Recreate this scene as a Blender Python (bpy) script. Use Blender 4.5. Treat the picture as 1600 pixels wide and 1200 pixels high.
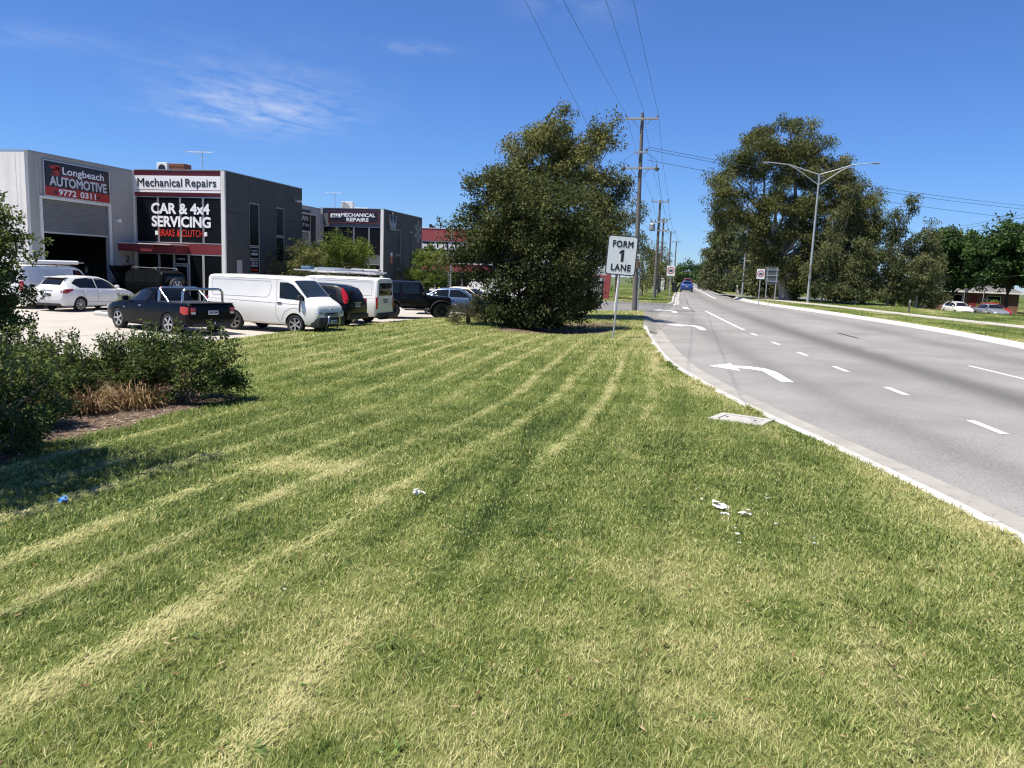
import bpy, bmesh, math, random
import numpy as np
from mathutils import Vector, Matrix, Euler
R = math.radians
random.seed(7); rng = np.random.default_rng(11)
for o in list(bpy.data.objects): bpy.data.objects.remove(o)
SC = bpy.context.scene
COL = SC.collection

# ------------------------------------------------------------------ camera
CZ = 2.25
cd = bpy.data.cameras.new('camera'); cam = bpy.data.objects.new('camera', cd); COL.objects.link(cam)
cd.sensor_width = 36.0; cd.lens = 27.0; cd.clip_start = 0.05; cd.clip_end = 6000
cam.matrix_world = (Matrix.Translation((0, 0, CZ)) @ Matrix.Rotation(R(12.305), 4, 'Z')
                    @ Matrix.Rotation(R(90 - 8.264), 4, 'X') @ Matrix.Rotation(R(2.2), 4, 'Z'))
SC.camera = cam

# ------------------------------------------------------------------ sky and sun
SUN_EL = R(68)
SUN_AZ = math.atan2(-0.79, -0.61)          # sun stands left of and slightly behind the viewer
SV = Vector((math.sin(SUN_AZ) * math.cos(SUN_EL), math.cos(SUN_AZ) * math.cos(SUN_EL), math.sin(SUN_EL)))
W = bpy.data.worlds.new('World'); SC.world = W; W.use_nodes = True
nt = W.node_tree; nt.nodes.clear()
def nd(nt, t, **k):
    n = nt.nodes.new(t)
    for a, v in k.items():
        if a.startswith('i_'): n.inputs[int(a[2:])].default_value = v
        else: setattr(n, a, v)
    return n
def math_n(nt, op, a, b=None, c=None):
    n = nt.nodes.new('ShaderNodeMath'); n.operation = op
    for i, v in enumerate((a, b, c)):
        if v is None: continue
        if isinstance(v, (int, float)): n.inputs[i].default_value = v
        else: nt.links.new(v, n.inputs[i])
    return n.outputs[0]
sky = nd(nt, 'ShaderNodeTexSky', sky_type='NISHITA', sun_disc=False, sun_elevation=SUN_EL, sun_rotation=SUN_AZ % (2 * math.pi))
sky.altitude = 20; sky.air_density = 1.0; sky.dust_density = 0.0; sky.ozone_density = 10.0
tc = nd(nt, 'ShaderNodeTexCoord'); sep = nd(nt, 'ShaderNodeSeparateXYZ'); nt.links.new(tc.outputs['Generated'], sep.inputs[0])
zc = math_n(nt, 'MAXIMUM', sep.outputs[2], 0.02)
U = math_n(nt, 'DIVIDE', sep.outputs[0], zc); V = math_n(nt, 'DIVIDE', sep.outputs[1], zc)
cmb = nd(nt, 'ShaderNodeCombineXYZ'); nt.links.new(U, cmb.inputs[0]); nt.links.new(V, cmb.inputs[1])
mp = nd(nt, 'ShaderNodeMapping'); mp.inputs['Rotation'].default_value = (0, 0, R(32)); mp.inputs['Scale'].default_value = (1.0, 0.62, 1)
nt.links.new(cmb.outputs[0], mp.inputs[0])
n1 = nd(nt, 'ShaderNodeTexNoise'); n1.inputs['Scale'].default_value = 4.2; n1.inputs['Detail'].default_value = 9; n1.inputs['Roughness'].default_value = 0.62; n1.inputs['Distortion'].default_value = 0.35
nt.links.new(mp.outputs[0], n1.inputs[0])
wisp = nd(nt, 'ShaderNodeMapRange'); wisp.inputs[1].default_value = 0.36; wisp.inputs[2].default_value = 0.88; nt.links.new(n1.outputs[0], wisp.inputs[0])
def patch(u, v, ru, rv, rot, amp):          # one drift of cirrus at (u, v) on the cloud plane
    m = nd(nt, 'ShaderNodeMapping'); m.vector_type = 'TEXTURE'
    m.inputs['Location'].default_value = (u, v, 0); m.inputs['Rotation'].default_value = (0, 0, rot); m.inputs['Scale'].default_value = (ru, rv, 1)
    nt.links.new(cmb.outputs[0], m.inputs[0])
    l = nd(nt, 'ShaderNodeVectorMath', operation='LENGTH'); nt.links.new(m.outputs[0], l.inputs[0])
    g = math_n(nt, 'MULTIPLY', l.outputs['Value'], l.outputs['Value'])
    g = math_n(nt, 'POWER', 2.718, math_n(nt, 'MULTIPLY', g, -1.0))
    return math_n(nt, 'MULTIPLY', g, amp)
tot = None
cl = [(-2.8, 4.75, 0.50, 1.0, R(30), 0.75), (-3.5, 4.95, 0.12, 0.3, R(-35), 0.5), (-1.3, 3.5, 0.10, 0.16, R(-60), 0.42), (-3.1, 3.15, 0.40, 0.2, R(20), 0.22),
      (-0.5, 3.0, 0.22, 0.25, R(10), 0.2), (2.6, -2.4, 1.1, 0.7, R(40), 0.5), (-2.2, -4.0, 0.9, 1.3, R(15), 0.5), (5.5, 0.6, 0.8, 0.6, R(70), 0.4)]
for a in cl:
    p_ = patch(*a); tot = p_ if tot is None else math_n(nt, 'ADD', tot, p_)
den = math_n(nt, 'MULTIPLY', wisp.outputs[0], tot)
den = math_n(nt, 'MINIMUM', den, 0.8)
mix = nd(nt, 'ShaderNodeMix', data_type='RGBA'); nt.links.new(den, mix.inputs[0]); sat = nd(nt, 'ShaderNodeMix', data_type='RGBA', blend_type='MULTIPLY'); sat.inputs[0].default_value = 1.0; sat.inputs[7].default_value = (0.81, 1.0, 1.34, 1)   # the camera's vivid rendering of a clear sky
nt.links.new(sky.outputs[0], sat.inputs[6]); nt.links.new(sat.outputs[2], mix.inputs[6])
mix.inputs[7].default_value = (8.2, 8.6, 9.4, 1)
bg = nd(nt, 'ShaderNodeBackground'); bg.inputs['Strength'].default_value = 0.063
nt.links.new(mix.outputs[2], bg.inputs[0])
wo = nd(nt, 'ShaderNodeOutputWorld'); nt.links.new(bg.outputs[0], wo.inputs[0])
sl = bpy.data.lights.new('sun', 'SUN'); sl.energy = 4.9; sl.angle = R(0.53); sl.color = (1.0, 0.93, 0.81)
so = bpy.data.objects.new('sun', sl); COL.objects.link(so); so.location = (-20, -10, 60)
so.rotation_euler = (-SV).to_track_quat('-Z', 'Y').to_euler()
VS = SC.view_settings
SC.display_settings.display_device = 'sRGB'
VS.view_transform = 'Standard'; VS.look = 'None'; VS.exposure = 0.75; VS.gamma = 1.0; VS.use_curve_mapping = False
SC.render.engine = 'CYCLES'; SC.cycles.use_denoising = True; SC.cycles.max_bounces = 5; SC.cycles.transparent_max_bounces = 6
SC.cycles.diffuse_bounces = 2; SC.cycles.glossy_bounces = 3; SC.cycles.transmission_bounces = 4
SC.cycles.caustics_reflective = False; SC.cycles.caustics_refractive = False
SC.cycles.filter_width = 1.2; SC.cycles.use_adaptive_sampling = True; SC.cycles.adaptive_threshold = 0.02

# ------------------------------------------------------------------ materials
MATS = {}
def mat(name, col, rough=0.7, metal=0.0, var=0.0, vscale=3.0, bump=0.0, bscale=40.0, coat=0.0, spec=0.5, col2=None, emit=None, streak=0.0):
    if name in MATS: return MATS[name]
    m = bpy.data.materials.new(name); m.use_nodes = True; t = m.node_tree; p = t.nodes['Principled BSDF']
    p.inputs['Base Color'].default_value = (*col, 1); p.inputs['Roughness'].default_value = rough; p.inputs['Metallic'].default_value = metal
    p.inputs['Coat Weight'].default_value = coat; p.inputs['Coat Roughness'].default_value = 0.06; p.inputs['Specular IOR Level'].default_value = spec
    if var > 0 or bump > 0 or streak > 0:
        g = nd(t, 'ShaderNodeNewGeometry')
    if var > 0 or streak > 0:
        n = nd(t, 'ShaderNodeTexNoise'); n.inputs['Scale'].default_value = vscale; n.inputs['Detail'].default_value = 7; n.inputs['Roughness'].default_value = 0.65
        t.links.new(g.outputs['Position'], n.inputs[0])
        mr = nd(t, 'ShaderNodeMapRange'); mr.inputs[1].default_value = 0.28; mr.inputs[2].default_value = 0.72
        t.links.new(n.outputs[0], mr.inputs[0])
        mx = nd(t, 'ShaderNodeMix', data_type='RGBA'); t.links.new(mr.outputs[0], mx.inputs[0])
        c2 = col2 if col2 else tuple(c * (1 - var) for c in col)
        hi = col if col2 else tuple(min(1, c * (1 + var * 0.6)) for c in col)
        mx.inputs[6].default_value = (*c2, 1); mx.inputs[7].default_value = (*hi, 1)
        out = mx.outputs[2]
        if streak > 0:       # rain streaks running down a wall
            mp2 = nd(t, 'ShaderNodeMapping'); mp2.inputs['Scale'].default_value = (2.2, 2.2, 0.12); t.links.new(g.outputs['Position'], mp2.inputs[0])
            n3 = nd(t, 'ShaderNodeTexNoise'); n3.inputs['Scale'].default_value = 1.6; n3.inputs['Detail'].default_value = 6; t.links.new(mp2.outputs[0], n3.inputs[0])
            mr3 = nd(t, 'ShaderNodeMapRange'); mr3.inputs[1].default_value = 0.5; mr3.inputs[2].default_value = 0.75; mr3.inputs[3].default_value = 0; mr3.inputs[4].default_value = streak
            t.links.new(n3.outputs[0], mr3.inputs[0])
            mx3 = nd(t, 'ShaderNodeMix', data_type='RGBA', blend_type='MULTIPLY'); t.links.new(mr3.outputs[0], mx3.inputs[0]); t.links.new(out, mx3.inputs[6]); mx3.inputs[7].default_value = (0.5, 0.48, 0.44, 1)
            out = mx3.outputs[2]
        t.links.new(out, p.inputs['Base Color'])
    if bump > 0:
        n2 = nd(t, 'ShaderNodeTexNoise'); n2.inputs['Scale'].default_value = bscale; n2.inputs['Detail'].default_value = 5
        t.links.new(g.outputs['Position'], n2.inputs[0])
        b = nd(t, 'ShaderNodeBump'); b.inputs['Strength'].default_value = bump; b.inputs['Distance'].default_value = 0.02
        t.links.new(n2.outputs[0], b.inputs['Height']); t.links.new(b.outputs[0], p.inputs['Normal'])
    if emit:
        p.inputs['Emission Color'].default_value = (*emit[0], 1); p.inputs['Emission Strength'].default_value = emit[1]
    MATS[name] = m; return m
def tint_mat(name, ramp, rough=0.6, trans=0.3, spec=0.25, instancer=False, vary=0.0):
    """foliage: colour from the 'tint' attribute (0..1) of each leaf or tuft, part of the light passing through"""
    m = bpy.data.materials.new(name); m.use_nodes = True; t = m.node_tree; p = t.nodes['Principled BSDF']; out = t.nodes['Material Output']
    a = nd(t, 'ShaderNodeAttribute', attribute_type='INSTANCER' if instancer else 'GEOMETRY', attribute_name='tint')
    fac = a.outputs['Fac']
    if instancer:
        a2 = nd(t, 'ShaderNodeAttribute', attribute_type='GEOMETRY', attribute_name='blade')
        fac = math_n(t, 'ADD', fac, math_n(t, 'MULTIPLY', math_n(t, 'SUBTRACT', a2.outputs['Fac'], 0.5), vary))
    cr = nd(t, 'ShaderNodeValToRGB'); els = cr.color_ramp.elements
    while len(els) < len(ramp): els.new(0.5)
    for e, (pos, c) in zip(els, ramp): e.position = pos; e.color = (*c, 1)
    t.links.new(fac, cr.inputs[0])
    p.inputs['Roughness'].default_value = rough; p.inputs['Specular IOR Level'].default_value = spec
    t.links.new(cr.outputs[0], p.inputs['Base Color'])
    if trans > 0:
        tr = nd(t, 'ShaderNodeBsdfTranslucent'); hs = nd(t, 'ShaderNodeHueSaturation'); hs.inputs['Saturation'].default_value = 1.15; hs.inputs['Value'].default_value = 1.1
        t.links.new(cr.outputs[0], hs.inputs['Color']); t.links.new(hs.outputs[0], tr.inputs[0])
        ms = nd(t, 'ShaderNodeMixShader'); ms.inputs[0].default_value = trans
        t.links.new(p.outputs[0], ms.inputs[1]); t.links.new(tr.outputs[0], ms.inputs[2]); t.links.new(ms.outputs[0], out.inputs[0])
    return m

# ------------------------------------------------------------------ object helpers
def tag(o, label=None, cat=None, group=None, kind=None):
    if label: o['label'] = label
    if cat: o['category'] = cat
    if group: o['group'] = group
    if kind: o['kind'] = kind
    return o
def empty(name, loc, rz=0.0, label=None, cat=None, group=None):
    o = bpy.data.objects.new(name, None); COL.objects.link(o); o.location = loc; o.rotation_euler = (0, 0, rz)
    o.empty_display_size = 0.2
    return tag(o, label, cat, group)
def copy_tree(o, parent=None):
    c = o.copy(); COL.objects.link(c); c.parent = parent
    for ch in list(o.children): copy_tree(ch, c)
    return c
def add_obj(name, me, parent=None):
    o = bpy.data.objects.new(name, me); COL.objects.link(o)
    if parent is not None: o.parent = parent
    return o
class MB:
    """collects faces and links them as ONE mesh object"""
    def __init__(s): s.v = []; s.f = []; s.m = []; s.mi = 0
    def add(s, vs, fs):
        b = len(s.v); s.v += [tuple(map(float, v)) for v in vs]
        for f in fs: s.f.append(tuple(b + i for i in f)); s.m.append(s.mi)
        return s
    def box(s, x0, x1, y0, y1, z0, z1):
        v = [(x, y, z) for z in (z0, z1) for y in (y0, y1) for x in (x0, x1)]
        return s.add(v, [(0, 2, 3, 1), (4, 5, 7, 6), (0, 1, 5, 4), (2, 6, 7, 3), (0, 4, 6, 2), (1, 3, 7, 5)])
    def bbox(s, x0, x1, y0, y1, z0, z1, b=0.02):      # chamfered box
        bm = bmesh.new(); bmesh.ops.create_cube(bm, size=1.0)
        bmesh.ops.scale(bm, vec=(x1 - x0, y1 - y0, z1 - z0), verts=bm.verts)
        bmesh.ops.translate(bm, vec=((x0 + x1) / 2, (y0 + y1) / 2, (z0 + z1) / 2), verts=bm.verts)
        bmesh.ops.bevel(bm, geom=bm.edges[:], offset=b, segments=2, affect='EDGES', profile=0.6)
        bm.verts.index_update(); s.add([v.co[:] for v in bm.verts], [[v.index for v in f.verts] for f in bm.faces]); bm.free(); return s
    def tube(s, pts, rad, n=8, cap=True):
        pts = [Vector(p) for p in pts]
        if isinstance(rad, (int, float)): rad = [rad] * len(pts)
        vs = []; fs = []
        up = Vector((0.13, 0.21, 0.97))
        for i, p in enumerate(pts):
            d = (pts[min(i + 1, len(pts) - 1)] - pts[max(i - 1, 0)])
            if d.length < 1e-9: d = Vector((0, 0, 1))
            d.normalize()
            if abs(d.dot(up)) > 0.97: up = Vector((0.9, 0.3, 0.1))
            a = d.cross(up).normalized(); b = d.cross(a).normalized()
            for k in range(n):
                t = 2 * math.pi * k / n
                vs.append(p + (a * math.cos(t) + b * math.sin(t)) * rad[i])
        for i in range(len(pts) - 1):
            for k in range(n):
                fs.append((i * n + k, i * n + (k + 1) % n, (i + 1) * n + (k + 1) % n, (i + 1) * n + k))
        if cap:
            fs.append(tuple(range(n))[::-1]); fs.append(tuple((len(pts) - 1) * n + k for k in range(n)))
        return s.add(vs, fs)
    def lathe(s, prof, n=20, axis='z', o=(0, 0, 0)):
        vs = []; fs = []
        for (r, h) in prof:
            for k in range(n):
                t = 2 * math.pi * k / n; a, b = r * math.cos(t), r * math.sin(t)
                p = (a, b, h) if axis == 'z' else ((a, h, b) if axis == 'y' else (h, a, b))
                vs.append((p[0] + o[0], p[1] + o[1], p[2] + o[2]))
        for i in range(len(prof) - 1):
            for k in range(n): fs.append((i * n + k, i * n + (k + 1) % n, (i + 1) * n + (k + 1) % n, (i + 1) * n + k))
        fs.append(tuple(range(n))[::-1]); fs.append(tuple((len(prof) - 1) * n + k for k in range(n)))
        return s.add(vs, fs)
    def poly3(s, pts, d):      # flat polygon pts (3D) given thickness vector d
        n = len(pts); a = [Vector(p) for p in pts]; b = [p + Vector(d) for p in a]
        return s.add(a + b, [tuple(range(n))[::-1], tuple(range(n, 2 * n))] + [(i, (i + 1) % n, n + (i + 1) % n, n + i) for i in range(n)])
    def build(s, name, mats, parent=None, smooth=None, world=True, fix=True):
        off = Vector(parent.location) if (parent is not None and world) else Vector((0, 0, 0))
        if parent is not None and world and parent.parent is not None:
            off = off + Vector(parent.parent.location)
        me = bpy.data.meshes.new(name)
        me.from_pydata([(x - off.x, y - off.y, z - off.z) for x, y, z in s.v], [], s.f)
        if not isinstance(mats, (list, tuple)): mats = [mats]
        for m in mats: me.materials.append(m)
        if len(mats) > 1: me.polygons.foreach_set('material_index', s.m)
        if fix:
            bm = bmesh.new(); bm.from_mesh(me); bmesh.ops.recalc_face_normals(bm, faces=bm.faces); bm.to_mesh(me); bm.free()
        if smooth is not None:
            me.polygons.foreach_set('use_smooth', [True] * len(me.polygons)); me.set_sharp_from_angle(angle=R(smooth))
        me.update()
        return add_obj(name, me, parent)
def wpos(o):
    p = Vector(o.location)
    if o.parent is not None: p = p + Vector(o.parent.location)
    return p
def raw_mesh(name, v, f, mats, attrs=None, smooth=False):
    """big numpy mesh; f is (n,3) or (n,4)"""
    me = bpy.data.meshes.new(name); v = np.asarray(v, np.float32); f = np.asarray(f, np.int32)
    me.vertices.add(len(v)); me.vertices.foreach_set('co', v.ravel())
    k = f.shape[1]; me.loops.add(f.size); me.loops.foreach_set('vertex_index', f.ravel())
    me.polygons.add(len(f)); me.polygons.foreach_set('loop_start', np.arange(0, f.size, k, dtype=np.int32))
    if smooth: me.polygons.foreach_set('use_smooth', np.ones(len(f), bool))
    for a, val in (attrs or {}).items():
        val = np.asarray(val, np.float32)
        if val.ndim == 1:
            at = me.attributes.new(a, 'FLOAT', 'POINT'); at.data.foreach_set('value', val)
        else:
            at = me.attributes.new(a, 'FLOAT_COLOR', 'POINT'); at.data.foreach_set('color', np.c_[val, np.ones(len(val), np.float32)].ravel())
    for m in (mats if isinstance(mats, (list, tuple)) else [mats]): me.materials.append(m)
    me.update(); me.validate()
    return me
def text(name, s, size_wh, origin, right, up, m, parent, bold=0.0, depth=0.008, gap=0.004, spacing=1.0, align='fit'):
    """lettering laid on a wall: fitted into width x height, lower left corner at origin"""
    cu = bpy.data.curves.new('lettering', 'FONT'); cu.body = s; cu.size = 1.0; cu.extrude = 0.0; cu.space_character = spacing; cu.resolution_u = 3
    ob = bpy.data.objects.new('lettering', cu); COL.objects.link(ob)
    me = bpy.data.meshes.new_from_object(ob.evaluated_get(bpy.context.evaluated_depsgraph_get()))
    bpy.data.objects.remove(ob); bpy.data.curves.remove(cu)
    n = len(me.vertices); co = np.zeros(n * 3, np.float32); me.vertices.foreach_get('co', co); co = co.reshape(-1, 3)
    lo = co.min(0); hi = co.max(0); w, h = size_wh; br = bold * 2.0 * h; w -= 2 * br; h -= 2 * br
    u = (co[:, 0] - lo[0]) / max(1e-6, hi[0] - lo[0]) * w; v = (co[:, 1] - lo[1]) / max(1e-6, hi[1] - lo[1]) * h
    right = Vector(right); up = Vector(up); nn = right.cross(up)
    o = Vector(origin) - (wpos(parent) if parent is not None else Vector((0, 0, 0))) + (right + up) * br
    P = np.array(o)[None] + u[:, None] * np.array(right)[None] + v[:, None] * np.array(up)[None] + np.array(nn)[None] * (gap + depth)
    me.vertices.foreach_set('co', P.astype(np.float32).ravel()); me.materials.clear(); me.materials.append(m); me.update()
    bm = bmesh.new(); bm.from_mesh(me)
    r = bmesh.ops.extrude_face_region(bm, geom=bm.faces[:])
    bmesh.ops.translate(bm, vec=-nn * depth, verts=[e for e in r['geom'] if isinstance(e, bmesh.types.BMVert)])
    bmesh.ops.recalc_face_normals(bm, faces=bm.faces); bm.to_mesh(me); bm.free()
    if br > 0:      # heavier strokes: the outline repeated round a small circle, each layer a hair further out
        nf = [tuple(f.vertices) for f in me.polygons]; v0 = np.zeros(len(me.vertices) * 3, np.float32); me.vertices.foreach_get('co', v0); v0 = v0.reshape(-1, 3)
        fr_ = [f for f in nf if all(i >= 0 for i in f)]; vs = [v0]; fs = list(nf); nrm = np.array(nn); d0 = v0 @ nrm; top = d0.max(); ftop = [f for f in nf if min(d0[i] for i in f) > top - depth * .3]
        for k in range(10):
            a = 2 * math.pi * k / 10; b = sum(len(q) for q in vs)
            vs.append(v0 + np.array(right * (br * math.cos(a)) + up * (br * math.sin(a)) + nn * (.0006 * (k + 1)))[None]); fs += [tuple(b + i for i in f) for f in ftop]
        me2 = bpy.data.meshes.new(name); me2.from_pydata([tuple(q) for q in np.concatenate(vs)], [], fs); me2.materials.append(m); bm = bmesh.new(); bm.from_mesh(me2); bmesh.ops.delete(bm, geom=[q for q in bm.verts if not q.link_faces], context='VERTS'); bm.to_mesh(me2); bm.free(); me = me2
    return add_obj(name, me, parent)

# ------------------------------------------------------------------ numpy noise and interpolation
def _h(ix, iy, s):
    n = (ix.astype(np.int64) * 374761393 + iy.astype(np.int64) * 668265263 + s * 982451653) & 0x7fffffff
    n = ((n ^ (n >> 13)) * 1274126177) & 0x7fffffff
    return ((n ^ (n >> 16)) & 0xffff) / 65535.0
def vnoise(x, y, s=0):
    ix = np.floor(x); iy = np.floor(y); fx = x - ix; fy = y - iy
    fx = fx * fx * (3 - 2 * fx); fy = fy * fy * (3 - 2 * fy)
    a = _h(ix, iy, s); b = _h(ix + 1, iy, s); c = _h(ix, iy + 1, s); d = _h(ix + 1, iy + 1, s)
    return (a * (1 - fx) + b * fx) * (1 - fy) + (c * (1 - fx) + d * fx) * fy
def fbm(x, y, s=0, o=4):
    t = np.zeros_like(x, dtype=float); a = 0.5; tot = 0
    for i in range(o): t += a * vnoise(x * 2 ** i, y * 2 ** i, s + i * 17); tot += a; a *= 0.55
    return t / tot
def smst(a, b, x):
    t = np.clip((np.asarray(x, float) - a) / (b - a), 0, 1); return t * t * (3 - 2 * t)

# ------------------------------------------------------------------ lie of the land (world: +Y runs along the road, z = 0 on the near road)
def zr(y): return 0.42 * smst(28, 72, y)
def lerpt(tab):
    a = np.array(tab, float); return lambda y: np.interp(y, a[:, 0], a[:, 1])
def smooth_tab(tab, step=0.5, k=5):
    f = lerpt(tab); ys = np.arange(tab[0][0], tab[-1][0] + step, step); xs = f(ys)
    ker = np.ones(k) / k; p = np.pad(xs, k // 2, mode='edge'); xs2 = np.convolve(p, ker, 'valid')
    return lambda y: np.interp(y, ys, xs2)
KL = smooth_tab([(-60, 9.5), (-20, 5.6), (0, 3.75), (4, 3.4), (6, 3.15), (7.1, 2.96), (8.6, 2.6), (10.55, 2.03), (12.7, 1.34), (15.84, .51), (20, -.35), (24, -.82), (28.6, -1.24), (33, -1.6), (38, -1.86), (46.2, -2.25)], .5, 5)    # back of the left kerb
RK = smooth_tab([(-60, 24), (-10, 16.6), (10, 14.6), (25, 13.6), (34, 13.2), (40.5, 12.75), (47, 11.5), (54.4, 9.5), (60, 7.9), (64.3, 6.65), (70.2, 5.65), (76, 5.3), (90, 5.0), (120, 4.6), (160, 4.4), (420, 4.2)], .5, 9)  # right edge of the asphalt
FL = smooth_tab([(57.0, -.62), (58.5, -.45), (60, -.3), (73, -.45), (108, -.6), (160, -.9), (420, -1.2)], .5, 3)     # left edge of the asphalt beyond the side road
GUT = 0.78
LOTX = -13.0
LX = smooth_tab([(-60, -13.2), (16, -13.2), (22, -13.4), (27, -12.95), (29, -12.7), (33.3, -11.9), (38, -11.2), (46.3, -10.6)], .5, 7)   # edge of the concrete
def lot_z(y): return -0.15 + 0.32 * smst(40, 62, y)
def lawn_z(x, y):
    k = KL(y); edge = zr(y) + 0.14
    t = np.clip((k - x) / (k - LX(y)), 0, 1)
    z = edge * (1 - t) + (lot_z(y) + 0.10) * t
    z = z + 0.50 * np.exp(-((x + 1.2) ** 2 / 26.0 + (y - 0.5) ** 2 / 52.0)) * smst(0.0, 1.6, k - x)
    z = z - 0.22 * np.exp(-((x + 4.6) ** 2 / 3.0 + (y - 31.5) ** 2 / 8.0))       # shallow swale by the big tree
    z = z + 0.05 * (fbm(x * .6, y * .6, 3, 3) - .5) * smst(0.0, 1.0, k - x)
    return z
def bed_mask(x, y):      # mulch bed under the hedge, 1 inside
    c = np.stack([np.asarray(x, float), np.asarray(y, float)])
    nx = x + 1.1 * (fbm(x * .9, y * .9, 31, 3) - .5); ny = y + 1.1 * (fbm(x * .9, y * .9, 37, 3) - .5)
    # polygon-like: band from the lot edge to the hedge front
    front = np.interp(ny, [3, 5.0, 6.3, 7.3, 8.6, 9.6, 10.8, 11.8, 12.4], [-5.8, -6.3, -6.6, -6.95, -6.95, -6.9, -7.0, -7.8, -9.5])
    m = smst(0.0, 0.25, front - nx) * smst(-12.9, -12.7, nx) * (1 - smst(12.2, 12.7, ny)) * smst(-14, -12, ny)
    m2 = np.exp(-(((nx + 5.0) / 2.3) ** 4 + ((ny - 30.6) / 2.6) ** 4)); m3 = np.exp(-(((nx + 4.2) / 1.5) ** 4 + ((ny - 34.5) / 1.1) ** 4))
    return np.maximum(m, np.maximum(smst(.3, .6, m2), .8 * smst(.3, .6, m3)))
def grass_look(x, y):
    """0 = deep green, 0.5 = light green, 1 = straw; returns tint and the share of loose clippings"""
    wob = 0.14 * np.sin(y * 0.33 + 0.6) - .1 + 0.28 * (fbm(x * .25, y * .25, 5, 3) - .5)
    u = x + wob + .07 * (fbm(x * 4, y * 2.2, 29, 3) - .5) + .18 * (vnoise(np.floor(x / .84), y * .07, 8) - .5)
    ph = (u + 2.3) / 0.84 + .5
    fr = ph - np.floor(ph); idx = np.floor(ph)
    wid = 0.085 + 0.06 * _h(idx, idx * 0, 9)
    amp = 0.55 + 0.6 * _h(idx, idx * 0 + 3, 4)
    clip = np.exp(-np.abs((fr - 0.5 + .05 * (fbm(x * 3, y * 1.2, 19, 3) - .5)) / wid) ** 3) * amp; edge = np.exp(-((np.abs(fr - .5) - .21) / .055) ** 2) * amp
    clip = clip * smst(0.27, 0.56, fbm(x * .6 + 7, y * .18, 12, 4)) * (0.25 + 1.4 * smst(.3, .7, fbm(x * 4.5, y * 2.0, 41, 4)))
    side = smst(0.6, -1.6, x - 0.03 * y) * (0.35 + 0.65 * smst(40, 20, y))
    clip = clip * (0.15 + 0.85 * side)
    dark = np.exp(-((fr - 0.02 - (fr > .5)) / 0.13) ** 2) * (0.4 + 0.6 * fbm(x, y * .3, 22, 3))
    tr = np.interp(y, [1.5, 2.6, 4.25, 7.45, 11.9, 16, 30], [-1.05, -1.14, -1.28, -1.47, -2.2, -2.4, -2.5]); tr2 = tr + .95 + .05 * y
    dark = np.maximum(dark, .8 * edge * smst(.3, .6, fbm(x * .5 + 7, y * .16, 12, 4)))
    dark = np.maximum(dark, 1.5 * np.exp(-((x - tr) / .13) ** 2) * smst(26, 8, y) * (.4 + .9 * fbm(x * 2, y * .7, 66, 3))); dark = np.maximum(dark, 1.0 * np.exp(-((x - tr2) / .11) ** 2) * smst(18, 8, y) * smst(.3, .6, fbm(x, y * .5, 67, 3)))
    dry = smst(0.50, 0.70, fbm(x * .75 + 3, y * .75, 51, 5)) * 0.62 + 0.34 * smst(.5, .8, fbm(x * 2.1, y * 2.1, 77, 4))
    kerbdry = np.exp(-np.clip(KL(y) - x, 0, 50) / 0.9) * smst(.35, .6, fbm(x * .9, y * .5, 61, 3)) * .75
    fgdry = smst(6.0, 2.0, np.hypot(x - 0.6, y - 1.2)) * smst(.40, .66, fbm(x * 1.5, y * 1.5, 95, 5)) * .8
    spot = np.exp(-(((x + 3.45) / .62) ** 2 + ((y - 6.85) / .38) ** 2)) * .9
    far = 0.22 * smst(9, 22, y)
    t = 0.38 + .08 * smst(9, 2.5, np.hypot(x, y)) + 0.24 * (fbm(x * 1.6, y * 1.6, 71, 5) - .5) * 2 - 0.22 * dark * (.4 + .6 * side) + 0.21 * clip + 0.14 * dry + .5 * kerbdry + .36 * fgdry + .45 * spot + far * (0.4 + fbm(x * .3, y * .2, 14, 3))
    return np.clip(t, 0.02, 1.0), np.clip(clip + .5 * spot, 0, 1)

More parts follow.
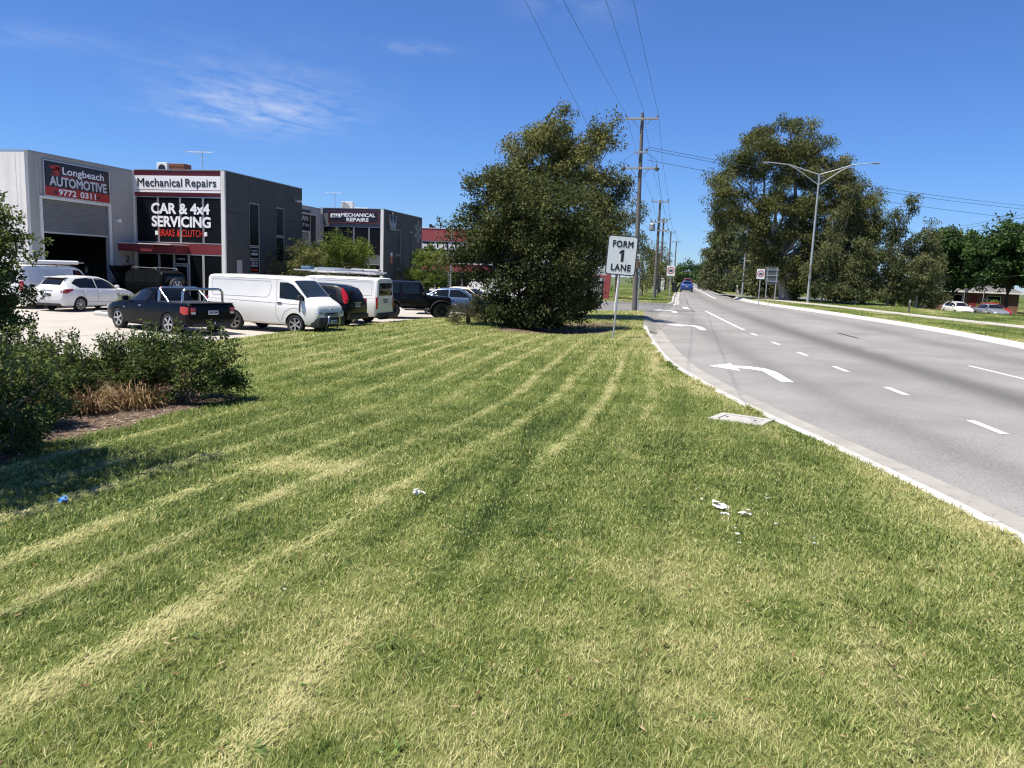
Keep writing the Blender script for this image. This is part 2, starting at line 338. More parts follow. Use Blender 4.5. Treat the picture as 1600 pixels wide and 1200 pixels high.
GR = [(0.0, (0.034, 0.060, 0.013)), (0.28, (0.120, 0.178, 0.036)), (0.5, (0.228, 0.276, 0.070)), (0.72, (0.37, 0.382, 0.145)), (1.0, (0.54, 0.50, 0.25))]
M_blade = tint_mat('grass_blade', GR, rough=0.55, trans=0.28, spec=0.3, vary=0.0)
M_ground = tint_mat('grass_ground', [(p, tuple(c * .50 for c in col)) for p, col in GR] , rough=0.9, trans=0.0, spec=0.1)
def add_ground_detail(m, scale=38.0, mulch=True):
    t = m.node_tree; p = t.nodes['Principled BSDF']
    src = p.inputs['Base Color'].links[0].from_socket
    g = nd(t, 'ShaderNodeNewGeometry')
    n = nd(t, 'ShaderNodeTexNoise'); n.inputs['Scale'].default_value = scale; n.inputs['Detail'].default_value = 8; n.inputs['Roughness'].default_value = 0.75; t.links.new(g.outputs['Position'], n.inputs[0])
    mr = nd(t, 'ShaderNodeMapRange'); mr.inputs[1].default_value = .3; mr.inputs[2].default_value = .7; mr.inputs[3].default_value = .55; mr.inputs[4].default_value = 1.5; t.links.new(n.outputs[0], mr.inputs[0])
    mx = nd(t, 'ShaderNodeVectorMath', operation='SCALE'); t.links.new(src, mx.inputs[0]); t.links.new(mr.outputs[0], mx.inputs['Scale'])
    out = mx.outputs[0]
    if mulch:
        a = nd(t, 'ShaderNodeAttribute', attribute_name='mulch')
        n2 = nd(t, 'ShaderNodeTexNoise'); n2.inputs['Scale'].default_value = 22; n2.inputs['Detail'].default_value = 6; t.links.new(g.outputs['Position'], n2.inputs[0])
        cr = nd(t, 'ShaderNodeValToRGB'); cr.color_ramp.elements[0].position = .35; cr.color_ramp.elements[0].color = (.055, .035, .025, 1); cr.color_ramp.elements[1].position = .68; cr.color_ramp.elements[1].color = (.22, .16, .12, 1)
        t.links.new(n2.outputs[0], cr.inputs[0])
        mm = nd(t, 'ShaderNodeMix', data_type='RGBA'); t.links.new(a.outputs['Fac'], mm.inputs[0]); t.links.new(out, mm.inputs[6]); t.links.new(cr.outputs[0], mm.inputs[7]); out = mm.outputs[2]
    t.links.new(out, p.inputs['Base Color'])
    b = nd(t, 'ShaderNodeBump'); b.inputs['Strength'].default_value = .6; b.inputs['Distance'].default_value = .03; t.links.new(n.outputs[0], b.inputs['Height']); t.links.new(b.outputs[0], p.inputs['Normal'])
add_ground_detail(M_ground)

def sheet(name, xl, xr, ys, nx, zf, m, kind='structure', attrs=None, skirt=0.0):
    """a strip between two edge curves xl(y), xr(y)"""
    ys = np.asarray(ys, float); tt = np.linspace(0, 1, nx) if np.isscalar(nx) else np.asarray(nx)
    n = len(tt); X = np.stack([xl(ys) * (1 - t) + xr(ys) * t for t in tt], 1); Y = np.repeat(ys[:, None], n, 1); Z = zf(X, Y)
    v = np.stack([X, Y, Z], -1).reshape(-1, 3); i = np.arange((len(ys) - 1) * n).reshape(-1, n)[:, :-1].ravel()
    f = np.stack([i, i + 1, i + n + 1, i + n], 1)
    at = {k: fn(v[:, 0], v[:, 1]) for k, fn in (attrs or {}).items()}
    o = add_obj(name, raw_mesh(name, v, f, m, at, True)); tag(o, kind=kind); return o
cst = lambda c: (lambda y: np.full_like(np.asarray(y, float), c))
tint_fn = lambda x, y: grass_look(x, y)[0]

# base terrain to the horizon, a little below everything laid on it
M_terr = mat('terrain', (0.085, 0.11, 0.035), .95, var=.4, vscale=.3)
ys = np.concatenate([[-1500, -400, -100], np.arange(-60, 130, 5), [150, 250, 450, 900, 2500]])
sheet('ground', cst(-2500), cst(2500), ys, np.concatenate([np.linspace(0, .48, 6), np.linspace(.485, .515, 20), np.linspace(.52, 1, 6)]), lambda x, y: zr(y) - 1.9 + 1.45 * smst(17, 10, x), M_terr)

# front lawn
ys = np.concatenate([np.arange(-24, -2, 1.0), np.arange(-2, 16, .12), np.arange(16, 46.3, .25)])
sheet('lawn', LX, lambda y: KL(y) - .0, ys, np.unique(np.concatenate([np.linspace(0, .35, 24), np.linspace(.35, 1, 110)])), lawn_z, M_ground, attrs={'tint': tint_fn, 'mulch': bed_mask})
# verge beyond the side road, nature strip across the road
vz = lambda x, y: zr(y) + 0.13 + .05 * (fbm(x * .4, y * .4, 8, 3) - .5) - 1.15 * smst(18, 27, x) * smst(62, 84, y)      # the land falls away on the far right
ftint = lambda x, y: np.clip(.36 + .55 * (fbm(x * .35, y * .2, 33, 4) - .5) * 1.6 + .5 * smst(.56, .75, fbm(x * .7, y * .35, 44, 4)), 0, 1)
sheet('verge', cst(-13.2), lambda y: FL(y) - .62, np.concatenate([np.arange(57, 90, .5), np.arange(90, 421, 6)]), 30, vz, M_ground, attrs={'tint': ftint, 'mulch': lambda x, y: 0 * x})
def rkdry(x, y): return np.clip(ftint(x, y) + .6 * np.exp(-np.clip(x - RK(y) - .5, 0, 9) / .9) * smst(.3, .6, fbm(x, y, 2, 3)), 0, 1)
sheet('nature_strip', lambda y: RK(y) + .50, lambda y: RK(y) * 0 + 150, np.concatenate([np.arange(-60, 20, 4), np.arange(20, 96, .6), np.arange(96, 421, 6)]), np.concatenate([np.linspace(0, .22, 44), np.linspace(.25, 1, 12)]), lambda x, y: vz(x, y) + .02, M_ground, attrs={'tint': rkdry, 'mulch': lambda x, y: 0 * x})

# asphalt: worn grey seal with darker wheel and oil tracks
def asphalt(name, base, dark, tracks=True):
    m = bpy.data.materials.new(name); m.use_nodes = True; t = m.node_tree; p = t.nodes['Principled BSDF']
    g = nd(t, 'ShaderNodeNewGeometry')
    n = nd(t, 'ShaderNodeTexNoise'); n.inputs['Scale'].default_value = 42; n.inputs['Detail'].default_value = 6; n.inputs['Roughness'].default_value = .85; t.links.new(g.outputs['Position'], n.inputs[0])
    v = nd(t, 'ShaderNodeTexVoronoi'); v.inputs['Scale'].default_value = 62; t.links.new(g.outputs['Position'], v.inputs[0])
    big = nd(t, 'ShaderNodeTexNoise'); big.inputs['Scale'].default_value = .35; big.inputs['Detail'].default_value = 8; big.inputs['Roughness'].default_value = .6; t.links.new(g.outputs['Position'], big.inputs[0])
    f = math_n(t, 'ADD', math_n(t, 'MULTIPLY', n.outputs[0], .95), math_n(t, 'MULTIPLY', big.outputs[0], .42))
    f = math_n(t, 'ADD', f, math_n(t, 'MULTIPLY', v.outputs['Color'], .16))
    if tracks:
        a = nd(t, 'ShaderNodeAttribute', attribute_name='track')
        f = math_n(t, 'SUBTRACT', f, math_n(t, 'MULTIPLY', a.outputs['Fac'], math_n(t, 'MULTIPLY', big.outputs[0], .75)))
    mr = nd(t, 'ShaderNodeMapRange'); mr.inputs[1].default_value = .46; mr.inputs[2].default_value = .98; t.links.new(f, mr.inputs[0])
    mx = nd(t, 'ShaderNodeMix', data_type='RGBA'); t.links.new(mr.outputs[0], mx.inputs[0]); mx.inputs[6].default_value = (*dark, 1); mx.inputs[7].default_value = (*base, 1)
    t.links.new(mx.outputs[2], p.inputs['Base Color']); p.inputs['Roughness'].default_value = .85; p.inputs['Specular IOR Level'].default_value = .3
    b = nd(t, 'ShaderNodeBump'); b.inputs['Strength'].default_value = .5; b.inputs['Distance'].default_value = .006; t.links.new(v.outputs['Distance'], b.inputs['Height']); t.links.new(b.outputs[0], p.inputs['Normal'])
    return m
M_road = asphalt('asphalt', (.345, .331, .316), (.078, .077, .076))
M_side = asphalt('side_asphalt', (.21, .208, .204), (.10, .10, .10), False)
LANE = lambda y: np.interp(y, [-60, 13, 37, 57, 82, 106, 160, 420], [12.4, 5.1, 2.68, .9, .2, 0.3, .2, .1])   # lane line of the turning lane
CENT = lambda y: np.interp(y, [-60, 22, 37, 60, 81, 106, 160, 420], [17.8, 8.7, 7.0, 4.3, 2.94, 2.7, 1.9, 1.6])
def track(x, y):
    c = .5 * (LANE(y) + CENT(y)); e = .5 * (CENT(y) + RK(y))
    t = np.exp(-((x - c) / .75) ** 2) * .62 + .3 * np.exp(-((x - e) / .8) ** 2) + .3 * np.exp(-((x - .5 * (LANE(y) + KL(y) + GUT)) / .5) ** 2)
    return t * (0.5 + .5 * smst(60, 30, y))
def road_left(y):
    y = np.asarray(y, float)
    return np.where(y < 46.2, KL(np.minimum(y, 46.2)) + GUT, np.where(y > 57.5, FL(np.maximum(y, 57.5)), np.interp(y, [46.2, 57.5], [KL(46.2) + GUT, FL(57.5)])))
ys = np.concatenate([np.arange(-60, 0, 3), np.arange(0, 90, .5), np.arange(90, 421, 5)])
sheet('road', road_left, lambda y: RK(y), ys, 60, lambda x, y: zr(y) + .03 * (1 - ((x - road_left(y)) / (RK(y) - road_left(y)) - .5) ** 2 * 4) , M_road, attrs={'track': track})
def road_z(x, y): return float(zr(y) + .03 * (1 - ((x - road_left(y)) / (RK(y) - road_left(y)) - .5) ** 2 * 4))
# side road into the estate
sheet('side_road', cst(-13.05), lambda y: road_left(y) + .0, np.arange(46.25, 57.3, .5), 24, lambda x, y: np.interp((x + 13) / 12, [0, 1], [0, 1]) * (zr(y) - lot_z(y)) + lot_z(y) + .006, M_side)
# street mouth on the right, service street with the parked cars, footpath
M_conc = mat('path_concrete', (.42, .395, .35), .85, var=.14, vscale=1.2, bump=.15, bscale=60)
def ribbon(name, pts, w, dz, m, piece=None, kind='structure'):
    P = np.array(pts, float); D = np.gradient(P, axis=0); D /= np.linalg.norm(D, axis=1)[:, None]; N = np.stack([-D[:, 1], D[:, 0]], 1)
    v = []; 
    for s in (-.5, .5):
        q = P + N * w * s; v.append(np.c_[q, vz(q[:, 0], q[:, 1]) + dz])
    v = np.stack(v, 1).reshape(-1, 3); k = np.arange(len(P) - 1) * 2
    f = np.stack([k, k + 1, k + 3, k + 2], 1)
    return tag(add_obj(name, raw_mesh(name, v, f, m)), kind=kind)
def curve_pts(ctrl, n):
    c = np.array(ctrl, float); t = np.r_[0, np.cumsum(np.linalg.norm(np.diff(c, axis=0), axis=1))]; u = np.linspace(0, t[-1], n)
    q = np.stack([np.interp(u, t, c[:, i]) for i in range(c.shape[1])], 1)
    for _ in range(6): q[1:-1] = .5 * q[1:-1] + .25 * (q[:-2] + q[2:])
    return q
ribbon('street_mouth', curve_pts([(4.6, 95), (9, 96), (30, 100)], 30), 12, .03, M_side)
ribbon('service_street', curve_pts([(20, 104), (26.8, 96.4), (34.2, 90.2), (53, 79), (75, 70)], 60), 6.0, .05, M_side)
fp = curve_pts([(7.5, 79), (11.2, 66.5), (13.9, 58.6), (16.0, 52.3), (18.3, 47.2), (23, 38), (30, 26), (38, 12)], 60)
path = tag(bpy.data.objects.new('footpath', None), kind='structure'); COL.objects.link(path)
for i in range(0, len(fp) - 1):      # cast slabs with a joint between each
    a, b = fp[i], fp[i + 1]; d = (b - a) / np.linalg.norm(b - a); nn = np.array([-d[1], d[0]]); a2 = a + d * .012; b2 = b - d * .012
    mb = MB(); z = lambda q: float(vz(np.array([q[0]]), np.array([q[1]]))[0]) + .06
    c = [a2 - nn * .85, b2 - nn * .85, b2 + nn * .85, a2 + nn * .85]
    mb.poly3([(q[0], q[1], z(q)) for q in c], (0, 0, -.12)); o = mb.build('slab', M_conc, path)
ribbon('driveway_apron', curve_pts([(33.5, 93.5), (41, 89), (55, 81.5)], 14), 2.2, .09, M_conc)

# car park: cast concrete bays with sawn joints
M_lot = mat('lot_concrete', (.40, .372, .33), .8, var=.13, vscale=.9, bump=.12, bscale=50)
M_joint = mat('joint', (.16, .15, .14), .9)
tag(sheet('car_park', cst(-75), lambda y: np.where(np.asarray(y) < 46.3, LX(y), -10.6) - .05, np.arange(-30, 130, 2.0), 20, lambda x, y: lot_z(y) - .03, M_joint), kind='structure')
lot = bpy.data.objects['car_park']
for i in range(9):
    for j in range(15):
        x1 = LOTX - .16 - i * 4.6; x0 = x1 - 4.57; xa = xb = x1; y0 = 1 + j * 5.2; y1 = y0 + 5.17
        if x0 < -60: continue
        if i == 0: xa, xb = float(LX(min(y0, 46))) - .02, float(LX(min(y1, 46))) - .02
        mb = MB(); za, zb = float(lot_z(y0)), float(lot_z(y1)); dz = random.uniform(-.002, .002)
        mb.add([(x0, y0, za + dz), (xa, y0, za + dz), (xb, y1, zb + dz), (x0, y1, zb + dz), (x0, y0, za - .1), (xa, y0, za - .1), (xb, y1, zb - .1), (x0, y1, zb - .1)],
               [(0, 1, 2, 3), (4, 5, 1, 0), (5, 6, 2, 1), (6, 7, 3, 2), (7, 4, 0, 3)]); mb.build('slab', M_lot, lot)

# kerbs: cast in lengths
M_kerb = mat('kerb_concrete', (.40, .385, .355), .85, var=.16, vscale=1.5, bump=.15, bscale=50)
M_kerb_new = mat('kerb_top_pale', (.47, .46, .44), .8, var=.2, vscale=2.0, bump=.12, bscale=50)
M_gut = mat('gutter_concrete', (.315, .30, .272), .85, var=.24, vscale=1.1, bump=.2, bscale=45)
def kerb_run(root, edge, side, segs, prof, mats, name='kerb_length'):
    """prof: list of (offset from the back of kerb, height); edge gives the back line; side=+1 road lies at +x"""
    for (ya, yb) in segs:
        yy = np.linspace(ya + .008, yb - .008, 5); xs = edge(yy)
        mb = MB(); n = len(prof); vs = []
        for x, y in zip(xs, yy):
            e = .05; dx = float(edge(y + e) - edge(y - e)) / (2 * e); L = math.hypot(dx, 1); nx, ny = 1 / L, -dx / L
            for (o, h) in prof: vs.append((x + side * nx * o, y + side * ny * o, float(zr(y)) + h))
        b = 0
        for i in range(4):
            for k in range(n - 1):
                mb.mi = 0 if k < len(prof) - 3 else 1
                mb.add([vs[i * n + k], vs[i * n + k + 1], vs[(i + 1) * n + k + 1], vs[(i + 1) * n + k]], [(0, 1, 2, 3)])
        for i in (0, 4): mb.mi = 0; mb.add(vs[i * n:(i + 1) * n], [tuple(range(n))])
        mb.build(name, mats, root, fix=True)
kl = tag(bpy.data.objects.new('kerb', None), kind='structure'); COL.objects.link(kl)
prof = [(0, -.1), (0, .145), (.02, .155), (.15, .15), (.18, .13), (.25, .012), (.30, .004), (GUT + .02, .012), (GUT + .02, -.1)]
kerb_run(kl, KL, 1, [(y, y + 2.4) for y in np.arange(-14.0, 32, 2.4)], prof, [M_kerb_new, M_gut])
prof2 = [(0, -.1), (0, .135), (.10, .14), (.30, .09), (.50, .02), (.58, .006), (GUT + .02, .012), (GUT + .02, -.1)]
M_kerb_old = mat('kerb_dirty', (.22, .205, .18), .9, var=.3, vscale=2.4, bump=.25, bscale=30)
kerb_run(kl, KL, 1, [(y, y + 2.4) for y in np.arange(31.6, 46, 2.4)], prof2, [M_kerb_old, M_kerb_old])
kf = tag(bpy.data.objects.new('far_kerb', None), kind='structure'); COL.objects.link(kf)
kerb_run(kf, lambda y: FL(y) - .62, 1, [(y, y + 2.6) for y in np.arange(57.2, 108, 2.6)], [(0, -.1), (0, .14), (.16, .14), (.24, .01), (.60, .008), (.64, .01), (.64, -.1)], [M_kerb, M_kerb_old])
kr = tag(bpy.data.objects.new('opposite_kerb', None), kind='structure'); COL.objects.link(kr)
kerb_run(kr, lambda y: RK(y) + .55, -1, [(y, y + 1.9) for y in np.arange(4, 84, 1.9)], [(0, -.1), (0, .17), (.05, .175), (.20, .165), (.34, .05), (.56, .012), (.57, .01), (.57, -.1)], [M_kerb_new, M_kerb])

ks = tag(bpy.data.objects.new('side_road_kerb', None), kind='structure'); COL.objects.link(ks)
for i in range(6):
    xa, xb = -13.2 + i * 2.08, -13.2 + (i + 1) * 2.08 - .015; mb = MB(); h0 = float(zr(57)) + .14
    mb.box(xa, xb, 56.86, 57.02, -.2, h0); mb.build('kerb_length', M_kerb, ks)
# painted markings, each its own sheet on the seal
M_paint = mat('road_paint', (.70, .70, .67), .7, var=.28, vscale=26)
M_black = mat('bitumen_strip', (.035, .035, .035), .8)
marks = tag(bpy.data.objects.new('road_markings', None), kind='structure'); COL.objects.link(marks)
def mark(name, pts, m=M_paint, dz=.006):
    mb = MB(); mb.add([(x, y, road_z(x, y) + dz) for x, y in pts], [tuple(range(len(pts)))])
    o = mb.build(name, m, marks, fix=False)
    if o.data.polygons[0].normal.z < 0: o.data.flip_normals()
    return o
def line(name, fx, ya, yb, w, m=M_paint, n=1):
    for i in range(n):
        a = ya + (yb - ya) * i / n; b = ya + (yb - ya) * (i + 1) / n
        mark(name, [(float(fx(a)) - w / 2, a), (float(fx(a)) + w / 2, a), (float(fx(b)) + w / 2, b), (float(fx(b)) - w / 2, b)], m)
for y in (13.28, 17.29, 21.28, 25.32, 29.2, 33.35): line('lane_dash', LANE, y, y + 1.15, .15)
line('lane_dash', LANE, 9.3, 10.4, .15)
line('lane_line', LANE, 36.3, 51.4, .15, n=6)
line('lane_dash', lambda y: np.interp(y, [53, 57], [.25, -.05]), 53.4, 55.6, .38)
line('centre_dash', CENT, 21.6, 25.0, .13, n=2); line('centre_dash', CENT, 12.0, 15.4, .13, n=2)
line('blacked_out_dash', CENT, 34.7, 37.4, .16, M_black)
line('centre_line', CENT, 79, 160, .17, n=10)
line('edge_line', lambda y: FL(y) + .12, 160, 161, .1)
def arrow(x, y, dx, dy, s=1.0):
    """turn-left arrow, tail at (x, y), running along (dx, dy) then bending to the left"""
    L = math.hypot(dx, dy); f = (dx / L, dy / L); l = (-f[1], f[0])
    P = lambda a, b: (x + f[0] * a * s + l[0] * b * s, y + f[1] * a * s + l[1] * b * s)
    mark('turn_arrow', [P(0, -.13), P(1.9, -.13), P(2.55, .02), P(2.9, .36), P(2.9, .76), P(3.45, .76), P(2.6, 1.42), P(1.75, .76), P(2.35, .76), P(2.28, .46), P(1.9, .2), P(0, .15)])
arrow(2.44, 18.3, -.09, 1, 1.02); arrow(.95, 35.0, -.09, 1, 1.02); arrow(-.45, 47.9, -.05, 1, .95)
# hairline seal cracks
for k in range(5):
    y0 = random.uniform(20, 42); x0 = random.uniform(5, 11)
    pts = [(x0 + .2 * i * random.uniform(-.3, .6), y0 + i * random.uniform(.3, .6)) for i in range(6)]
    for a, b in zip(pts, pts[1:]): mark('crack', [(a[0], a[1]), (a[0] + .012, a[1]), (b[0] + .012, b[1]), (b[0], b[1])], M_black, .004)

# kerbside pit with its concrete surround
pit = empty('drain_pit', (.98, 12.1, .2), R(-22), 'pale concrete drain pit cover set in the grass beside the kerb', 'pit cover')
mb = MB(); mb.bbox(-.62, .62, -.42, -.27, -.1, .03, .01); mb.bbox(-.62, .62, .27, .42, -.1, .03, .01); mb.bbox(-.62, -.45, -.268, .268, -.1, .03, .01); mb.bbox(.45, .62, -.268, .268, -.1, .03, .01)
mb.build('surround', M_kerb, pit, world=False)
mb = MB(); mb.bbox(-.43, .43, -.25, .25, -.1, .022, .01); mb.build('lid', M_kerb, pit, world=False)
for s_ in (.33, -.33): mb = MB(); mb.bbox(s_ - .03, s_ + .03, -.03, .03, .021, .03, .004); mb.build('lifting_slot', M_black, pit, world=False)
pit.scale = (.66, .78, .8); pit.location.z = float(lawn_z(np.array([.95]), np.array([12.1]))[0]) - .0

# ------------------------------------------------------------------ grass: every blade its own faces, thinning out with distance
def lawn_points(n, dmin, dmax, power):
    """points thinning out with distance, kept to the sector in view and a wide margin"""
    d = (dmin ** (2 - power) + rng.uniform(size=n) * (dmax ** (2 - power) - dmin ** (2 - power))) ** (1 / (2 - power))
    a = rng.uniform(R(-43), R(47), n) + R(12.3)
    x = -np.sin(a) * d; y = np.cos(a) * d
    k = (x > LX(y) + .12) & (y < 46) & (y > -8) & (x < KL(np.clip(y, -60, 46)) - .02 + .07 * rng.uniform(size=n) * (vnoise(y * 3, y * 0, 4) > .5)); x, y, d = x[k], y[k], d[k]
    pk = (np.abs((x - .95) * math.cos(R(18)) - (y - 12.1) * math.sin(R(18))) < .42) & (np.abs((x - .95) * math.sin(R(18)) + (y - 12.1) * math.cos(R(18))) < .34)
    k = (rng.uniform(size=len(x)) > bed_mask(x, y) * .985) & ~pk; return x[k], y[k], d[k]
def blades(name, x, y, z, d, tint, ln, wid, flat, m, label, cat, lie=None, simple=False):
    n = len(x); dr = rng.uniform(0, 6.283, n)
    if lie is not None: dr = np.where(flat, lie + rng.normal(0, .6, n), dr)
    el = np.where(flat, rng.uniform(.05, .45, n), rng.uniform(.5, 1.35, n)); el2 = el - rng.uniform(.0, .75, n)
    w = wid * rng.uniform(.7, 1.35, n); sx, sy = -np.sin(dr) * w, np.cos(dr) * w
    mid = np.stack([np.cos(dr) * np.cos(el), np.sin(dr) * np.cos(el), np.sin(el)], 1) * (ln * .55)[:, None]
    tip = mid + np.stack([np.cos(dr) * np.cos(el2), np.sin(dr) * np.cos(el2), np.sin(el2)], 1) * (ln * .5)[:, None]; tip[:, 2] = np.maximum(tip[:, 2], .004)
    base = np.stack([x, y, z - .004 + np.where(flat, rng.uniform(0, .03, n), 0)], 1); S = np.stack([sx, sy, sx * 0], 1)
    if simple:
        V = np.stack([base - S, base + S, base + tip], 1).reshape(-1, 3); F = np.arange(n * 3).reshape(-1, 3)
        return tag(add_obj(name, raw_mesh(name, V, F, m, {'tint': np.repeat(tint, 3)})), label, cat, kind='stuff')
    V = np.stack([base - S, base + S, base + mid + S * .85, base + mid - S * .85, base + tip], 1).reshape(-1, 3)
    b = np.arange(n)[:, None] * 5
    F = np.concatenate([b + np.array([[0, 1, 2]]), b + np.array([[0, 2, 3]]), b + np.array([[3, 2, 4]])], 1).reshape(-1, 3)
    tv = np.repeat(tint, 5)
    return tag(add_obj(name, raw_mesh(name, V, F, m, {'tint': tv})), label, cat, kind='stuff')
def lawn_blades(name, n, dmin, dmax, power, lnk, wk, label, simple):
    x, y, d = lawn_points(n, dmin, dmax, power); cl_x = vnoise(x * 22, y * 22, 5)
    t, c = grass_look(x, y); flat = rng.uniform(size=len(x)) < np.clip(.14 + c * 1.1, 0, .85)
    tt = np.clip(t + rng.normal(0, 1, len(x)) * np.where(flat, .30, .21) + .26 * (cl_x - .5) + np.where(flat, .06, 0), 0.01, 1)
    ln = .040 * rng.uniform(.5, 1.4, len(x)) * (1.0 + .5 * (fbm(x * 1.5, y * 1.5, 91, 3) - .4)) * np.clip((d / 5) ** .35, .85, 1.7) * (.6 + .8 * vnoise(x * 9, y * 9, 6)) * lnk
    wid = .0017 * np.clip((d / 3) ** .95, .9, 9.0) * wk
    return blades(name, x, y, lawn_z(x, y), d, tt, ln, wid, flat, M_blade, label, 'grass', R(90), simple)
lawn_blades('lawn_grass', 190000, 1.9, 9.5, 1.15, 1.05, 1.0, 'mown green grass with pale rows of mower clippings on the near lawn', False)
lawn_blades('fine_lawn_grass', 330000, 1.9, 12, 1.25, 1.15, .85, 'fine short grass filling the near lawn between the coarser blades', True)
lawn_blades('far_lawn_grass', 520000, 9.0, 46, 1.45, .95, 1.0, 'mown striped grass on the lawn running back to the tree and sign', True)
# taller unmown blades along the kerb edge and round the pit
yy = rng.uniform(5.5, 33, 5200); xx = KL(yy) - .06 - .14 * rng.uniform(size=5200) ** 2 + .08 * (vnoise(yy * 2.2, yy * 0, 14) > .55) ; dd = np.hypot(xx, yy); k = vnoise(yy * 1.3, yy * 0 + 2, 15) > .42
xx, yy, dd = xx[k], yy[k], dd[k]; t2, _ = grass_look(xx, yy)
blades('kerb_grass', xx, yy, lawn_z(xx, yy) + .005, dd, np.clip(t2 + rng.normal(0, .12, len(xx)), 0, 1), .075 * rng.uniform(.6, 1.4, len(xx)), .0035 * np.clip(dd / 5, 1, 4), rng.uniform(size=len(xx)) < .3, M_blade, 'ragged longer grass leaning over the near kerb edge', 'grass')
# coarse blades on the far verge and across the road
def far_blades(name, n, xf, ya, yb, label):
    yy = ya + (yb - ya) * rng.uniform(size=n) ** 1.3; xx = xf(yy, rng.uniform(size=n)); dd = np.hypot(xx, yy)
    t3 = (rkdry if name.startswith('opp') else ftint)(xx, yy)
    z3 = vz(xx, yy) + (.02 if name.startswith('opp') else 0)
    blades(name, xx, yy, z3, dd, np.clip(t3 + rng.normal(0, .13, n), 0, 1), .10 * rng.uniform(.6, 1.4, n), np.full(n, .016), rng.uniform(size=n) < .35, M_blade, label, 'grass', simple=True)
far_blades('verge_grass', 14000, lambda y_, u: -13 + u * (FL(y_) - .66 + 13), 57.2, 95, 'rough grass on the verge beyond the side road')
far_blades('opposite_grass', 36000, lambda y_, u: RK(y_) + .56 + u ** 1.4 * (30 - RK(y_)), 24, 76, 'rough grass with dry patches on the strip across the road')

# fallen leaves, weeds and grit
def flakes(name, x, y, z, L_, W_, ramp, label, cat, lift=.01, seed=5, up=False):
    r = np.random.default_rng(seed); n = len(x); a = r.uniform(0, 6.28, n); l = L_ * r.uniform(.5, 1.3, n); w = W_ * r.uniform(.6, 1.2, n); d = np.stack([np.cos(a), np.sin(a)], 1); e = np.stack([-np.sin(a), np.cos(a)], 1); t = r.uniform(-.3, .3, n) * l
    V = []
    for (f, g_, h) in ((-1, 0, -1), (0, -1, .4), (1, 0, 1), (0, 1, .4)): V.append(np.c_[x + d[:, 0] * l * f + e[:, 0] * w * g_, y + d[:, 1] * l * f + e[:, 1] * w * g_, z + lift + t * h * .5 + (l * .4 * (f + 1) if up else 0)])
    return tag(add_obj(name, raw_mesh(name, np.stack(V, 1).reshape(-1, 3), np.arange(n * 4).reshape(-1, 4), tint_mat(name, ramp, rough=.8, trans=0.1), {'tint': np.repeat(r.uniform(0, 1, n), 4)})), label, cat, kind='stuff')
r_ = np.random.default_rng(404)
x, y, d = lawn_points(900, 2.0, 30, 1.3); flakes('fallen_leaves', x, y, lawn_z(x, y), .022, .008, [(0, (.10, .055, .03)), (.6, (.24, .14, .07)), (1, (.42, .33, .2))], 'brown fallen leaves scattered over the lawn', 'leaves', .03)
cx, cy, cd_ = lawn_points(110, 2.0, 14, 1.2); k = np.repeat(np.arange(len(cx)), 9); x = cx[k] + r_.normal(0, .035, len(k)); y = cy[k] + r_.normal(0, .035, len(k)); flakes('lawn_weeds', x, y, lawn_z(x, y), .017, .008, [(0, (.06, .11, .03)), (1, (.14, .20, .05))], 'flat dark broadleaf weeds growing in the mown lawn', 'weeds', .02, 9, True)
yy = 6 + 36 * r_.uniform(size=1500) ** 1.2; o_ = .20 + .18 * r_.uniform(size=1500) ** 2 + .25 * (vnoise(yy * .8, yy * 0, 3) > .6) * r_.uniform(size=1500); flakes('gutter_litter', KL(yy) + o_, yy, zr(yy) + .012, .016, .007, [(0, (.06, .045, .035)), (.7, (.20, .15, .10)), (1, (.38, .3, .2))], 'dry leaf bits and grit lying in the near gutter', 'leaf litter', .006, 12)

# ------------------------------------------------------------------ buildings of the estate (tilt-up concrete panels)
M_wall_pale = mat('panel_pale_grey', (.70, .69, .665), .8, var=.06, vscale=.8, streak=.35)
M_wall_dark = mat('panel_slate_grey', (.052, .056, .055), .8, var=.12, vscale=.7, streak=.25)
M_wall_mid = mat('panel_mid_grey', (.36, .36, .35), .8, var=.1, vscale=.8, streak=.3)
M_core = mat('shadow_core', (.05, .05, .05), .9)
M_cap = mat('parapet_cap', (.36, .37, .38), .45, metal=.6)
M_red = mat('red_fascia', (.175, .022, .028), .55, var=.12, vscale=1.5)
M_redb = mat('red_cladding', (.27, .05, .055), .6, var=.12, vscale=1.5)
M_alum = mat('aluminium', (.62, .62, .62), .35, metal=.8)
M_alum_m = mat('painted_frame', (.45, .45, .44), .5)
M_dglass = mat('dark_window_glass', (.006, .007, .009), .22, spec=.10)
M_film = mat('window_film_black', (.008, .009, .012), .35, spec=.12)
M_white = mat('sign_white', (.80, .80, .80), .5)
M_sblack = mat('sign_black', (.012, .014, .022), .4)
M_sred = mat('sign_red', (.36, .02, .018), .45)
M_txt = mat('letter_white', (.80, .80, .82), .5)
M_txtd = mat('letter_dark', (.02, .02, .025), .5)
M_txtr = mat('letter_red', (.55, .03, .015), .5)
M_silver = mat('letter_silver', (.55, .57, .62), .45)
M_steel = mat('galvanised_steel', (.40, .42, .43), .45, metal=.55, var=.15, vscale=6)
M_roller = mat('roller_slats', (.27, .275, .28), .45, metal=.3, var=.08, vscale=2)
M_rust = mat('rusty_duct', (.20, .07, .04), .9, var=.4, vscale=9)
M_acw = mat('aircon_white', (.72, .72, .70), .5)
M_roofm = mat('roof_sheet', (.42, .43, .44), .5, metal=.3)
M_floor = mat('workshop_floor', (.20, .195, .19), .7, var=.2)
XR, XU = (1, 0, 0), (0, 1, 0)
ZU = (0, 0, 1)
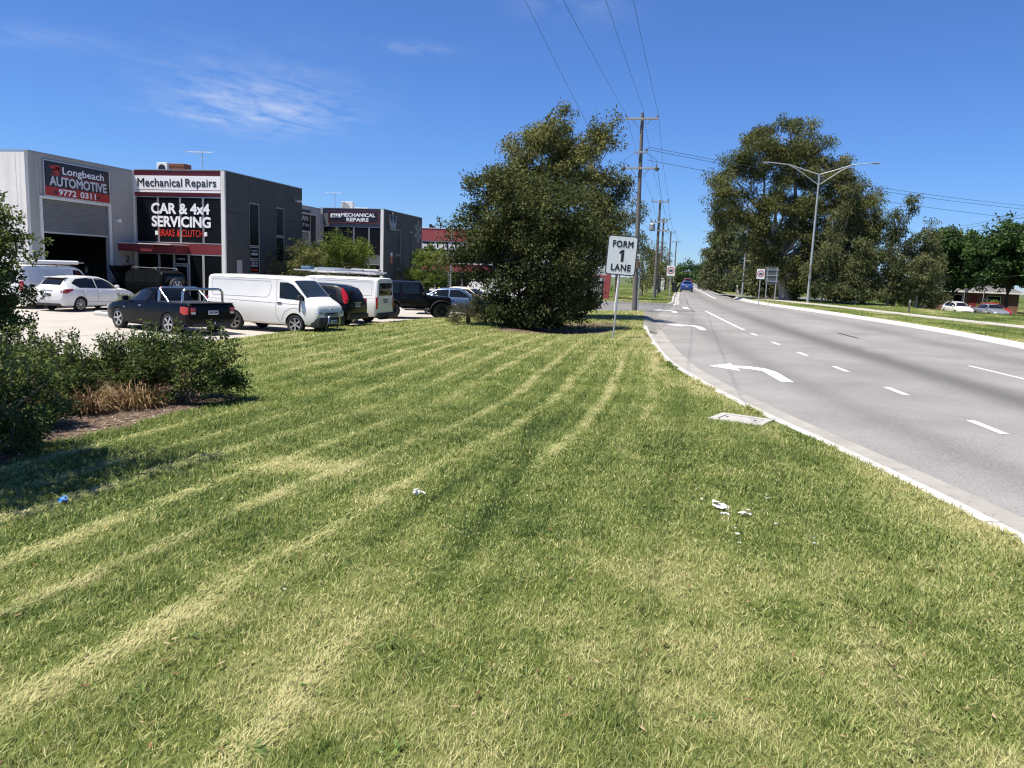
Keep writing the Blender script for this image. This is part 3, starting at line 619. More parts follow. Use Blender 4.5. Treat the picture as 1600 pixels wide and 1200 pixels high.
def wall(root, axis, c, u0, u1, z0, z1, th, openings, joints_u, joints_z, m, name='wall_panel', out=1):
    """a wall of separate panels in the plane axis=c (outer face), th behind it; openings (ua, ub, za, zb) are left out.
       axis 'x': the wall runs along y; axis 'y': it runs along x"""
    ju = [u0] + sorted(joints_u) + [u1]; jz = [z0] + sorted(joints_z) + [z1]; g = .009
    for i in range(len(ju) - 1):
        for j in range(len(jz) - 1):
            a, b, p, q = ju[i] + g, ju[i + 1] - g, jz[j] + (g if j else 0), jz[j + 1] - (g if j < len(jz) - 2 else 0)
            us = sorted({a, b} | {min(max(v, a), b) for o in openings for v in o[:2]}); zs = sorted({p, q} | {min(max(v, p), q) for o in openings for v in o[2:]})
            mb = MB(); any_ = False
            for k in range(len(us) - 1):
                for l in range(len(zs) - 1):
                    cu, cz_ = (us[k] + us[k + 1]) / 2, (zs[l] + zs[l + 1]) / 2
                    if us[k + 1] - us[k] < 1e-4 or zs[l + 1] - zs[l] < 1e-4: continue
                    if any(o[0] < cu < o[1] and o[2] < cz_ < o[3] for o in openings): continue
                    any_ = True
                    if axis == 'x': mb.box(min(c, c - out * th), max(c, c - out * th), us[k], us[k + 1], zs[l], zs[l + 1])
                    else: mb.box(us[k], us[k + 1], min(c, c - out * th), max(c, c - out * th), zs[l], zs[l + 1])
            if any_: mb.build(name, m, root)
    # dark backing behind the joints
    mb = MB()
    us = sorted({u0, u1} | {v for o in openings for v in o[:2]}); zs = sorted({z0, z1} | {v for o in openings for v in o[2:]})
    us = [v for v in us if u0 <= v <= u1]; zs = [v for v in zs if z0 <= v <= z1]
    for k in range(len(us) - 1):
        for l in range(len(zs) - 1):
            cu, cz_ = (us[k] + us[k + 1]) / 2, (zs[l] + zs[l + 1]) / 2
            if any(o[0] < cu < o[1] and o[2] < cz_ < o[3] for o in openings): continue
            d0, d1 = sorted((c - out * .05, c - out * (th - .012)))
            e = .004
            if axis == 'x': mb.box(d0, d1, us[k] + (e if us[k] == u0 else 0), us[k + 1] - (e if us[k + 1] == u1 else 0), zs[l], zs[l + 1] - (e if zs[l + 1] == z1 else 0))
            else: mb.box(us[k] + (e if us[k] == u0 else 0), us[k + 1] - (e if us[k + 1] == u1 else 0), d0, d1, zs[l], zs[l + 1] - (e if zs[l + 1] == z1 else 0))
def pane(root, axis, c, u0, u1, z0, z1, m=None, name='window', fr=.05, frame_m=None, dep=.06, out=1):
    """a window: frame with its glass as a sub-part; c is the plane of the frame's face"""
    frame_m = frame_m or M_alum_m; m = m or M_dglass
    def bx(mb, a, b, p, q, d0, d1):
        lo, hi = sorted((c - out * d0, c - out * d1))
        if axis == 'x': mb.box(lo, hi, a, b, p, q)
        else: mb.box(a, b, lo, hi, p, q)
    mb = MB(); bx(mb, u0, u0 + fr, z0, z1, 0, dep); bx(mb, u1 - fr, u1, z0, z1, 0, dep); bx(mb, u0 + fr, u1 - fr, z0, z0 + fr, 0, dep); bx(mb, u0 + fr, u1 - fr, z1 - fr, z1, 0, dep)
    f = mb.build(name, frame_m, root)
    f.location = (0, 0, 0)
    mb = MB(); bx(mb, u0 + fr + .001, u1 - fr - .001, z0 + fr + .001, z1 - fr - .001, .022, .032)
    off = wpos(root); mb.v = [(x - off.x, y - off.y, z - off.z) for x, y, z in mb.v]
    mb.build('pane', m, f, world=False)
    return f
def part(root, name, m, *boxes, b=0):
    mb = MB()
    for bx in boxes: (mb.bbox(*bx, b) if b else mb.box(*bx))
    return mb.build(name, m, root)
ZL = -.2
# ---- workshop 1: pale bay with the roller door (walls A and B)
w1 = empty('workshop_building', (-31, 32, ZL), label='pale grey workshop with half open roller door and black and red phone number sign', cat='building')
wall(w1, 'y', 30.8, -52, -30.0, ZL, 6.86, .2, [], [-30.5, -34.4, -41], [], M_wall_pale)
wall(w1, 'x', -30.0, 30.8, 37.7, ZL, 6.95, .2, [(31.45, 35.78, ZL, 4.87)], [31.38, 35.98], [], M_wall_mid)
part(w1, 'parapet_cap', M_cap, (-52, -29.97, 30.77, 31.03, 6.955, 7.0), (-30.23, -29.97, 31.032, 37.7, 6.955, 7.0))
part(w1, 'roof', M_roofm, (-52, -30.25, 31.05, 60, 6.3, 6.4))
part(w1, 'interior_wall', mat('workshop_lining', (.22, .22, .215), .8, var=.2), (-44, -43.8, 31.0, 44, ZL, 6.2), (-43.8, -30.2, 43.8, 44, ZL, 6.2))
part(w1, 'back_wall', M_wall_dark, (-52, -51.8, 31.1, 60, ZL, 6.25), (-51.7, -30.3, 59.8, 60, ZL, 6.25))
part(w1, 'floor', M_floor, (-43.7, -30.21, 31.05, 43.7, ZL, -.13))
mb = MB()
for k in range(20):      # corrugated curtain of the roller door
    z = 3.36 + k * .0755; mb.add([(-30.08, 31.46, z), (-30.08, 35.77, z), (-30.045, 35.77, z + .038), (-30.045, 31.46, z + .038), (-30.08, 31.46, z + .0755), (-30.08, 35.77, z + .0755)], [(0, 1, 2, 3), (3, 2, 5, 4)])
rd = mb.build('roller_door', M_roller, w1)
mb = MB(); mb.box(-30.1, -30.04, 31.46, 35.77, 3.27, 3.355); mb.v = [(a + 31, b - 32, c_ - ZL) for a, b, c_ in mb.v]; mb.build('bottom_rail', M_alum_m, rd, world=False)
part(w1, 'door_jamb', M_wall_pale, (-29.99, -29.93, 31.3, 31.44, ZL, 4.86)); part(w1, 'door_jamb', M_wall_pale, (-29.99, -29.93, 35.79, 35.95, ZL, 4.86))
part(w1, 'door_head', M_wall_pale, (-29.99, -29.92, 31.3, 35.95, 4.88, 5.0))
part(w1, 'work_bench', M_sblack, (-36.5, -35.9, 32.0, 34.2, 1.9, 2.6)); part(w1, 'hoist_post', M_steel, (-34.2, -34.0, 34.9, 35.1, -.12, 3.2)); part(w1, 'shelf', M_wall_pale, (-37.5, -36.6, 31.4, 36, .9, 1.0), (-37.5, -36.6, 31.4, 36, 1.6, 1.66))
# sign over the door
sg = part(w1, 'sign_board', M_sblack, (-29.985, -29.93, 31.62, 35.84, 5.06, 6.66)); sg['label'] = 'black and red sign over the roller door'
part(w1, 'sign_frame', M_alum, (-29.99, -29.915, 31.57, 31.615, 5.01, 6.71), (-29.99, -29.915, 35.845, 35.89, 5.01, 6.71), (-29.99, -29.915, 31.616, 35.844, 6.665, 6.71), (-29.99, -29.915, 31.616, 35.844, 5.01, 5.055))
part(w1, 'sign_band', M_sred, (-29.928, -29.92, 31.62, 35.84, 5.06, 5.48))
text('lettering', 'Longbeach', (2.75, .46), (-29.93, 32.72, 6.02), XU, ZU, M_txt, w1, bold=.012)
text('lettering', 'AUTOMOTIVE', (3.75, .47), (-29.93, 31.9, 5.53), XU, ZU, M_silver, w1, bold=.022)
text('lettering', '9772', (1.13, .30), (-29.92, 32.42, 5.12), XU, ZU, M_txt, w1, bold=.024); text('lettering', '0311', (1.05, .30), (-29.92, 33.80, 5.12), XU, ZU, M_txt, w1, bold=.024)
part(w1, 'sign_rule', M_txtr, (-29.929, -29.924, 31.95, 33.5, 6.03, 6.06)); part(w1, 'sign_rule', M_txtr, (-29.929, -29.924, 34.1, 35.65, 5.99, 6.02))
part(w1, 'sign_block', M_sblack, (-29.919, -29.914, 32.14, 32.36, 5.17, 5.30)); part(w1, 'sign_block', M_sblack, (-29.919, -29.914, 34.93, 35.15, 5.17, 5.30))
mb = MB()
for (y0, z0, y1, z1, w_) in ((31.85, 6.45, 32.6, 6.28, .10), (32.0, 6.36, 32.6, 6.14, .08), (32.15, 6.5, 32.66, 6.36, .09), (32.1, 6.2, 32.55, 6.08, .05), (32.3, 6.44, 32.68, 6.26, .07)):
    mb.poly3([(-29.928, y0, z0), (-29.928, (y0 + y1) / 2, (z0 + z1) / 2 - w_), (-29.928, y1, z1), (-29.928, (y0 + y1) / 2 + .05, (z0 + z1) / 2 + w_)], (.006, 0, 0))
mb.build('flame_emblem', mat('flame_red', (.42, .035, .02), .5), w1)
mb = MB(); mb.tube([(-33.2, 30.74, ZL), (-33.2, 30.74, 6.7)], .045, 8); mb.build('downpipe', M_wall_mid, w1, smooth=50)
mb = MB(); mb.tube([(-29.93, 37.55, ZL), (-29.93, 37.55, 2.55)], .04, 8); mb.build('downpipe', M_wall_mid, w1, smooth=50)
# side pier between roller door and office front, with number 2 and the small camera
text('house_number', '2', (.26, .36), (-29.995, 37.0, 2.02), XU, ZU, M_txtd, w1, bold=.02)
cb = part(w1, 'wall_light', M_acw, (-29.99, -29.80, 36.33, 36.52, 4.10, 4.28))

# ---- office front with the big lettered windows (walls C and D)
w2 = empty('repair_shop_building', (-27, 40, ZL), label='slate grey shop with white fascia sign, red awning and big lettering across black windows', cat='building')
C = 37.9; DX = -24.4
wall(w2, 'x', DX, C, 46.4, ZL, 7.02, .2, [(40.2, 41.28, 1.2, 5.6), (43.14, 44.15, 2.2, 5.6)], [40.12, 41.36, 43.06, 44.23], [4.9], M_wall_dark)
part(w2, 'corner_blade', M_wall_pale, (-24.62, -24.405, C - .12, C - .005, ZL, 7.02))
part(w2, 'side_return', M_wall_pale, (-30.19, -30.0, 37.72, C + .25, ZL, 6.99))
part(w2, 'rear_wall', M_wall_dark, (-30, -24.6, 46.2, 46.38, ZL, 6.9))
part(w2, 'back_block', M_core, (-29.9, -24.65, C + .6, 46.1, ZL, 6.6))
part(w2, 'roof', M_roofm, (-29.98, -24.62, C + .31, 46.15, 6.7, 6.78))
part(w2, 'parapet_cap', M_cap, (-30.0, -24.38, C - .11, C + .3, 7.025, 7.07), (-24.64, -24.38, C + .302, 46.42, 7.025, 7.07))
part(w2, 'fascia', M_red, (-29.99, -24.63, C - .03, C + .3, 5.66, 7.02))
part(w2, 'spandrel', M_red, (-29.99, -24.63, C - .02, C + .2, 2.58, 3.12))
sgn = part(w2, 'sign_board', M_white, (-29.98, -24.66, C - .09, C - .032, 5.86, 6.74))
text('lettering', 'Mechanical', (2.78, .44), (-29.75, C - .09, 6.16), XR, ZU, M_txtd, w2, bold=.008); text('lettering', 'Repairs', (1.88, .56), (-26.78, C - .09, 6.04), XR, ZU, M_txtd, w2, bold=.006)
part(w2, 'sign_rule', M_red, (-29.98, -24.66, C - .096, C - .091, 5.98, 6.0))
for a, b in ((-29.97, -28.58), (-28.56, -27.2), (-27.18, -25.8), (-25.78, -24.66)):
    pane(w2, 'y', C - .01, a, b, 3.14, 5.64, M_film, fr=.045, frame_m=M_alum, out=-1)
text('lettering', 'CAR & 4x4', (3.62, .60), (-29.0, C - .012, 4.70), XR, ZU, M_txt, w2, bold=.024, gap=.004, depth=.004)
text('lettering', 'SERVICING', (3.66, .60), (-28.98, C - .012, 4.0), XR, ZU, M_txt, w2, bold=.024, gap=.004, depth=.004)
text('lettering', 'BRAKE & CLUTCH', (2.70, .38), (-28.52, C - .012, 3.50), XR, ZU, M_txtr, w2, bold=.0, gap=.006)
part(w2, 'sign_block', M_txt, (-28.78, -28.60, C - .022, C - .016, 3.56, 3.78)); part(w2, 'sign_block', M_txt, (-25.74, -25.56, C - .022, C - .016, 3.56, 3.78))
for a, b in ((-29.97, -28.6), (-28.58, -27.66), (-26.72, -25.84), (-25.82, -24.66)):
    pane(w2, 'y', C - .01, a, b, ZL + .1, 2.57, M_dglass, fr=.05, frame_m=M_alum_m, out=-1)
pane(w2, 'y', C - .01, -27.64, -26.74, 2.0, 2.57, M_dglass, fr=.05, out=-1)
text('lettering', '2 OFFICE', (.5, .09), (-27.45, C - .012, 2.24), XR, ZU, M_silver, w2, bold=.01, gap=.006)
dr = pane(w2, 'y', C - .02, -27.62, -26.76, ZL + .05, 1.97, M_dglass, name='door', fr=.09, frame_m=M_alum, out=-1)
part(w2, 'service_door', mat('maroon_door', (.07, .012, .012), .5), (-29.995, -29.95, 36.7, 37.55, ZL, 1.85))
# awning wrapping round the corner of the pier
part(w2, 'awning', M_red, (-31.2 + 1.25, -27.9, C - 1.5, C - .34, 2.62, 3.0)); part(w2, 'awning_flashing', M_wall_pale, (-30.0, -26.7, C - 1.56, C - .1, 3.003, 3.05))
part(w2, 'awning', M_red, (-27.895, -26.72, C - 1.15, C - .04, 2.60, 2.98))
# slit windows and door signs in the side wall
for (a, b, p, q) in ((40.2, 41.28, 3.17, 5.6), (43.14, 44.15, 3.9, 5.6), (43.14, 44.15, 2.22, 3.86)):
    pane(w2, 'x', DX - .02, a, b, p, q, M_dglass, fr=.05, frame_m=M_wall_mid)
pane(w2, 'x', DX - .02, 40.2, 41.28, 2.44, 3.13, M_film, fr=.05, frame_m=M_wall_mid); pane(w2, 'x', DX - .02, 40.2, 41.28, 1.22, 2.40, M_film, fr=.05, frame_m=M_wall_mid)
text('lettering', 'Longbeach', (.6, .12), (DX - .04, 40.44, 2.86), XU, ZU, M_silver, w2, gap=.006); text('lettering', 'AUTOMOTIVE', (.72, .14), (DX - .04, 40.38, 2.66), XU, ZU, M_silver, w2, bold=.03, gap=.006)
text('lettering', 'CAR & 4x4', (.70, .12), (DX - .04, 40.39, 2.18), XU, ZU, M_silver, w2, bold=.02, gap=.006); text('lettering', 'SERVICING', (.70, .12), (DX - .04, 40.39, 2.01), XU, ZU, M_silver, w2, bold=.02, gap=.006)
text('lettering', 'BRAKE & CLUTCH', (.70, .14), (DX - .04, 40.39, 1.75), XU, ZU, M_txtr, w2, bold=.01, gap=.006)
text('lettering', 'MECHANICAL', (.74, .1), (DX - .04, 40.37, 1.56), XU, ZU, M_silver, w2, bold=.02, gap=.006); text('lettering', 'REPAIRS', (.55, .1), (DX - .04, 40.46, 1.4), XU, ZU, M_silver, w2, bold=.02, gap=.006)
part(w2, 'meter_box', M_wall_mid, (DX + .002, DX + .03, 38.85, 39.36, 1.55, 2.36), b=.008)
mb = MB(); mb.tube([(DX + .002, 45.3, 6.35), (DX + .18, 45.35, 6.22)], .03); mb.bbox(DX + .1, DX + .34, 45.2, 45.5, 6.10, 6.22, .02); mb.build('security_light', M_steel, w2); mb = MB(); mb.tube([(DX + .002, 45.75, 6.2), (DX + .25, 45.75, 6.2)], .02, 6); mb.lathe([(.02, 0), (.07, .03), (.07, .1), (.02, .13)], 10, 'z', (DX + .25, 45.75, 6.12)); mb.build('security_camera', M_acw, w2)
# rooftop plant and aerial
ac = empty('rooftop_air_conditioner', (-30.3, 41, 6.8), label='small white air conditioner on the roof edge above the white fascia sign', cat='air conditioner')
mb = MB(); mb.bbox(-30.78, -30.08, 40.8, 41.1, 6.82, 7.85, .03); mb.build('case', M_acw, ac); mb = MB(); mb.lathe([(.24, 0), (.24, .02), (.05, .03)], 20, 'y', (-30.43, 40.775, 7.5)); mb.build('fan_grille', M_sblack, ac)
rv = empty('rooftop_rusty_duct', (-29.6, 41.3, 6.8), label='rust brown box duct on the roof beside the white air conditioner', cat='duct')
mb = MB(); mb.bbox(-30.06, -29.1, 41.0, 41.7, 6.79, 7.82, .02); mb.build('box', M_rust, rv)
mb = MB(); 
for k in range(6): mb.box(-30.0, -29.16, 40.975, 40.995, 6.95 + k * .14, 7.03 + k * .14)
mb.build('louvre', M_rust, rv)
def aerial(loc, h, span, label):
    a = empty('television_aerial', loc, label=label, cat='aerial')
    x, y, z = loc; mb = MB(); mb.tube([(x, y, z), (x, y, z + h)], .02, 6); mb.build('mast', M_steel, a)
    mb = MB(); mb.tube([(x - span * .62, y, z + h), (x + span * .38, y, z + h - .02)], .014, 5)
    for k in range(9):
        t = x - span * .6 + k * span * .115; mb.tube([(t, y - .3, z + h), (t, y + .3, z + h)], .009, 4)
    mb.tube([(x, y, z + h - .45), (x - span * .25, y, z + h - .03)], .01, 4); mb.build('boom', M_alum, a); return a
aerial((-28.0, 41.2, 6.77), 1.75, 1.7, 'thin aerial with many rods on the roof above the white fascia sign')

# ---- link wall with the cut-off sign
w3 = empty('link_building', (-32, 52, ZL), label='low grey link building with a black crown sign, set back between the two shops', cat='building')
wall(w3, 'x', -30.66, 46.6, 61.6, ZL, 6.95, .2, [(54.6, 59.4, ZL, 4.85)], [49.0, 54.5, 59.6], [], M_wall_mid)
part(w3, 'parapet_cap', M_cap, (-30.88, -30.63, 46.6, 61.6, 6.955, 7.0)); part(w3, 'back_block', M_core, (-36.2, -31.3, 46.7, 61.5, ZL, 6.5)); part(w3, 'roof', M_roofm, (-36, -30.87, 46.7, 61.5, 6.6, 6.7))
mb = MB()
for k in range(66): z = ZL + .02 + k * .0755; mb.add([(-30.75, 54.6, z), (-30.75, 59.4, z), (-30.715, 59.4, z + .038), (-30.715, 54.6, z + .038), (-30.75, 54.6, z + .0755), (-30.75, 59.4, z + .0755)], [(0, 1, 2, 3), (3, 2, 5, 4)])
mb.build('roller_door', M_roller, w3)
part(w3, 'sign_board', M_sblack, (-30.645, -30.60, 55.4, 59.55, 5.0, 6.66))
text('lettering', 'CROWN', (2.5, .40), (-30.60, 56.7, 5.78), XU, ZU, M_silver, w3, bold=.0); text('lettering', 'AUTOMOTIVE', (3.3, .24), (-30.60, 56.0, 5.32), XU, ZU, M_silver, w3, spacing=1.3)

# ---- second shop
w4 = empty('second_repair_shop', (-27.8, 64, ZL), label='dark grey shop with black fascia sign, crown and snowflake on its side wall', cat='building')
C4 = 61.8; DX4 = -25.0; zb = .0
wall(w4, 'x', DX4, C4, 71.4, ZL, 7.05, .2, [(64.75, 65.85, zb, 5.6), (67.95, 69.0, 2.0, 5.6)], [64.4, 66.6, 67.8, 69.15], [3.9], M_wall_dark)
part(w4, 'corner_blade', M_wall_pale, (-25.25, -25.005, C4 - .14, C4 - .005, ZL, 7.05))
part(w4, 'side_return', M_wall_mid, (-30.75, -30.55, C4 - .1, C4 + .3, ZL, 7.0))
part(w4, 'fascia', mat('fascia_slate', (.10, .115, .13), .6), (-30.54, -25.26, C4 - .03, C4 + .3, 5.6, 7.04)); part(w4, 'spandrel', mat('fascia_slate', (.10, .115, .13)), (-30.54, -25.26, C4 - .02, C4 + .2, 2.5, 3.15))
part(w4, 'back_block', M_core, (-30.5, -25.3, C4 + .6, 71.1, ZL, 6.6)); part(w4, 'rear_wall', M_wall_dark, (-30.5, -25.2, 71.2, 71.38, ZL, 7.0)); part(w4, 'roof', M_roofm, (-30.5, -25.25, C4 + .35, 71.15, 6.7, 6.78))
part(w4, 'parapet_cap', M_cap, (-30.76, -24.97, C4 - .13, C4 + .3, 7.055, 7.1), (-25.24, -24.97, C4 + .302, 71.42, 7.055, 7.1))
part(w4, 'sign_board', M_sblack, (-30.0, -25.5, C4 - .10, C4 - .032, 5.92, 6.80)); part(w4, 'sign_frame', M_red, (-30.05, -30.003, C4 - .11, C4 - .033, 5.87, 6.85), (-25.497, -25.45, C4 - .11, C4 - .033, 5.87, 6.85), (-30.002, -25.498, C4 - .11, C4 - .033, 6.803, 6.85), (-30.002, -25.498, C4 - .11, C4 - .033, 5.87, 5.917))
text('lettering', 'MECHANICAL', (3.1, .32), (-28.85, C4 - .10, 6.38), XR, ZU, M_txt, w4, bold=.022); text('lettering', 'REPAIRS', (2.0, .32), (-28.35, C4 - .10, 5.99), XR, ZU, M_txt, w4, bold=.022)
ap = part(w4, 'patch_label', M_white, (-29.8, -28.9, C4 - .125, C4 - .11, 6.30, 6.62)); text('lettering', 'ALL', (.66, .2), (-29.68, C4 - .125, 6.36), XR, ZU, M_txtd, w4, bold=.02)
for a, b in ((-30.53, -29.26), (-29.24, -27.73), (-27.71, -26.34), (-26.32, -25.27)): pane(w4, 'y', C4 - .01, a, b, 3.17, 5.58, M_film, fr=.05, frame_m=M_alum, out=-1)
for a, b in ((-30.53, -29.3), (-27.2, -26.36), (-26.34, -25.27)): pane(w4, 'y', C4 - .01, a, b, .05, 2.48, M_dglass, fr=.05, out=-1)
pane(w4, 'y', C4 - .02, -28.7, -27.25, .05, 2.15, M_dglass, name='door', fr=.12, frame_m=M_alum, out=-1); pane(w4, 'y', C4 - .02, -28.7, -27.25, 2.17, 2.48, M_film, fr=.05, out=-1)
part(w4, 'hanging_sign', M_sblack, (-29.0, -27.1, C4 - .4, C4 - .3, 2.55, 3.05)); text('lettering', 'OFFICE', (.7, .14), (-28.3, C4 - .02, 2.24), XR, ZU, M_silver, w4, gap=.006)
for (a, b, p, q) in ((64.75, 65.85, 3.4, 5.6), (64.75, 65.85, 2.2, 3.35), (64.75, 65.85, .05, 2.15), (67.95, 69.0, 2.02, 5.6)): pane(w4, 'x', DX4 - .02, a, b, p, q, M_dglass, fr=.06, frame_m=M_wall_mid)
M_crown = mat('crown_steel', (.24, .24, .25), .4, metal=.5)
def ypoly(root, name, pts, x, d, m):
    mb = MB()
    for p in pts: mb.poly3([(x, a, b) for a, b in p], (d, 0, 0))
    return mb.build(name, m, root)
y0 = 62.75; ypoly(w4, 'crown_emblem', [[(y0 + .05, 5.45), (y0 + 1.35, 5.45), (y0 + 1.32, 5.62), (y0 + .08, 5.62)], [(y0 + .08, 5.66), (y0 + 1.32, 5.66), (y0 + 1.5, 6.55), (y0 + 1.4, 6.55), (y0 + 1.12, 6.05), (y0 + .9, 6.05), (y0 + .76, 6.75), (y0 + .64, 6.75), (y0 + .5, 6.05), (y0 + .28, 6.05), (y0, 6.55), (y0 - .1, 6.55)],
    [(y0 - .14, 6.57), (y0 + .06, 6.57), (y0 + .02, 6.72), (y0 - .1, 6.72)], [(y0 + .6, 6.77), (y0 + .8, 6.77), (y0 + .76, 6.93), (y0 + .64, 6.93)], [(y0 + 1.34, 6.57), (y0 + 1.54, 6.57), (y0 + 1.5, 6.72), (y0 + 1.38, 6.72)]], DX4 + .02, .16, M_crown)
mb = MB(); cy, cz_ = 70.3, 5.7
for k in range(6):
    a = R(60 * k + 30); P = lambda r, t=0: (DX4 + .004, cy + r * math.cos(a + t) * .95, cz_ + r * math.sin(a + t))
    def seg(p, q, w_):
        p = Vector(p); q = Vector(q); d = (q - p).normalized(); n_ = Vector((1, 0, 0)).cross(d) * w_; mb.poly3([p - n_, q - n_, q + n_, p + n_], (.012, 0, 0))
    seg(P(.08), P(1.0), .035)
    for r_ in (.45, .72):
        seg(P(r_), P(r_ + .28, .28), .026); seg(P(r_), P(r_ + .28, -.28), .026)
mb.build('snowflake_emblem', mat('snowflake_paint', (.36, .38, .39), .6), w4)
part(w4, 'wall_notice', mat('notice_orange', (.45, .12, .06), .6), (DX4 + .003, DX4 + .02, 63.35, 63.8, 2.6, 3.15)); part(w4, 'wall_notice', mat('notice_pale', (.5, .6, .62), .6), (DX4 + .003, DX4 + .02, 63.35, 63.8, 3.2, 3.55))
ac2 = empty('rooftop_condenser', (-29.2, 64, 6.78), label='white condenser unit with round fan above the black fascia sign', cat='air conditioner')
mb = MB(); mb.bbox(-29.85, -28.75, 63.8, 64.2, 6.82, 7.82, .03); mb.build('case', M_acw, ac2); mb = MB(); mb.lathe([(.36, 0), (.36, .02), (.1, .03)], 24, 'y', (-29.4, 63.77, 7.35)); mb.build('fan_grille', M_wall_mid, ac2)
ac3 = empty('rooftop_condenser', (-27.9, 64, 6.78), label='low wide white condenser just right of the unit with the round fan', cat='air conditioner')
mb = MB(); mb.bbox(-28.65, -27.3, 63.8, 64.4, 6.82, 7.32, .03); mb.build('case', M_acw, ac3)
aerial((-30.3, 63.6, 6.77), 1.75, 1.6, 'lone aerial rod on the roof left of the condenser units')

# ---- picture framing shop
w5 = empty('framing_shop', (-27.5, 90, ZL), label='red clad shop with white picture framing letters on black windows', cat='building')
C5 = 88.0
part(w5, 'fascia', M_redb, (-32.5, -22.1, C5 - .05, C5 + .3, 5.58, 7.02)); part(w5, 'spandrel', M_redb, (-32.5, -22.1, C5 - .04, C5 + .3, 2.10, 2.98)); part(w5, 'sill_flashing', M_acw, (-32.5, -22.1, C5 - .12, C5 - .045, 2.985, 3.06))
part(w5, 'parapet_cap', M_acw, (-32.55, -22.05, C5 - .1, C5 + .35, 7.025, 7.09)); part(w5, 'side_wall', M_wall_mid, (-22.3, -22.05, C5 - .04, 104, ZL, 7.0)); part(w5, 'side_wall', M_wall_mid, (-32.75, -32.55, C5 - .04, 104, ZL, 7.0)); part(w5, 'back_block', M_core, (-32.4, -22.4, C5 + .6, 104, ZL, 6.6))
for k in range(6):
    a = -32.5 + k * 1.7; pane(w5, 'y', C5 - .01, a, a + 1.67, 3.07, 5.56, M_film, fr=.06, frame_m=M_alum, out=-1); pane(w5, 'y', C5 - .01, a, a + 1.67, .1, 2.08, M_dglass, fr=.06, frame_m=M_alum, out=-1)
text('lettering', 'PICTURE FRAMING', (6.6, .62), (-30.7, C5 - .012, 4.62), XR, ZU, M_txt, w5, bold=.028, gap=.008)
text('lettering', 'PREMIUM QUALITY', (5.2, .40), (-30.6, C5 - .012, 3.92), XR, ZU, M_txt, w5, bold=.028, gap=.008); text('lettering', 'FRAMING', (2.9, .38), (-28.9, C5 - .012, 3.34), XR, ZU, M_txt, w5, bold=.028, gap=.008)
vt = empty('roof_vent', (-29.8, 89, 6.9), label='small black cowl on the roof of the red framing shop', cat='vent'); mb = MB(); mb.poly3([(-30.2, 88.8, 6.95), (-29.4, 88.8, 6.95), (-29.5, 88.8, 7.25), (-30.2, 88.8, 7.6)], (0, .4, 0)); mb.build('cowl', M_sblack, vt)
for i, (x_, y_) in enumerate(((-16.2, 50.0), (-15.9, 52.4))):
    o = empty('bollard', (x_, y_, float(lot_z(y_))), label=('yellow bollard standing left of its twin before the red framing shop', 'yellow bollard standing right of its twin before the red framing shop')[i], cat='bollard', group='yellow bollards')
    mb = MB(); mb.lathe([(.08, 0), (.08, .98), (.06, 1.05), (.02, 1.08)], 14); mb.build('post', mat('bollard_yellow', (.62, .38, .03), .5), o, world=False); mb = MB(); mb.lathe([(.14, 0), (.14, .02), (.1, .03)], 14); mb.build('base_plate', M_steel, o, world=False)
lp = empty('estate_lamp_post', (-15.6, 50.6, float(lot_z(50.6))), label='slim grey post with yellow foot beside the yellow bollards', cat='post')
mb = MB(); mb.tube([(0, 0, 0), (0, 0, 5.6)], .05, 8); mb.build('pole', M_steel, lp, world=False); mb = MB(); mb.lathe([(.09, 0), (.09, .8)], 12); mb.build('sleeve', mat('bollard_yellow', (.62, .38, .03)), lp, world=False)

# ------------------------------------------------------------------ vehicles
def paint(name, col, rough=.35, coat=.6, metal=0.0): return mat('paint_' + name, col, rough, coat=coat if sum(col) > .3 else .35, metal=metal if sum(col) > .3 else 0, var=.05, vscale=2.0, spec=.4 if sum(col) > .3 else .2)
P_white = paint('white', (.76, .75, .72)); P_black = mat('paint_black', (.005, .005, .007), .28, coat=.18, spec=.15); P_navy = mat('paint_midnight', (.003, .0038, .007), .25, coat=.10, spec=.08)
P_silver = paint('silver', (.40, .41, .42), .35, metal=.6); P_beige = paint('beige', (.52, .46, .33)); P_blue = paint('steel_blue', (.07, .12, .21), .35, metal=.3); P_dgreen = mat('paint_dark_green', (.004, .005, .005), .3, coat=.06, spec=.06)
P_brightblue = paint('bright_blue', (.02, .07, .28)); P_redc = paint('red', (.35, .02, .02))
M_cglass = mat('car_glass', (.008, .010, .012), .03, spec=.4); M_cglass2 = mat('car_glass_clear', (.022, .03, .034), .03, spec=.5)
M_rub = mat('tyre_rubber', (.018, .018, .019), .85); M_plast = mat('black_plastic', (.022, .022, .024), .6); M_alloy = mat('alloy', (.55, .56, .57), .3, metal=.85); M_alloyd = mat('dark_alloy', (.03, .03, .032), .4, metal=.5)
M_tail = mat('tail_lamp_red', (.38, .008, .01), .15, coat=1.0); M_head = mat('head_lamp_glass', (.55, .57, .58), .12, coat=1.0, metal=.3); M_amber = mat('lamp_amber', (.6, .2, .03), .2, coat=1.0)
M_chrome = mat('chrome', (.50, .51, .52), .24, metal=1.0); M_plate = mat('number_plate', (.62, .64, .64), .5); M_platet = mat('plate_text', (.03, .05, .16), .5); M_gap = mat('panel_gap', (.015, .015, .016), .9); M_arch = mat('wheel_well', (.008, .008, .008), .95)

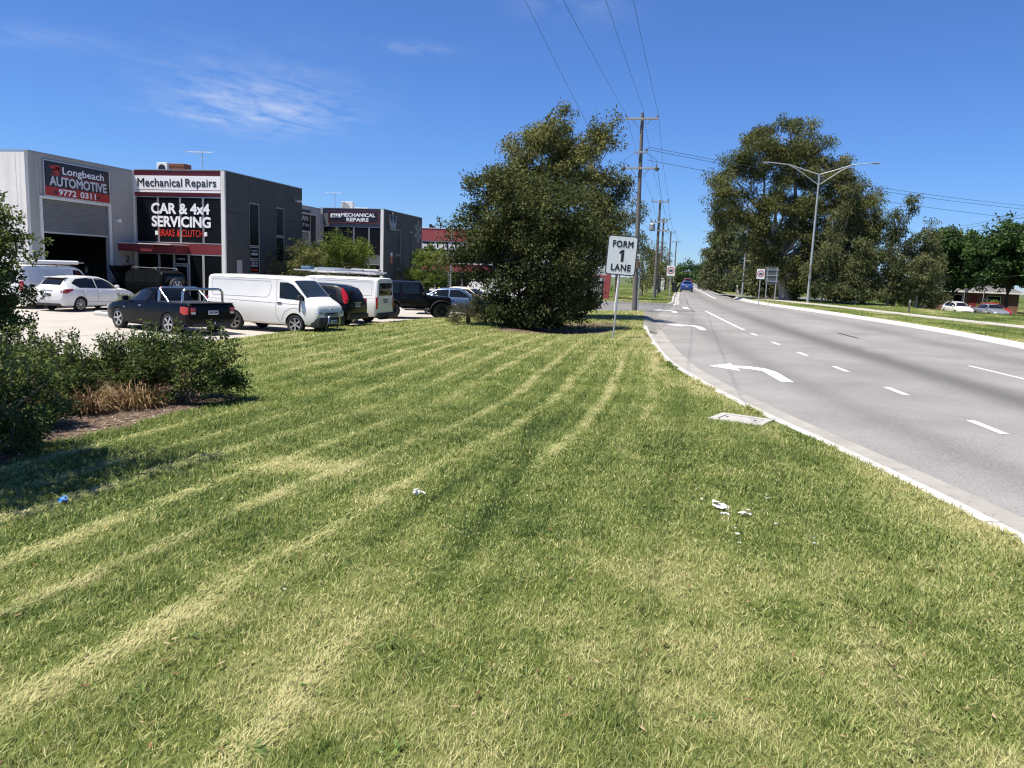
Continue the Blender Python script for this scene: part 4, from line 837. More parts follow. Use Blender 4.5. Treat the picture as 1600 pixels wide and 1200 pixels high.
class Body:
    """a car body lofted from stations (x, zbottom, zshoulder, ztop, half width, half width of roof); x forward"""
    NP = 10
    def __init__(s, st, n=56):
        st = sorted(st); a = np.array(st, float); s.x0, s.x1 = a[0, 0], a[-1, 0]
        # monotone smooth interpolation of every column
        s.tab = a
    def at(s, x):
        a = s.tab; xs = a[:, 0]; x = float(np.clip(x, xs[0], xs[-1])); i = int(np.clip(np.searchsorted(xs, x) - 1, 0, len(xs) - 2))
        h = xs[i + 1] - xs[i]; t = (x - xs[i]) / h if h > 1e-9 else 0
        def slope(k):
            if k <= 0 or k >= len(xs) - 1: return np.zeros(a.shape[1])
            d0 = (a[k] - a[k - 1]) / max(1e-6, xs[k] - xs[k - 1]); d1 = (a[k + 1] - a[k]) / max(1e-6, xs[k + 1] - xs[k])
            return np.where(d0 * d1 > 0, 2 * d0 * d1 / np.where(np.abs(d0 + d1) < 1e-9, 1, d0 + d1), 0)
        m0, m1 = slope(i) * h, slope(i + 1) * h; d = a[i + 1] - a[i]
        if i == 0: m0 = 1.5 * d - .5 * m1
        if i == len(xs) - 2: m1 = 1.5 * d - .5 * m0
        return (2 * t ** 3 - 3 * t ** 2 + 1) * a[i] + (t ** 3 - 2 * t ** 2 + t) * m0 + (-2 * t ** 3 + 3 * t ** 2) * a[i + 1] + (t ** 3 - t ** 2) * m1
    def sec(s, x):
        _, zb, zs, zt, w, wt = s.at(x); h = zs - zb; e = max(zt - zs, .01); r = min(.11, e * .5)
        return [(w - .13, zb), (w - .04, zb + .05 * h + .02), (w - .008, zb + .28 * h), (w, zb + .58 * h), (w - .012, zs - .10 * h), (w - .045, zs), (wt + .02 * min(1, e * 2), zt - r), (wt - .035, zt - r * .38), (wt * .72, zt - r * .06), (0.0, zt)]
    def side(s, x, z):
        p = s.sec(x)[:8]; zz = [q[1] for q in p]; yy = [q[0] for q in p]
        return float(np.interp(z, np.maximum.accumulate(zz), yy))
    def top(s, x, y):
        p = s.sec(x)[5:][::-1]; yy = [q[0] for q in p]; zz = [q[1] for q in p]
        return float(np.interp(abs(y), yy, zz))
    def build(s, name, m, root, arches, n=64):
        xs = sorted(set(list(np.linspace(s.x0, s.x1, n)) + list(s.tab[:, 0])))
        V = []; F = []
        for x in xs:
            p = s.sec(x); ring = [(x, -y, z) for y, z in p] + [(x, y, z) for y, z in p[-2::-1]]
            V += ring
        k = len(ring)
        for i in range(len(xs) - 1):
            for j in range(k): F.append((i * k + j, i * k + (j + 1) % k, (i + 1) * k + (j + 1) % k, (i + 1) * k + j))
        F.append(tuple(range(k))); F.append(tuple((len(xs) - 1) * k + j for j in range(k))[::-1])
        me = bpy.data.meshes.new(name); me.from_pydata(V, [], F)
        bm = bmesh.new(); bm.from_mesh(me); bmesh.ops.recalc_face_normals(bm, faces=bm.faces); bm.to_mesh(me); bm.free()
        ob = bpy.data.objects.new(name, me); COL.objects.link(ob)
        cut = []
        for (ax, az, ar, aw) in arches:
            for sg in (-1, 1):
                mb = MB(); y1 = 1.3; y0 = aw
                mb.lathe([(ar, y0 * sg), (ar, y1 * sg)], 28, 'y', (ax, 0, az)); c = mb.build('cut', M_arch); cut.append(c)
                md = ob.modifiers.new('arch', 'BOOLEAN'); md.operation = 'DIFFERENCE'; md.object = c; md.solver = 'EXACT'
        if cut:
            me2 = bpy.data.meshes.new_from_object(ob.evaluated_get(bpy.context.evaluated_depsgraph_get())); ob.modifiers.clear(); ob.data = me2; me2.name = name
            for c in cut: bpy.data.objects.remove(c)
        me = ob.data; me.materials.clear(); me.materials.append(m); me.materials.append(M_arch)
        for p in me.polygons:
            inside = False
            for (ax, az, ar, aw) in arches:
                if all(math.hypot(me.vertices[i].co.x - ax, me.vertices[i].co.z - az) < ar + .004 for i in p.vertices) and abs(p.center.y) < s.side(p.center.x, max(p.center.z, .5)) - .004: inside = True
            p.material_index = 1 if inside else 0; p.use_smooth = True
        me.set_sharp_from_angle(angle=R(34)); ob.parent = root
        return ob
    # pieces lying on the skin -------------------------------------------------
    def side_patch(s, name, m, parent, poly, sg, off=.006, nx=14, nz=5):
        """glass or lamp on one flank; poly = list of (x, zlow, zhigh)"""
        a = np.array(sorted(poly), float); xs = np.linspace(a[0, 0], a[-1, 0], nx); V = []; F = []
        for x in xs:
            lo = np.interp(x, a[:, 0], a[:, 1]); hi = np.interp(x, a[:, 0], a[:, 2])
            for t in np.linspace(0, 1, nz): z = lo + (hi - lo) * t; V.append((x, sg * (s.side(x, z) + off), z))
        for i in range(nx - 1):
            for j in range(nz - 1): F.append((i * nz + j, (i + 1) * nz + j, (i + 1) * nz + j + 1, i * nz + j + 1))
        return s._solid(name, V, F, m, parent, (0, -sg * (off + .004), 0))
    def top_patch(s, name, m, parent, rows, off=.006, nx=9, ny=11):
        """windscreen etc.; rows = list of (x, half width)"""
        a = np.array(sorted(rows), float); V = []; F = []
        for x in np.linspace(a[0, 0], a[-1, 0], nx):
            w = np.interp(x, a[:, 0], a[:, 1])
            for y in np.linspace(-w, w, ny): V.append((x, y, s.top(x, y) + off))
        for i in range(nx - 1):
            for j in range(ny - 1): F.append((i * ny + j, (i + 1) * ny + j, (i + 1) * ny + j + 1, i * ny + j + 1))
        return s._solid(name, V, F, m, parent, (0, 0, -off - .004))
    def _solid(s, name, V, F, m, parent, d):
        mb = MB(); mb.add(V, F); o = mb.build(name, m, parent, world=False)
        me = o.data; bm = bmesh.new(); bm.from_mesh(me); r = bmesh.ops.extrude_face_region(bm, geom=bm.faces[:]); bmesh.ops.translate(bm, vec=d, verts=[e for e in r['geom'] if isinstance(e, bmesh.types.BMVert)])
        bmesh.ops.recalc_face_normals(bm, faces=bm.faces); bm.to_mesh(me); bm.free(); me.polygons.foreach_set('use_smooth', [True] * len(me.polygons)); me.set_sharp_from_angle(angle=R(40)); return o
    def seam(s, name, m, parent, pts, sg, w=.011, off=.003):
        """a shut line on the flank through (x, z) points"""
        V = []; F = []; P = []
        for (a, b) in zip(pts, pts[1:]):
            n = max(2, int(math.hypot(b[0] - a[0], b[1] - a[1]) / .06))
            for t in np.linspace(0, 1, n, endpoint=False): P.append((a[0] + (b[0] - a[0]) * t, a[1] + (b[1] - a[1]) * t))
        P.append(pts[-1])
        for i, (x, z) in enumerate(P):
            q = P[min(i + 1, len(P) - 1)]; r = P[max(i - 1, 0)]; dx, dz = q[0] - r[0], q[1] - r[1]; L = math.hypot(dx, dz) or 1; nx, nz = -dz / L * w / 2, dx / L * w / 2
            for k in (-1, 1): xx, zz = x + k * nx, z + k * nz; V.append((xx, sg * (s.side(xx, zz) + off), zz))
        for i in range(len(P) - 1): F.append((2 * i, 2 * i + 1, 2 * i + 3, 2 * i + 2))
        mb = MB(); mb.add(V, F); return mb.build(name, m, parent, world=False)
WHEELS = {}
def wheel_meshes(r, wid, style, rim_m):
    key = (r, wid, style, rim_m.name)
    if key in WHEELS: return WHEELS[key]
    rr = r * (.70 if style not in ('steel', 'offroad') else .60); h = wid / 2
    mb = MB(); mb.lathe([(rr, -h * .8), (r * .86, -h), (r * .965, -h * .85), (r, -h * .5), (r, h * .5), (r * .965, h * .85), (r * .86, h), (rr, h * .8), (rr * .96, h * .3), (rr * .96, -h * .3), (rr, -h * .8)], 32, 'y')
    mb.f = mb.f[:-2]; mb.m = mb.m[:-2]
    t = mb.build('wheel', M_rub, None, smooth=40); tm = t.data; bpy.data.objects.remove(t)
    mb = MB()
    mb.lathe([(rr * 1.0, h * .82), (rr * .93, h * .84), (rr * .90, h * .55), (rr * .9, -h * .2)], 32, 'y'); mb.f = mb.f[:-2]; mb.m = mb.m[:-2]
    nsp = {'five': 5, 'six': 6, 'seven': 7, 'multi': 10, 'steel': 8, 'offroad': 8}[style]
    for k in range(nsp):
        a = 2 * math.pi * k / nsp; sw = {'five': .24, 'six': .26, 'seven': .15, 'multi': .10, 'steel': .30, 'offroad': .22}[style]
        for da, db in ([(-.15, .15)] if style != 'five' else [(-.15, .15)]):
            c0, c1 = math.cos(a), math.sin(a); t0, t1 = -c1, c0; ri, ro = rr * .16, rr * .95; wi, wo_ = rr * sw * .8, rr * sw * (1.0 if style != 'five' else 1.25)
            y0, y1 = h * .62, h * .80
            pts = [(ri, -wi / 1), (ro, -wo_ / 1), (ro, wo_ / 1), (ri, wi / 1)]
            P = [(c0 * q * 1 + t0 * w_ * .5, y, c1 * q + t1 * w_ * .5) for y in (y0, y1) for (q, w_) in pts]
            mb.add(P, [(0, 1, 2, 3), (7, 6, 5, 4), (0, 4, 5, 1), (1, 5, 6, 2), (2, 6, 7, 3), (3, 7, 4, 0)])
    mb.lathe([(rr * .2, h * .5), (rr * .2, h * .86), (rr * .12, h * .92), (.005, h * .93)], 16, 'y')
    mb.mi = 1; mb.lathe([(rr * .9, h * .30), (rr * .02, h * .28)], 24, 'y')
    o = mb.build('rim', [rim_m, M_arch], None, smooth=35); rm = o.data; bpy.data.objects.remove(o)
    WHEELS[key] = (tm, rm); return tm, rm
def wheels(root, xs, track, r, wid, style, rim_m, steer=0.0):
    tm, rm = wheel_meshes(r, wid, style, rim_m)
    for x in xs:
        for sg in (-1, 1):
            t = add_obj('wheel', tm, root); t.location = (x, sg * track, r); t.rotation_euler = (0, random.uniform(0, 1.2), (math.pi if sg < 0 else 0) + (steer if x > 0 else 0))
            ri = add_obj('rim', rm, t)
def lp(root, name, m, *boxes, b=.012):
    mb = MB()
    for q in boxes: mb.bbox(*q, min(b, min(q[1] - q[0], q[3] - q[2], q[5] - q[4]) * .4))
    return mb.build(name, m, root, world=False, smooth=35)
def plate(root, x, z, txt, w=.37, h=.13, tilt=0, col=None):
    sg = 1 if x > 0 else -1
    p = lp(root, 'number_plate', M_plate, (x - .008, x + .008, -w / 2, w / 2, z, z + h), b=.004)
    r = (0, sg, 0)
    o = text('plate_text', txt, (w * .86, h * .6), (x + sg * .008, -sg * w * .43, z + h * .2), r, ZU, M_platet, None, depth=.003, gap=.001, bold=.02); o.parent = p
def mirror(root, b, x, z, m, s=1.0):
    for sg in (-1, 1):
        y = b.side(x, z); lp(root, 'mirror', m, (x - .05 * s, x + .06 * s, min(sg * (y + .02), sg * (y + .2)), max(sg * (y + .02), sg * (y + .2)), z, z + .14 * s), b=.03)
def handle(root, b, x, z, m, w=.16):
    for sg in (-1, 1):
        y = b.side(x, z); lp(root, 'door_handle', m, (x - w / 2, x + w / 2, min(sg * (y - .005), sg * (y + .03)), max(sg * (y - .005), sg * (y + .03)), z - .016, z + .016), b=.01)
def both(fn):
    for sg in (-1, 1): fn(sg)
def floor_z(x, y): return float(lot_z(y)) if x < -5 else float(vz(np.array([x]), np.array([y]))[0])
def thing_at(name, x, y, heading, label, cat, group=None, z=None):
    return empty(name, (x, y, floor_z(x, y) if z is None else z), R(heading), label, cat, group)

# ---- cab-over delivery van
def cabover(root, m=P_white, bull=True, rack=False):
    b = Body([(-2.35, .52, 1.10, 1.84, .72, .62), (-2.33, .40, 1.12, 1.92, .80, .68), (-2.24, .34, 1.14, 1.955, .842, .73), (-1.2, .30, 1.16, 1.98, .847, .75), (.6, .30, 1.16, 1.98, .847, .75), (1.02, .30, 1.15, 1.95, .847, .74), (1.2, .3, 1.14, 1.885, .846, .72), (1.88, .30, 1.10, 1.26, .838, .76), (2.14, .30, 1.04, 1.10, .82, .74), (2.29, .32, .94, .98, .79, .70), (2.345, .40, .78, .80, .74, .66)])
    b.build('body', m, root, [(1.42, .33, .40, .50), (-1.15, .33, .40, .50)])
    wheels(root, (1.42, -1.15), .74, .335, .20, 'six', M_alloy)
    both(lambda s: b.side_patch('side_window', M_cglass, root, [(.78, 1.22, 1.76), (1.1, 1.20, 1.76), (1.32, 1.19, 1.68), (1.78, 1.16, 1.26)], s))
    b.top_patch('windscreen', M_cglass2, root, [(1.28, .64), (1.84, .70)], nx=10)
    both(lambda s: b.seam('shut_line', M_gap, root, [(.66, 1.83), (.66, .62), (.80, .40), (.98, .36)], s)); both(lambda s: b.seam('body_crease', mat('crease_grey', (.36, .36, .36), .6), root, [(-2.26, 1.10), (1.7, 1.02)], s, w=.016))
    both(lambda s: b.seam('gutter', mat('crease_grey', (.36, .36, .36)), root, [(-2.2, 1.86), (.9, 1.865)], s, w=.018))
    both(lambda s: b.seam('pressing_edge', mat('crease_grey', (.36, .36, .36)), root, [(-2.1, 1.78), (.40, 1.78), (.44, 1.6), (.34, 1.3), (.2, 1.22), (-2.1, 1.22), (-2.1, 1.78)], s, w=.012))
    both(lambda s: b.seam('arch_lip', mat('crease_grey', (.36, .36, .36)), root, [(.90, .45), (.94, .62), (1.06, .78), (1.25, .88), (1.42, .905), (1.6, .87), (1.76, .78), (1.88, .6)], s, w=.02))
    handle(root, b, .80, 1.06, M_plast, .18); mirror(root, b, 1.68, 1.18, M_plast, 1.25)
    both(lambda s: b.side_patch('mirror_stalk_trim', M_plast, root, [(1.60, .78, 1.16), (1.66, .80, 1.15)], s, off=.012, nx=3))
    lp(root, 'bumper', M_plast, (2.02, 2.40, -.80, .80, .26, .60), b=.06)
    lp(root, 'grille', M_plast, (2.30, 2.352, -.42, .42, .66, .77), b=.02); lp(root, 'grille_bar', M_chrome, (2.345, 2.362, -.40, .40, .71, .728), b=.005)
    for s in (-1, 1): lp(root, 'headlight', M_head, (2.12, 2.352, min(s * .45, s * .80), max(s * .45, s * .80), .60, .82), b=.05)
    mb = MB(); mb.lathe([(.05, 0), (.05, .012), (.02, .015)], 14, 'x', (2.32, 0, .86)); mb.build('badge', M_chrome, root, world=False)
    if bull:
        mb = MB(); mb.tube([(2.36, -.36, .22), (2.46, -.36, .42), (2.46, -.33, .60), (2.46, -.26, .66), (2.46, .26, .66), (2.46, .33, .60), (2.46, .36, .42), (2.36, .36, .22)], .036, 10); mb.tube([(2.46, -.35, .40), (2.46, .35, .40)], .028, 8); mb.build('nudge_bar', M_chrome, root, world=False, smooth=50)
    plate(root, 2.475 if bull else 2.41, .38, '1TX 4UE')
    # rear door
    lp(root, 'rear_window', M_cglass, (-2.372, -2.34, -.60, .60, 1.22, 1.74), b=.012); lp(root, 'rear_bumper', M_plast, (-2.42, -2.24, -.76, .76, .30, .50), b=.04)
    for s in (-1, 1): lp(root, 'tail_light', M_tail, (-2.36, -2.28, min(s * .665, s * .81), max(s * .665, s * .81), .66, 1.16), b=.025)
    plate(root, -2.355, .88, '1TU 7KD'); lp(root, 'rear_handle', M_plast, (-2.372, -2.34, -.22, .22, 1.03, 1.07), b=.01)
    lp(root, 'tow_bar', M_plast, (-2.52, -2.38, -.05, .05, .28, .33), (-2.4, -2.2, -.4, .4, .22, .27))
    if rack:
        mb = MB()
        for x in (-1.9, -.9, .1, 1.0): mb.tube([(x, -.72, 1.96), (x, -.70, 2.06), (x, .70, 2.06), (x, .72, 1.96)], .02, 6)
        mb.build('roof_rack', M_plast, root, world=False)
        for j, (y, m_, r_) in enumerate(((-.45, M_alum, .045), (-.30, M_acw, .04), (-.1, M_alum, .05), (.1, M_alum, .045), (.32, M_acw, .05))):
            mb = MB(); mb.tube([(-2.05 + j * .1, y, 2.08 + r_), (1.5 - j * .2, y, 2.09 + r_)], r_, 8); mb.build('roof_load', m_, root, world=False)
        mb = MB(); 
        for s in (-.6, .6): mb.tube([(-2.1, s, 2.16), (1.7, s, 2.17)], .025, 6)
        for k in range(9): mb.tube([(-2.0 + k * .45, -.6, 2.165), (-2.0 + k * .45, .6, 2.165)], .016, 5)
        mb.build('ladder', M_alum, root, world=False)
        for k, (x0, x1, y0, y1, z0, z1, m_) in enumerate(((-1.9, -.6, -.5, -.2, 2.2, 2.3, M_acw), (-.4, .8, -.1, .25, 2.2, 2.31, M_alum), (.5, 1.5, -.45, -.3, 2.2, 2.27, M_acw), (-1.5, -.2, .3, .5, 2.2, 2.28, M_steel), (1.0, 1.45, .1, .45, 2.2, 2.34, mat('blue_crate', (.10, .20, .32), .6)))): lp(root, 'roof_load', m_, (x0, x1, y0, y1, z0, z1), b=.02)
    return b
t = thing_at('delivery_van', -14.35, 25.28, -7.5, 'white delivery van with chrome nudge bar parked facing the lawn', 'van'); cabover(t)
t = thing_at('delivery_van', -14.75, 31.1, 176, 'white van with ladders on its roof rack, rear doors towards the lawn', 'van'); cabover(t, bull=False, rack=True)

# ---- panel van with tube on the roof, far left
t = thing_at('panel_van', -28.95, 30.6, 91, 'white panel van with a white pipe carrier on its roof, behind the white hatchback', 'van')
b = Body([(-2.5, .5, 1.0, 1.72, .76, .62), (-2.47, .38, 1.05, 1.82, .86, .70), (-2.36, .32, 1.1, 1.87, .92, .76), (-1.0, .30, 1.1, 1.90, .95, .78), (.6, .30, 1.08, 1.90, .95, .78), (1.05, .3, 1.06, 1.80, .95, .74), (1.72, .3, 1.02, 1.16, .93, .80), (2.2, .32, .88, .96, .88, .72), (2.44, .40, .70, .74, .76, .60), (2.5, .48, .6, .63, .66, .5)])
b.build('body', P_white, t, [(1.58, .33, .40, .58), (-1.5, .33, .40, .58)]); wheels(t, (1.58, -1.5), .82, .335, .21, 'multi', M_alloyd)
both(lambda s: b.side_patch('side_window', M_cglass, t, [(.52, 1.16, 1.72), (.95, 1.14, 1.70), (1.55, 1.12, 1.22)], s)); b.top_patch('windscreen', M_cglass2, t, [(1.08, .66), (1.66, .74)])
both(lambda s: b.seam('shut_line', M_gap, t, [(.40, 1.80), (.40, .50)], s)); both(lambda s: b.seam('shut_line', M_gap, t, [(-.85, 1.80), (-.85, .45)], s)); both(lambda s: b.seam('body_crease', mat('crease_grey', (.36, .36, .36)), t, [(-2.3, .98), (.36, .96)], s, w=.016))
M_vpanel = paint('van_panel', (.50, .54, .60))
both(lambda s: b.side_patch('side_panel', M_vpanel, t, [(-2.1, 1.14, 1.74), (-.92, 1.13, 1.76)], s, .004)); both(lambda s: b.side_patch('side_panel', M_vpanel, t, [(-.78, 1.13, 1.76), (.33, 1.12, 1.76)], s, .004))
for s in (-1, 1): lp(t, 'tail_light', M_tail, (-2.50, -2.38, min(s * .74, s * .88), max(s * .74, s * .88), .80, 1.22), b=.03)
lp(t, 'bumper', M_plast, (2.2, 2.54, -.8, .8, .30, .5), b=.05); handle(t, b, .62, .98, P_white); mirror(t, b, 1.35, 1.12, M_plast)
lp(t, 'rear_window', M_cglass, (-2.51, -2.475, -.6, .6, 1.18, 1.66)); lp(t, 'headlight', M_head, (2.2, 2.42, .55, .84, .70, .88)); lp(t, 'headlight', M_head, (2.2, 2.42, -.84, -.55, .70, .88))
mb = MB(); mb.tube([(-2.3, -.62, 2.06), (1.05, -.62, 2.06)], .085, 14); mb.build('pipe_carrier', M_white, t, world=False, smooth=50); mb = MB(); mb.tube([(1.05, -.62, 2.06), (1.45, -.62, 2.05)], .025, 8); mb.build('copper_pipe', M_steel, t, world=False)
for x in (-1.6, -.4, .7):
    mb = MB(); mb.tube([(x, -.78, 1.84), (x, -.74, 1.96), (x, .74, 1.96), (x, .78, 1.84)], .022, 6); mb.build('roof_bar', M_plast, t, world=False)
mb = MB()
for s in (-.1, .25): mb.tube([(-2.2, s, 2.04), (.3, s, 2.04)], .03, 6)
for k in range(7): mb.tube([(-2.0 + k * .34, -.1, 2.04), (-2.0 + k * .34, .25, 2.04)], .014, 5)
mb.build('ladder', M_alum, t, world=False)

# ---- white hatchback
def hatch(t, m, rim='multi', tail=True):
    b = Body([(-2.15, .52, .86, .92, .66, .54), (-2.11, .36, .95, 1.03, .78, .60), (-2.0, .27, .99, 1.12, .83, .60), (-1.66, .22, 1.0, 1.43, .862, .56), (-1.35, .2, .99, 1.495, .875, .57), (-.6, .2, .96, 1.535, .88, .58), (.1, .2, .94, 1.50, .88, .575), (.55, .2, .93, 1.385, .88, .57), (1.12, .2, .93, 1.03, .872, .70), (1.62, .21, .86, .925, .85, .68), (1.98, .25, .72, .76, .78, .58), (2.12, .36, .58, .62, .66, .5)])
    b.build('body', m, t, [(1.36, .31, .36, .55), (-1.24, .31, .36, .55)]); wheels(t, (1.36, -1.24), .765, .315, .20, rim, M_alloy)
    both(lambda s: b.side_patch('side_window', M_cglass, t, [(-1.52, 1.20, 1.24), (-1.25, 1.03, 1.40), (-.55, 1.01, 1.455), (-.32, 1.0, 1.455)], s)); both(lambda s: b.side_patch('side_window', M_cglass, t, [(-.26, 1.0, 1.455), (.15, .99, 1.42), (.6, .98, 1.27), (.92, .98, 1.04)], s))
    b.top_patch('windscreen', M_cglass, t, [(.42, .52), (1.06, .66)]); b.top_patch('rear_window', M_cglass, t, [(-1.98, .52), (-1.66, .50)], nx=6)
    both(lambda s: b.seam('shut_line', M_gap, t, [(-.29, 1.44), (-.29, .40), (.86, .40), (.98, .7), (.95, .96)], s)); both(lambda s: b.seam('shut_line', M_gap, t, [(-.29, .40), (-.86, .42), (-1.08, .75), (-1.1, .98)], s))
    handle(t, b, -.12, .86, m); handle(t, b, -.98, .87, m); mirror(t, b, .84, 1.0, m)
    for s in (-1, 1):
        b.side_patch('tail_light', M_tail, t, [(-2.1, .80, .90), (-1.95, .78, .97), (-1.62, .93, .99)], s, .012); lp(t, 'tail_light', M_tail, (-2.135, -2.06, min(s * .44, s * .75), max(s * .44, s * .75), .80, .91), b=.03)
        lp(t, 'headlight', M_head, (1.86, 2.02, min(s * .48, s * .76), max(s * .48, s * .76), .60, .74), b=.04)
    lp(t, 'rear_garnish', M_chrome, (-2.155, -2.12, -.30, .30, .86, .92), b=.015); plate(t, -2.165, .68, '1AC 4FW'); lp(t, 'grille', M_plast, (2.08, 2.14, -.4, .4, .40, .56), b=.02); lp(t, 'rear_spoiler', m, (-1.80, -1.5, -.52, .52, 1.435, 1.465), b=.012); lp(t, 'rear_valance', M_plast, (-2.13, -2.0, -.62, .62, .26, .36), b=.03)
    mb = MB(); mb.tube([(-1.2, 0, 1.5), (-1.35, 0, 1.66)], .008, 5); mb.build('aerial', M_plast, t, world=False)
    return b
t = thing_at('hatchback', -26.35, 29.95, 87, 'white hatchback seen from behind, parked before the roller door', 'car'); hatch(t, P_white)

# ---- dark utility with chrome sports bar
t = thing_at('utility', -17.2, 23.15, 159, 'midnight blue utility with polished sports bar parked on the concrete', 'utility')
b = Body([(-2.52, .55, .84, .88, .72, .66), (-2.49, .40, .97, 1.0, .84, .78), (-2.36, .30, 1.01, 1.035, .90, .82), (-1.6, .24, 1.0, 1.03, .925, .84), (-.62, .2, .975, 1.02, .93, .84), (-.50, .2, .97, 1.04, .93, .80), (-.22, .2, .965, 1.385, .93, .60), (.1, .2, .96, 1.455, .93, .60), (.42, .2, .955, 1.42, .93, .595), (1.28, .2, .93, 1.01, .92, .70), (1.85, .22, .86, .92, .90, .70), (2.28, .28, .72, .76, .82, .60), (2.44, .40, .58, .62, .70, .5)])
b.build('body', P_navy, t, [(1.50, .34, .385, .60), (-1.42, .34, .385, .60)]); wheels(t, (1.50, -1.42), .80, .345, .235, 'five', M_alloy, steer=.05)
both(lambda s: b.side_patch('side_window', M_cglass, t, [(-.18, 1.02, 1.30), (.12, 1.01, 1.40), (.45, 1.0, 1.38), (1.06, .99, 1.06)], s)); b.top_patch('windscreen', M_cglass, t, [(.46, .54), (1.22, .66)]); b.top_patch('rear_window', M_cglass, t, [(-.45, .56), (-.24, .52)], nx=6)
both(lambda s: b.seam('shut_line', M_gap, t, [(-.14, 1.0), (-.14, .5), (.0, .36), (.95, .36), (1.06, .7), (1.04, .95)], s)); handle(t, b, .08, .86, M_chrome); mirror(t, b, .98, .98, P_navy)
b.top_patch('tonneau_cover', M_plast, t, [(-2.36, .78), (-.66, .78)], off=.012)
for s in (-1, 1):
    b.side_patch('tail_light', M_tail, t, [(-2.47, .70, .92), (-2.3, .68, .94), (-2.12, .74, .92)], s, .012, nx=6); lp(t, 'tail_light', M_tail, (-2.525, -2.45, min(s * .62, s * .80), max(s * .62, s * .80), .70, .92), b=.03); lp(t, 'reverse_light', M_head, (-2.535, -2.5, min(s * .64, s * .78), max(s * .64, s * .78), .70, .77), b=.01)
    b.side_patch('fender_vent', M_chrome, t, [(1.0, .74, .77), (1.10, .74, .78)], s, .006, nx=3); lp(t, 'headlight', M_head, (2.15, 2.34, min(s * .5, s * .8), max(s * .5, s * .8), .60, .76), b=.04)
plate(t, -2.54, .68, 'XLE 890'); lp(t, 'tow_ball', M_chrome, (-2.62, -2.54, -.03, .03, .38, .46), b=.02); lp(t, 'rear_valance', M_plast, (-2.5, -2.36, -.70, .70, .28, .42), b=.03); lp(t, 'tailgate_cap', M_plast, (-2.50, -2.38, -.80, .80, 1.025, 1.055), b=.012)
for (xa, xb) in ((-.72, -.62), (-2.0, -1.9)):
    mb = MB(); mb.tube([(xa, -.74, 1.02), (xa, -.73, 1.36), (xa, -.66, 1.455), (xa, -.56, 1.475), (xa, .56, 1.475), (xa, .66, 1.455), (xa, .73, 1.36), (xa, .74, 1.02)], .042, 12); mb.build('sports_bar', M_chrome, t, world=False, smooth=50)
for s in (-1, 1):
    mb = MB(); mb.tube([(-.72, s * .70, 1.42), (-1.25, s * .735, 1.03)], .036, 10); mb.build('sports_bar_brace', M_chrome, t, world=False, smooth=50)

# ---- dark four-wheel drive with its bonnet up
t = thing_at('four_wheel_drive', -27.55, 35.3, 167, 'dark four wheel drive with raised bonnet and spare wheel before the shop', 'car')
b = Body([(-2.25, .60, 1.0, 1.06, .80, .66), (-2.22, .48, 1.12, 1.40, .86, .68), (-2.14, .42, 1.14, 1.70, .90, .68), (-1.9, .4, 1.14, 1.81, .92, .70), (-.8, .4, 1.13, 1.86, .93, .71), (.1, .4, 1.12, 1.84, .93, .70), (.5, .4, 1.12, 1.72, .93, .68), (1.02, .4, 1.12, 1.20, .92, .74), (1.1, .4, 1.02, 1.05, .92, .74), (1.9, .42, .98, 1.0, .90, .72), (2.2, .46, .90, .93, .84, .66), (2.3, .55, .78, .8, .74, .56)])
b.build('body', P_dgreen, t, [(1.40, .38, .44, .60), (-1.35, .38, .44, .60)]); wheels(t, (1.40, -1.35), .79, .385, .25, 'six', M_alloy)
both(lambda s: b.side_patch('side_window', M_cglass, t, [(-.12, 1.20, 1.74), (.3, 1.20, 1.70), (.84, 1.19, 1.26)], s)); both(lambda s: b.side_patch('side_window', M_cglass, t, [(-1.08, 1.2, 1.75), (-.2, 1.2, 1.75)], s)); both(lambda s: b.side_patch('side_window', M_cglass, t, [(-2.0, 1.22, 1.66), (-1.16, 1.2, 1.74)], s))
b.top_patch('windscreen', M_cglass, t, [(.56, .6), (.98, .7)]); lp(t, 'rear_window', M_cglass, (-2.27, -2.18, -.58, .58, 1.2, 1.55))
mb = MB(); P = [(1.12, 1.22), (1.45, 1.66), (1.78, 1.90), (2.02, 1.96)]
mb.poly3([(P[0][0], -.72, P[0][1]), (P[1][0], -.72, P[1][1]), (P[2][0], -.66, P[2][1]), (P[3][0], -.5, P[3][1]), (P[3][0], .5, P[3][1]), (P[2][0], .66, P[2][1]), (P[1][0], .72, P[1][1]), (P[0][0], .72, P[0][1])], (.035, 0, -.03)); mb.build('bonnet', P_dgreen, t, world=False)
lp(t, 'engine', M_plast, (1.2, 2.05, -.55, .55, .9, 1.07)); mb = MB(); mb.tube([(1.95, .5, 1.0), (1.75, .5, 1.85)], .01, 5); mb.build('bonnet_stay', M_steel, t, world=False)
tm, rm = wheel_meshes(.385, .25, 'six', M_alloy); sw = add_obj('spare_wheel', tm, t); sw.location = (-2.40, .08, 1.06); sw.rotation_euler = (0, 0, R(90)); add_obj('rim', rm, sw)
for s in (-1, 1):
    mb = MB(); mb.tube([(-1.7, s * .64, 1.86), (-1.6, s * .64, 1.93), (.0, s * .64, 1.94), (.15, s * .64, 1.86)], .02, 6); mb.build('roof_rail', M_alum, t, world=False); lp(t, 'tail_light', M_tail, (-2.26, -2.16, min(s * .72, s * .88), max(s * .72, s * .88), .86, 1.06), b=.02); lp(t, 'headlight', M_head, (2.14, 2.28, min(s * .45, s * .78), max(s * .45, s * .78), .74, .92), b=.03)
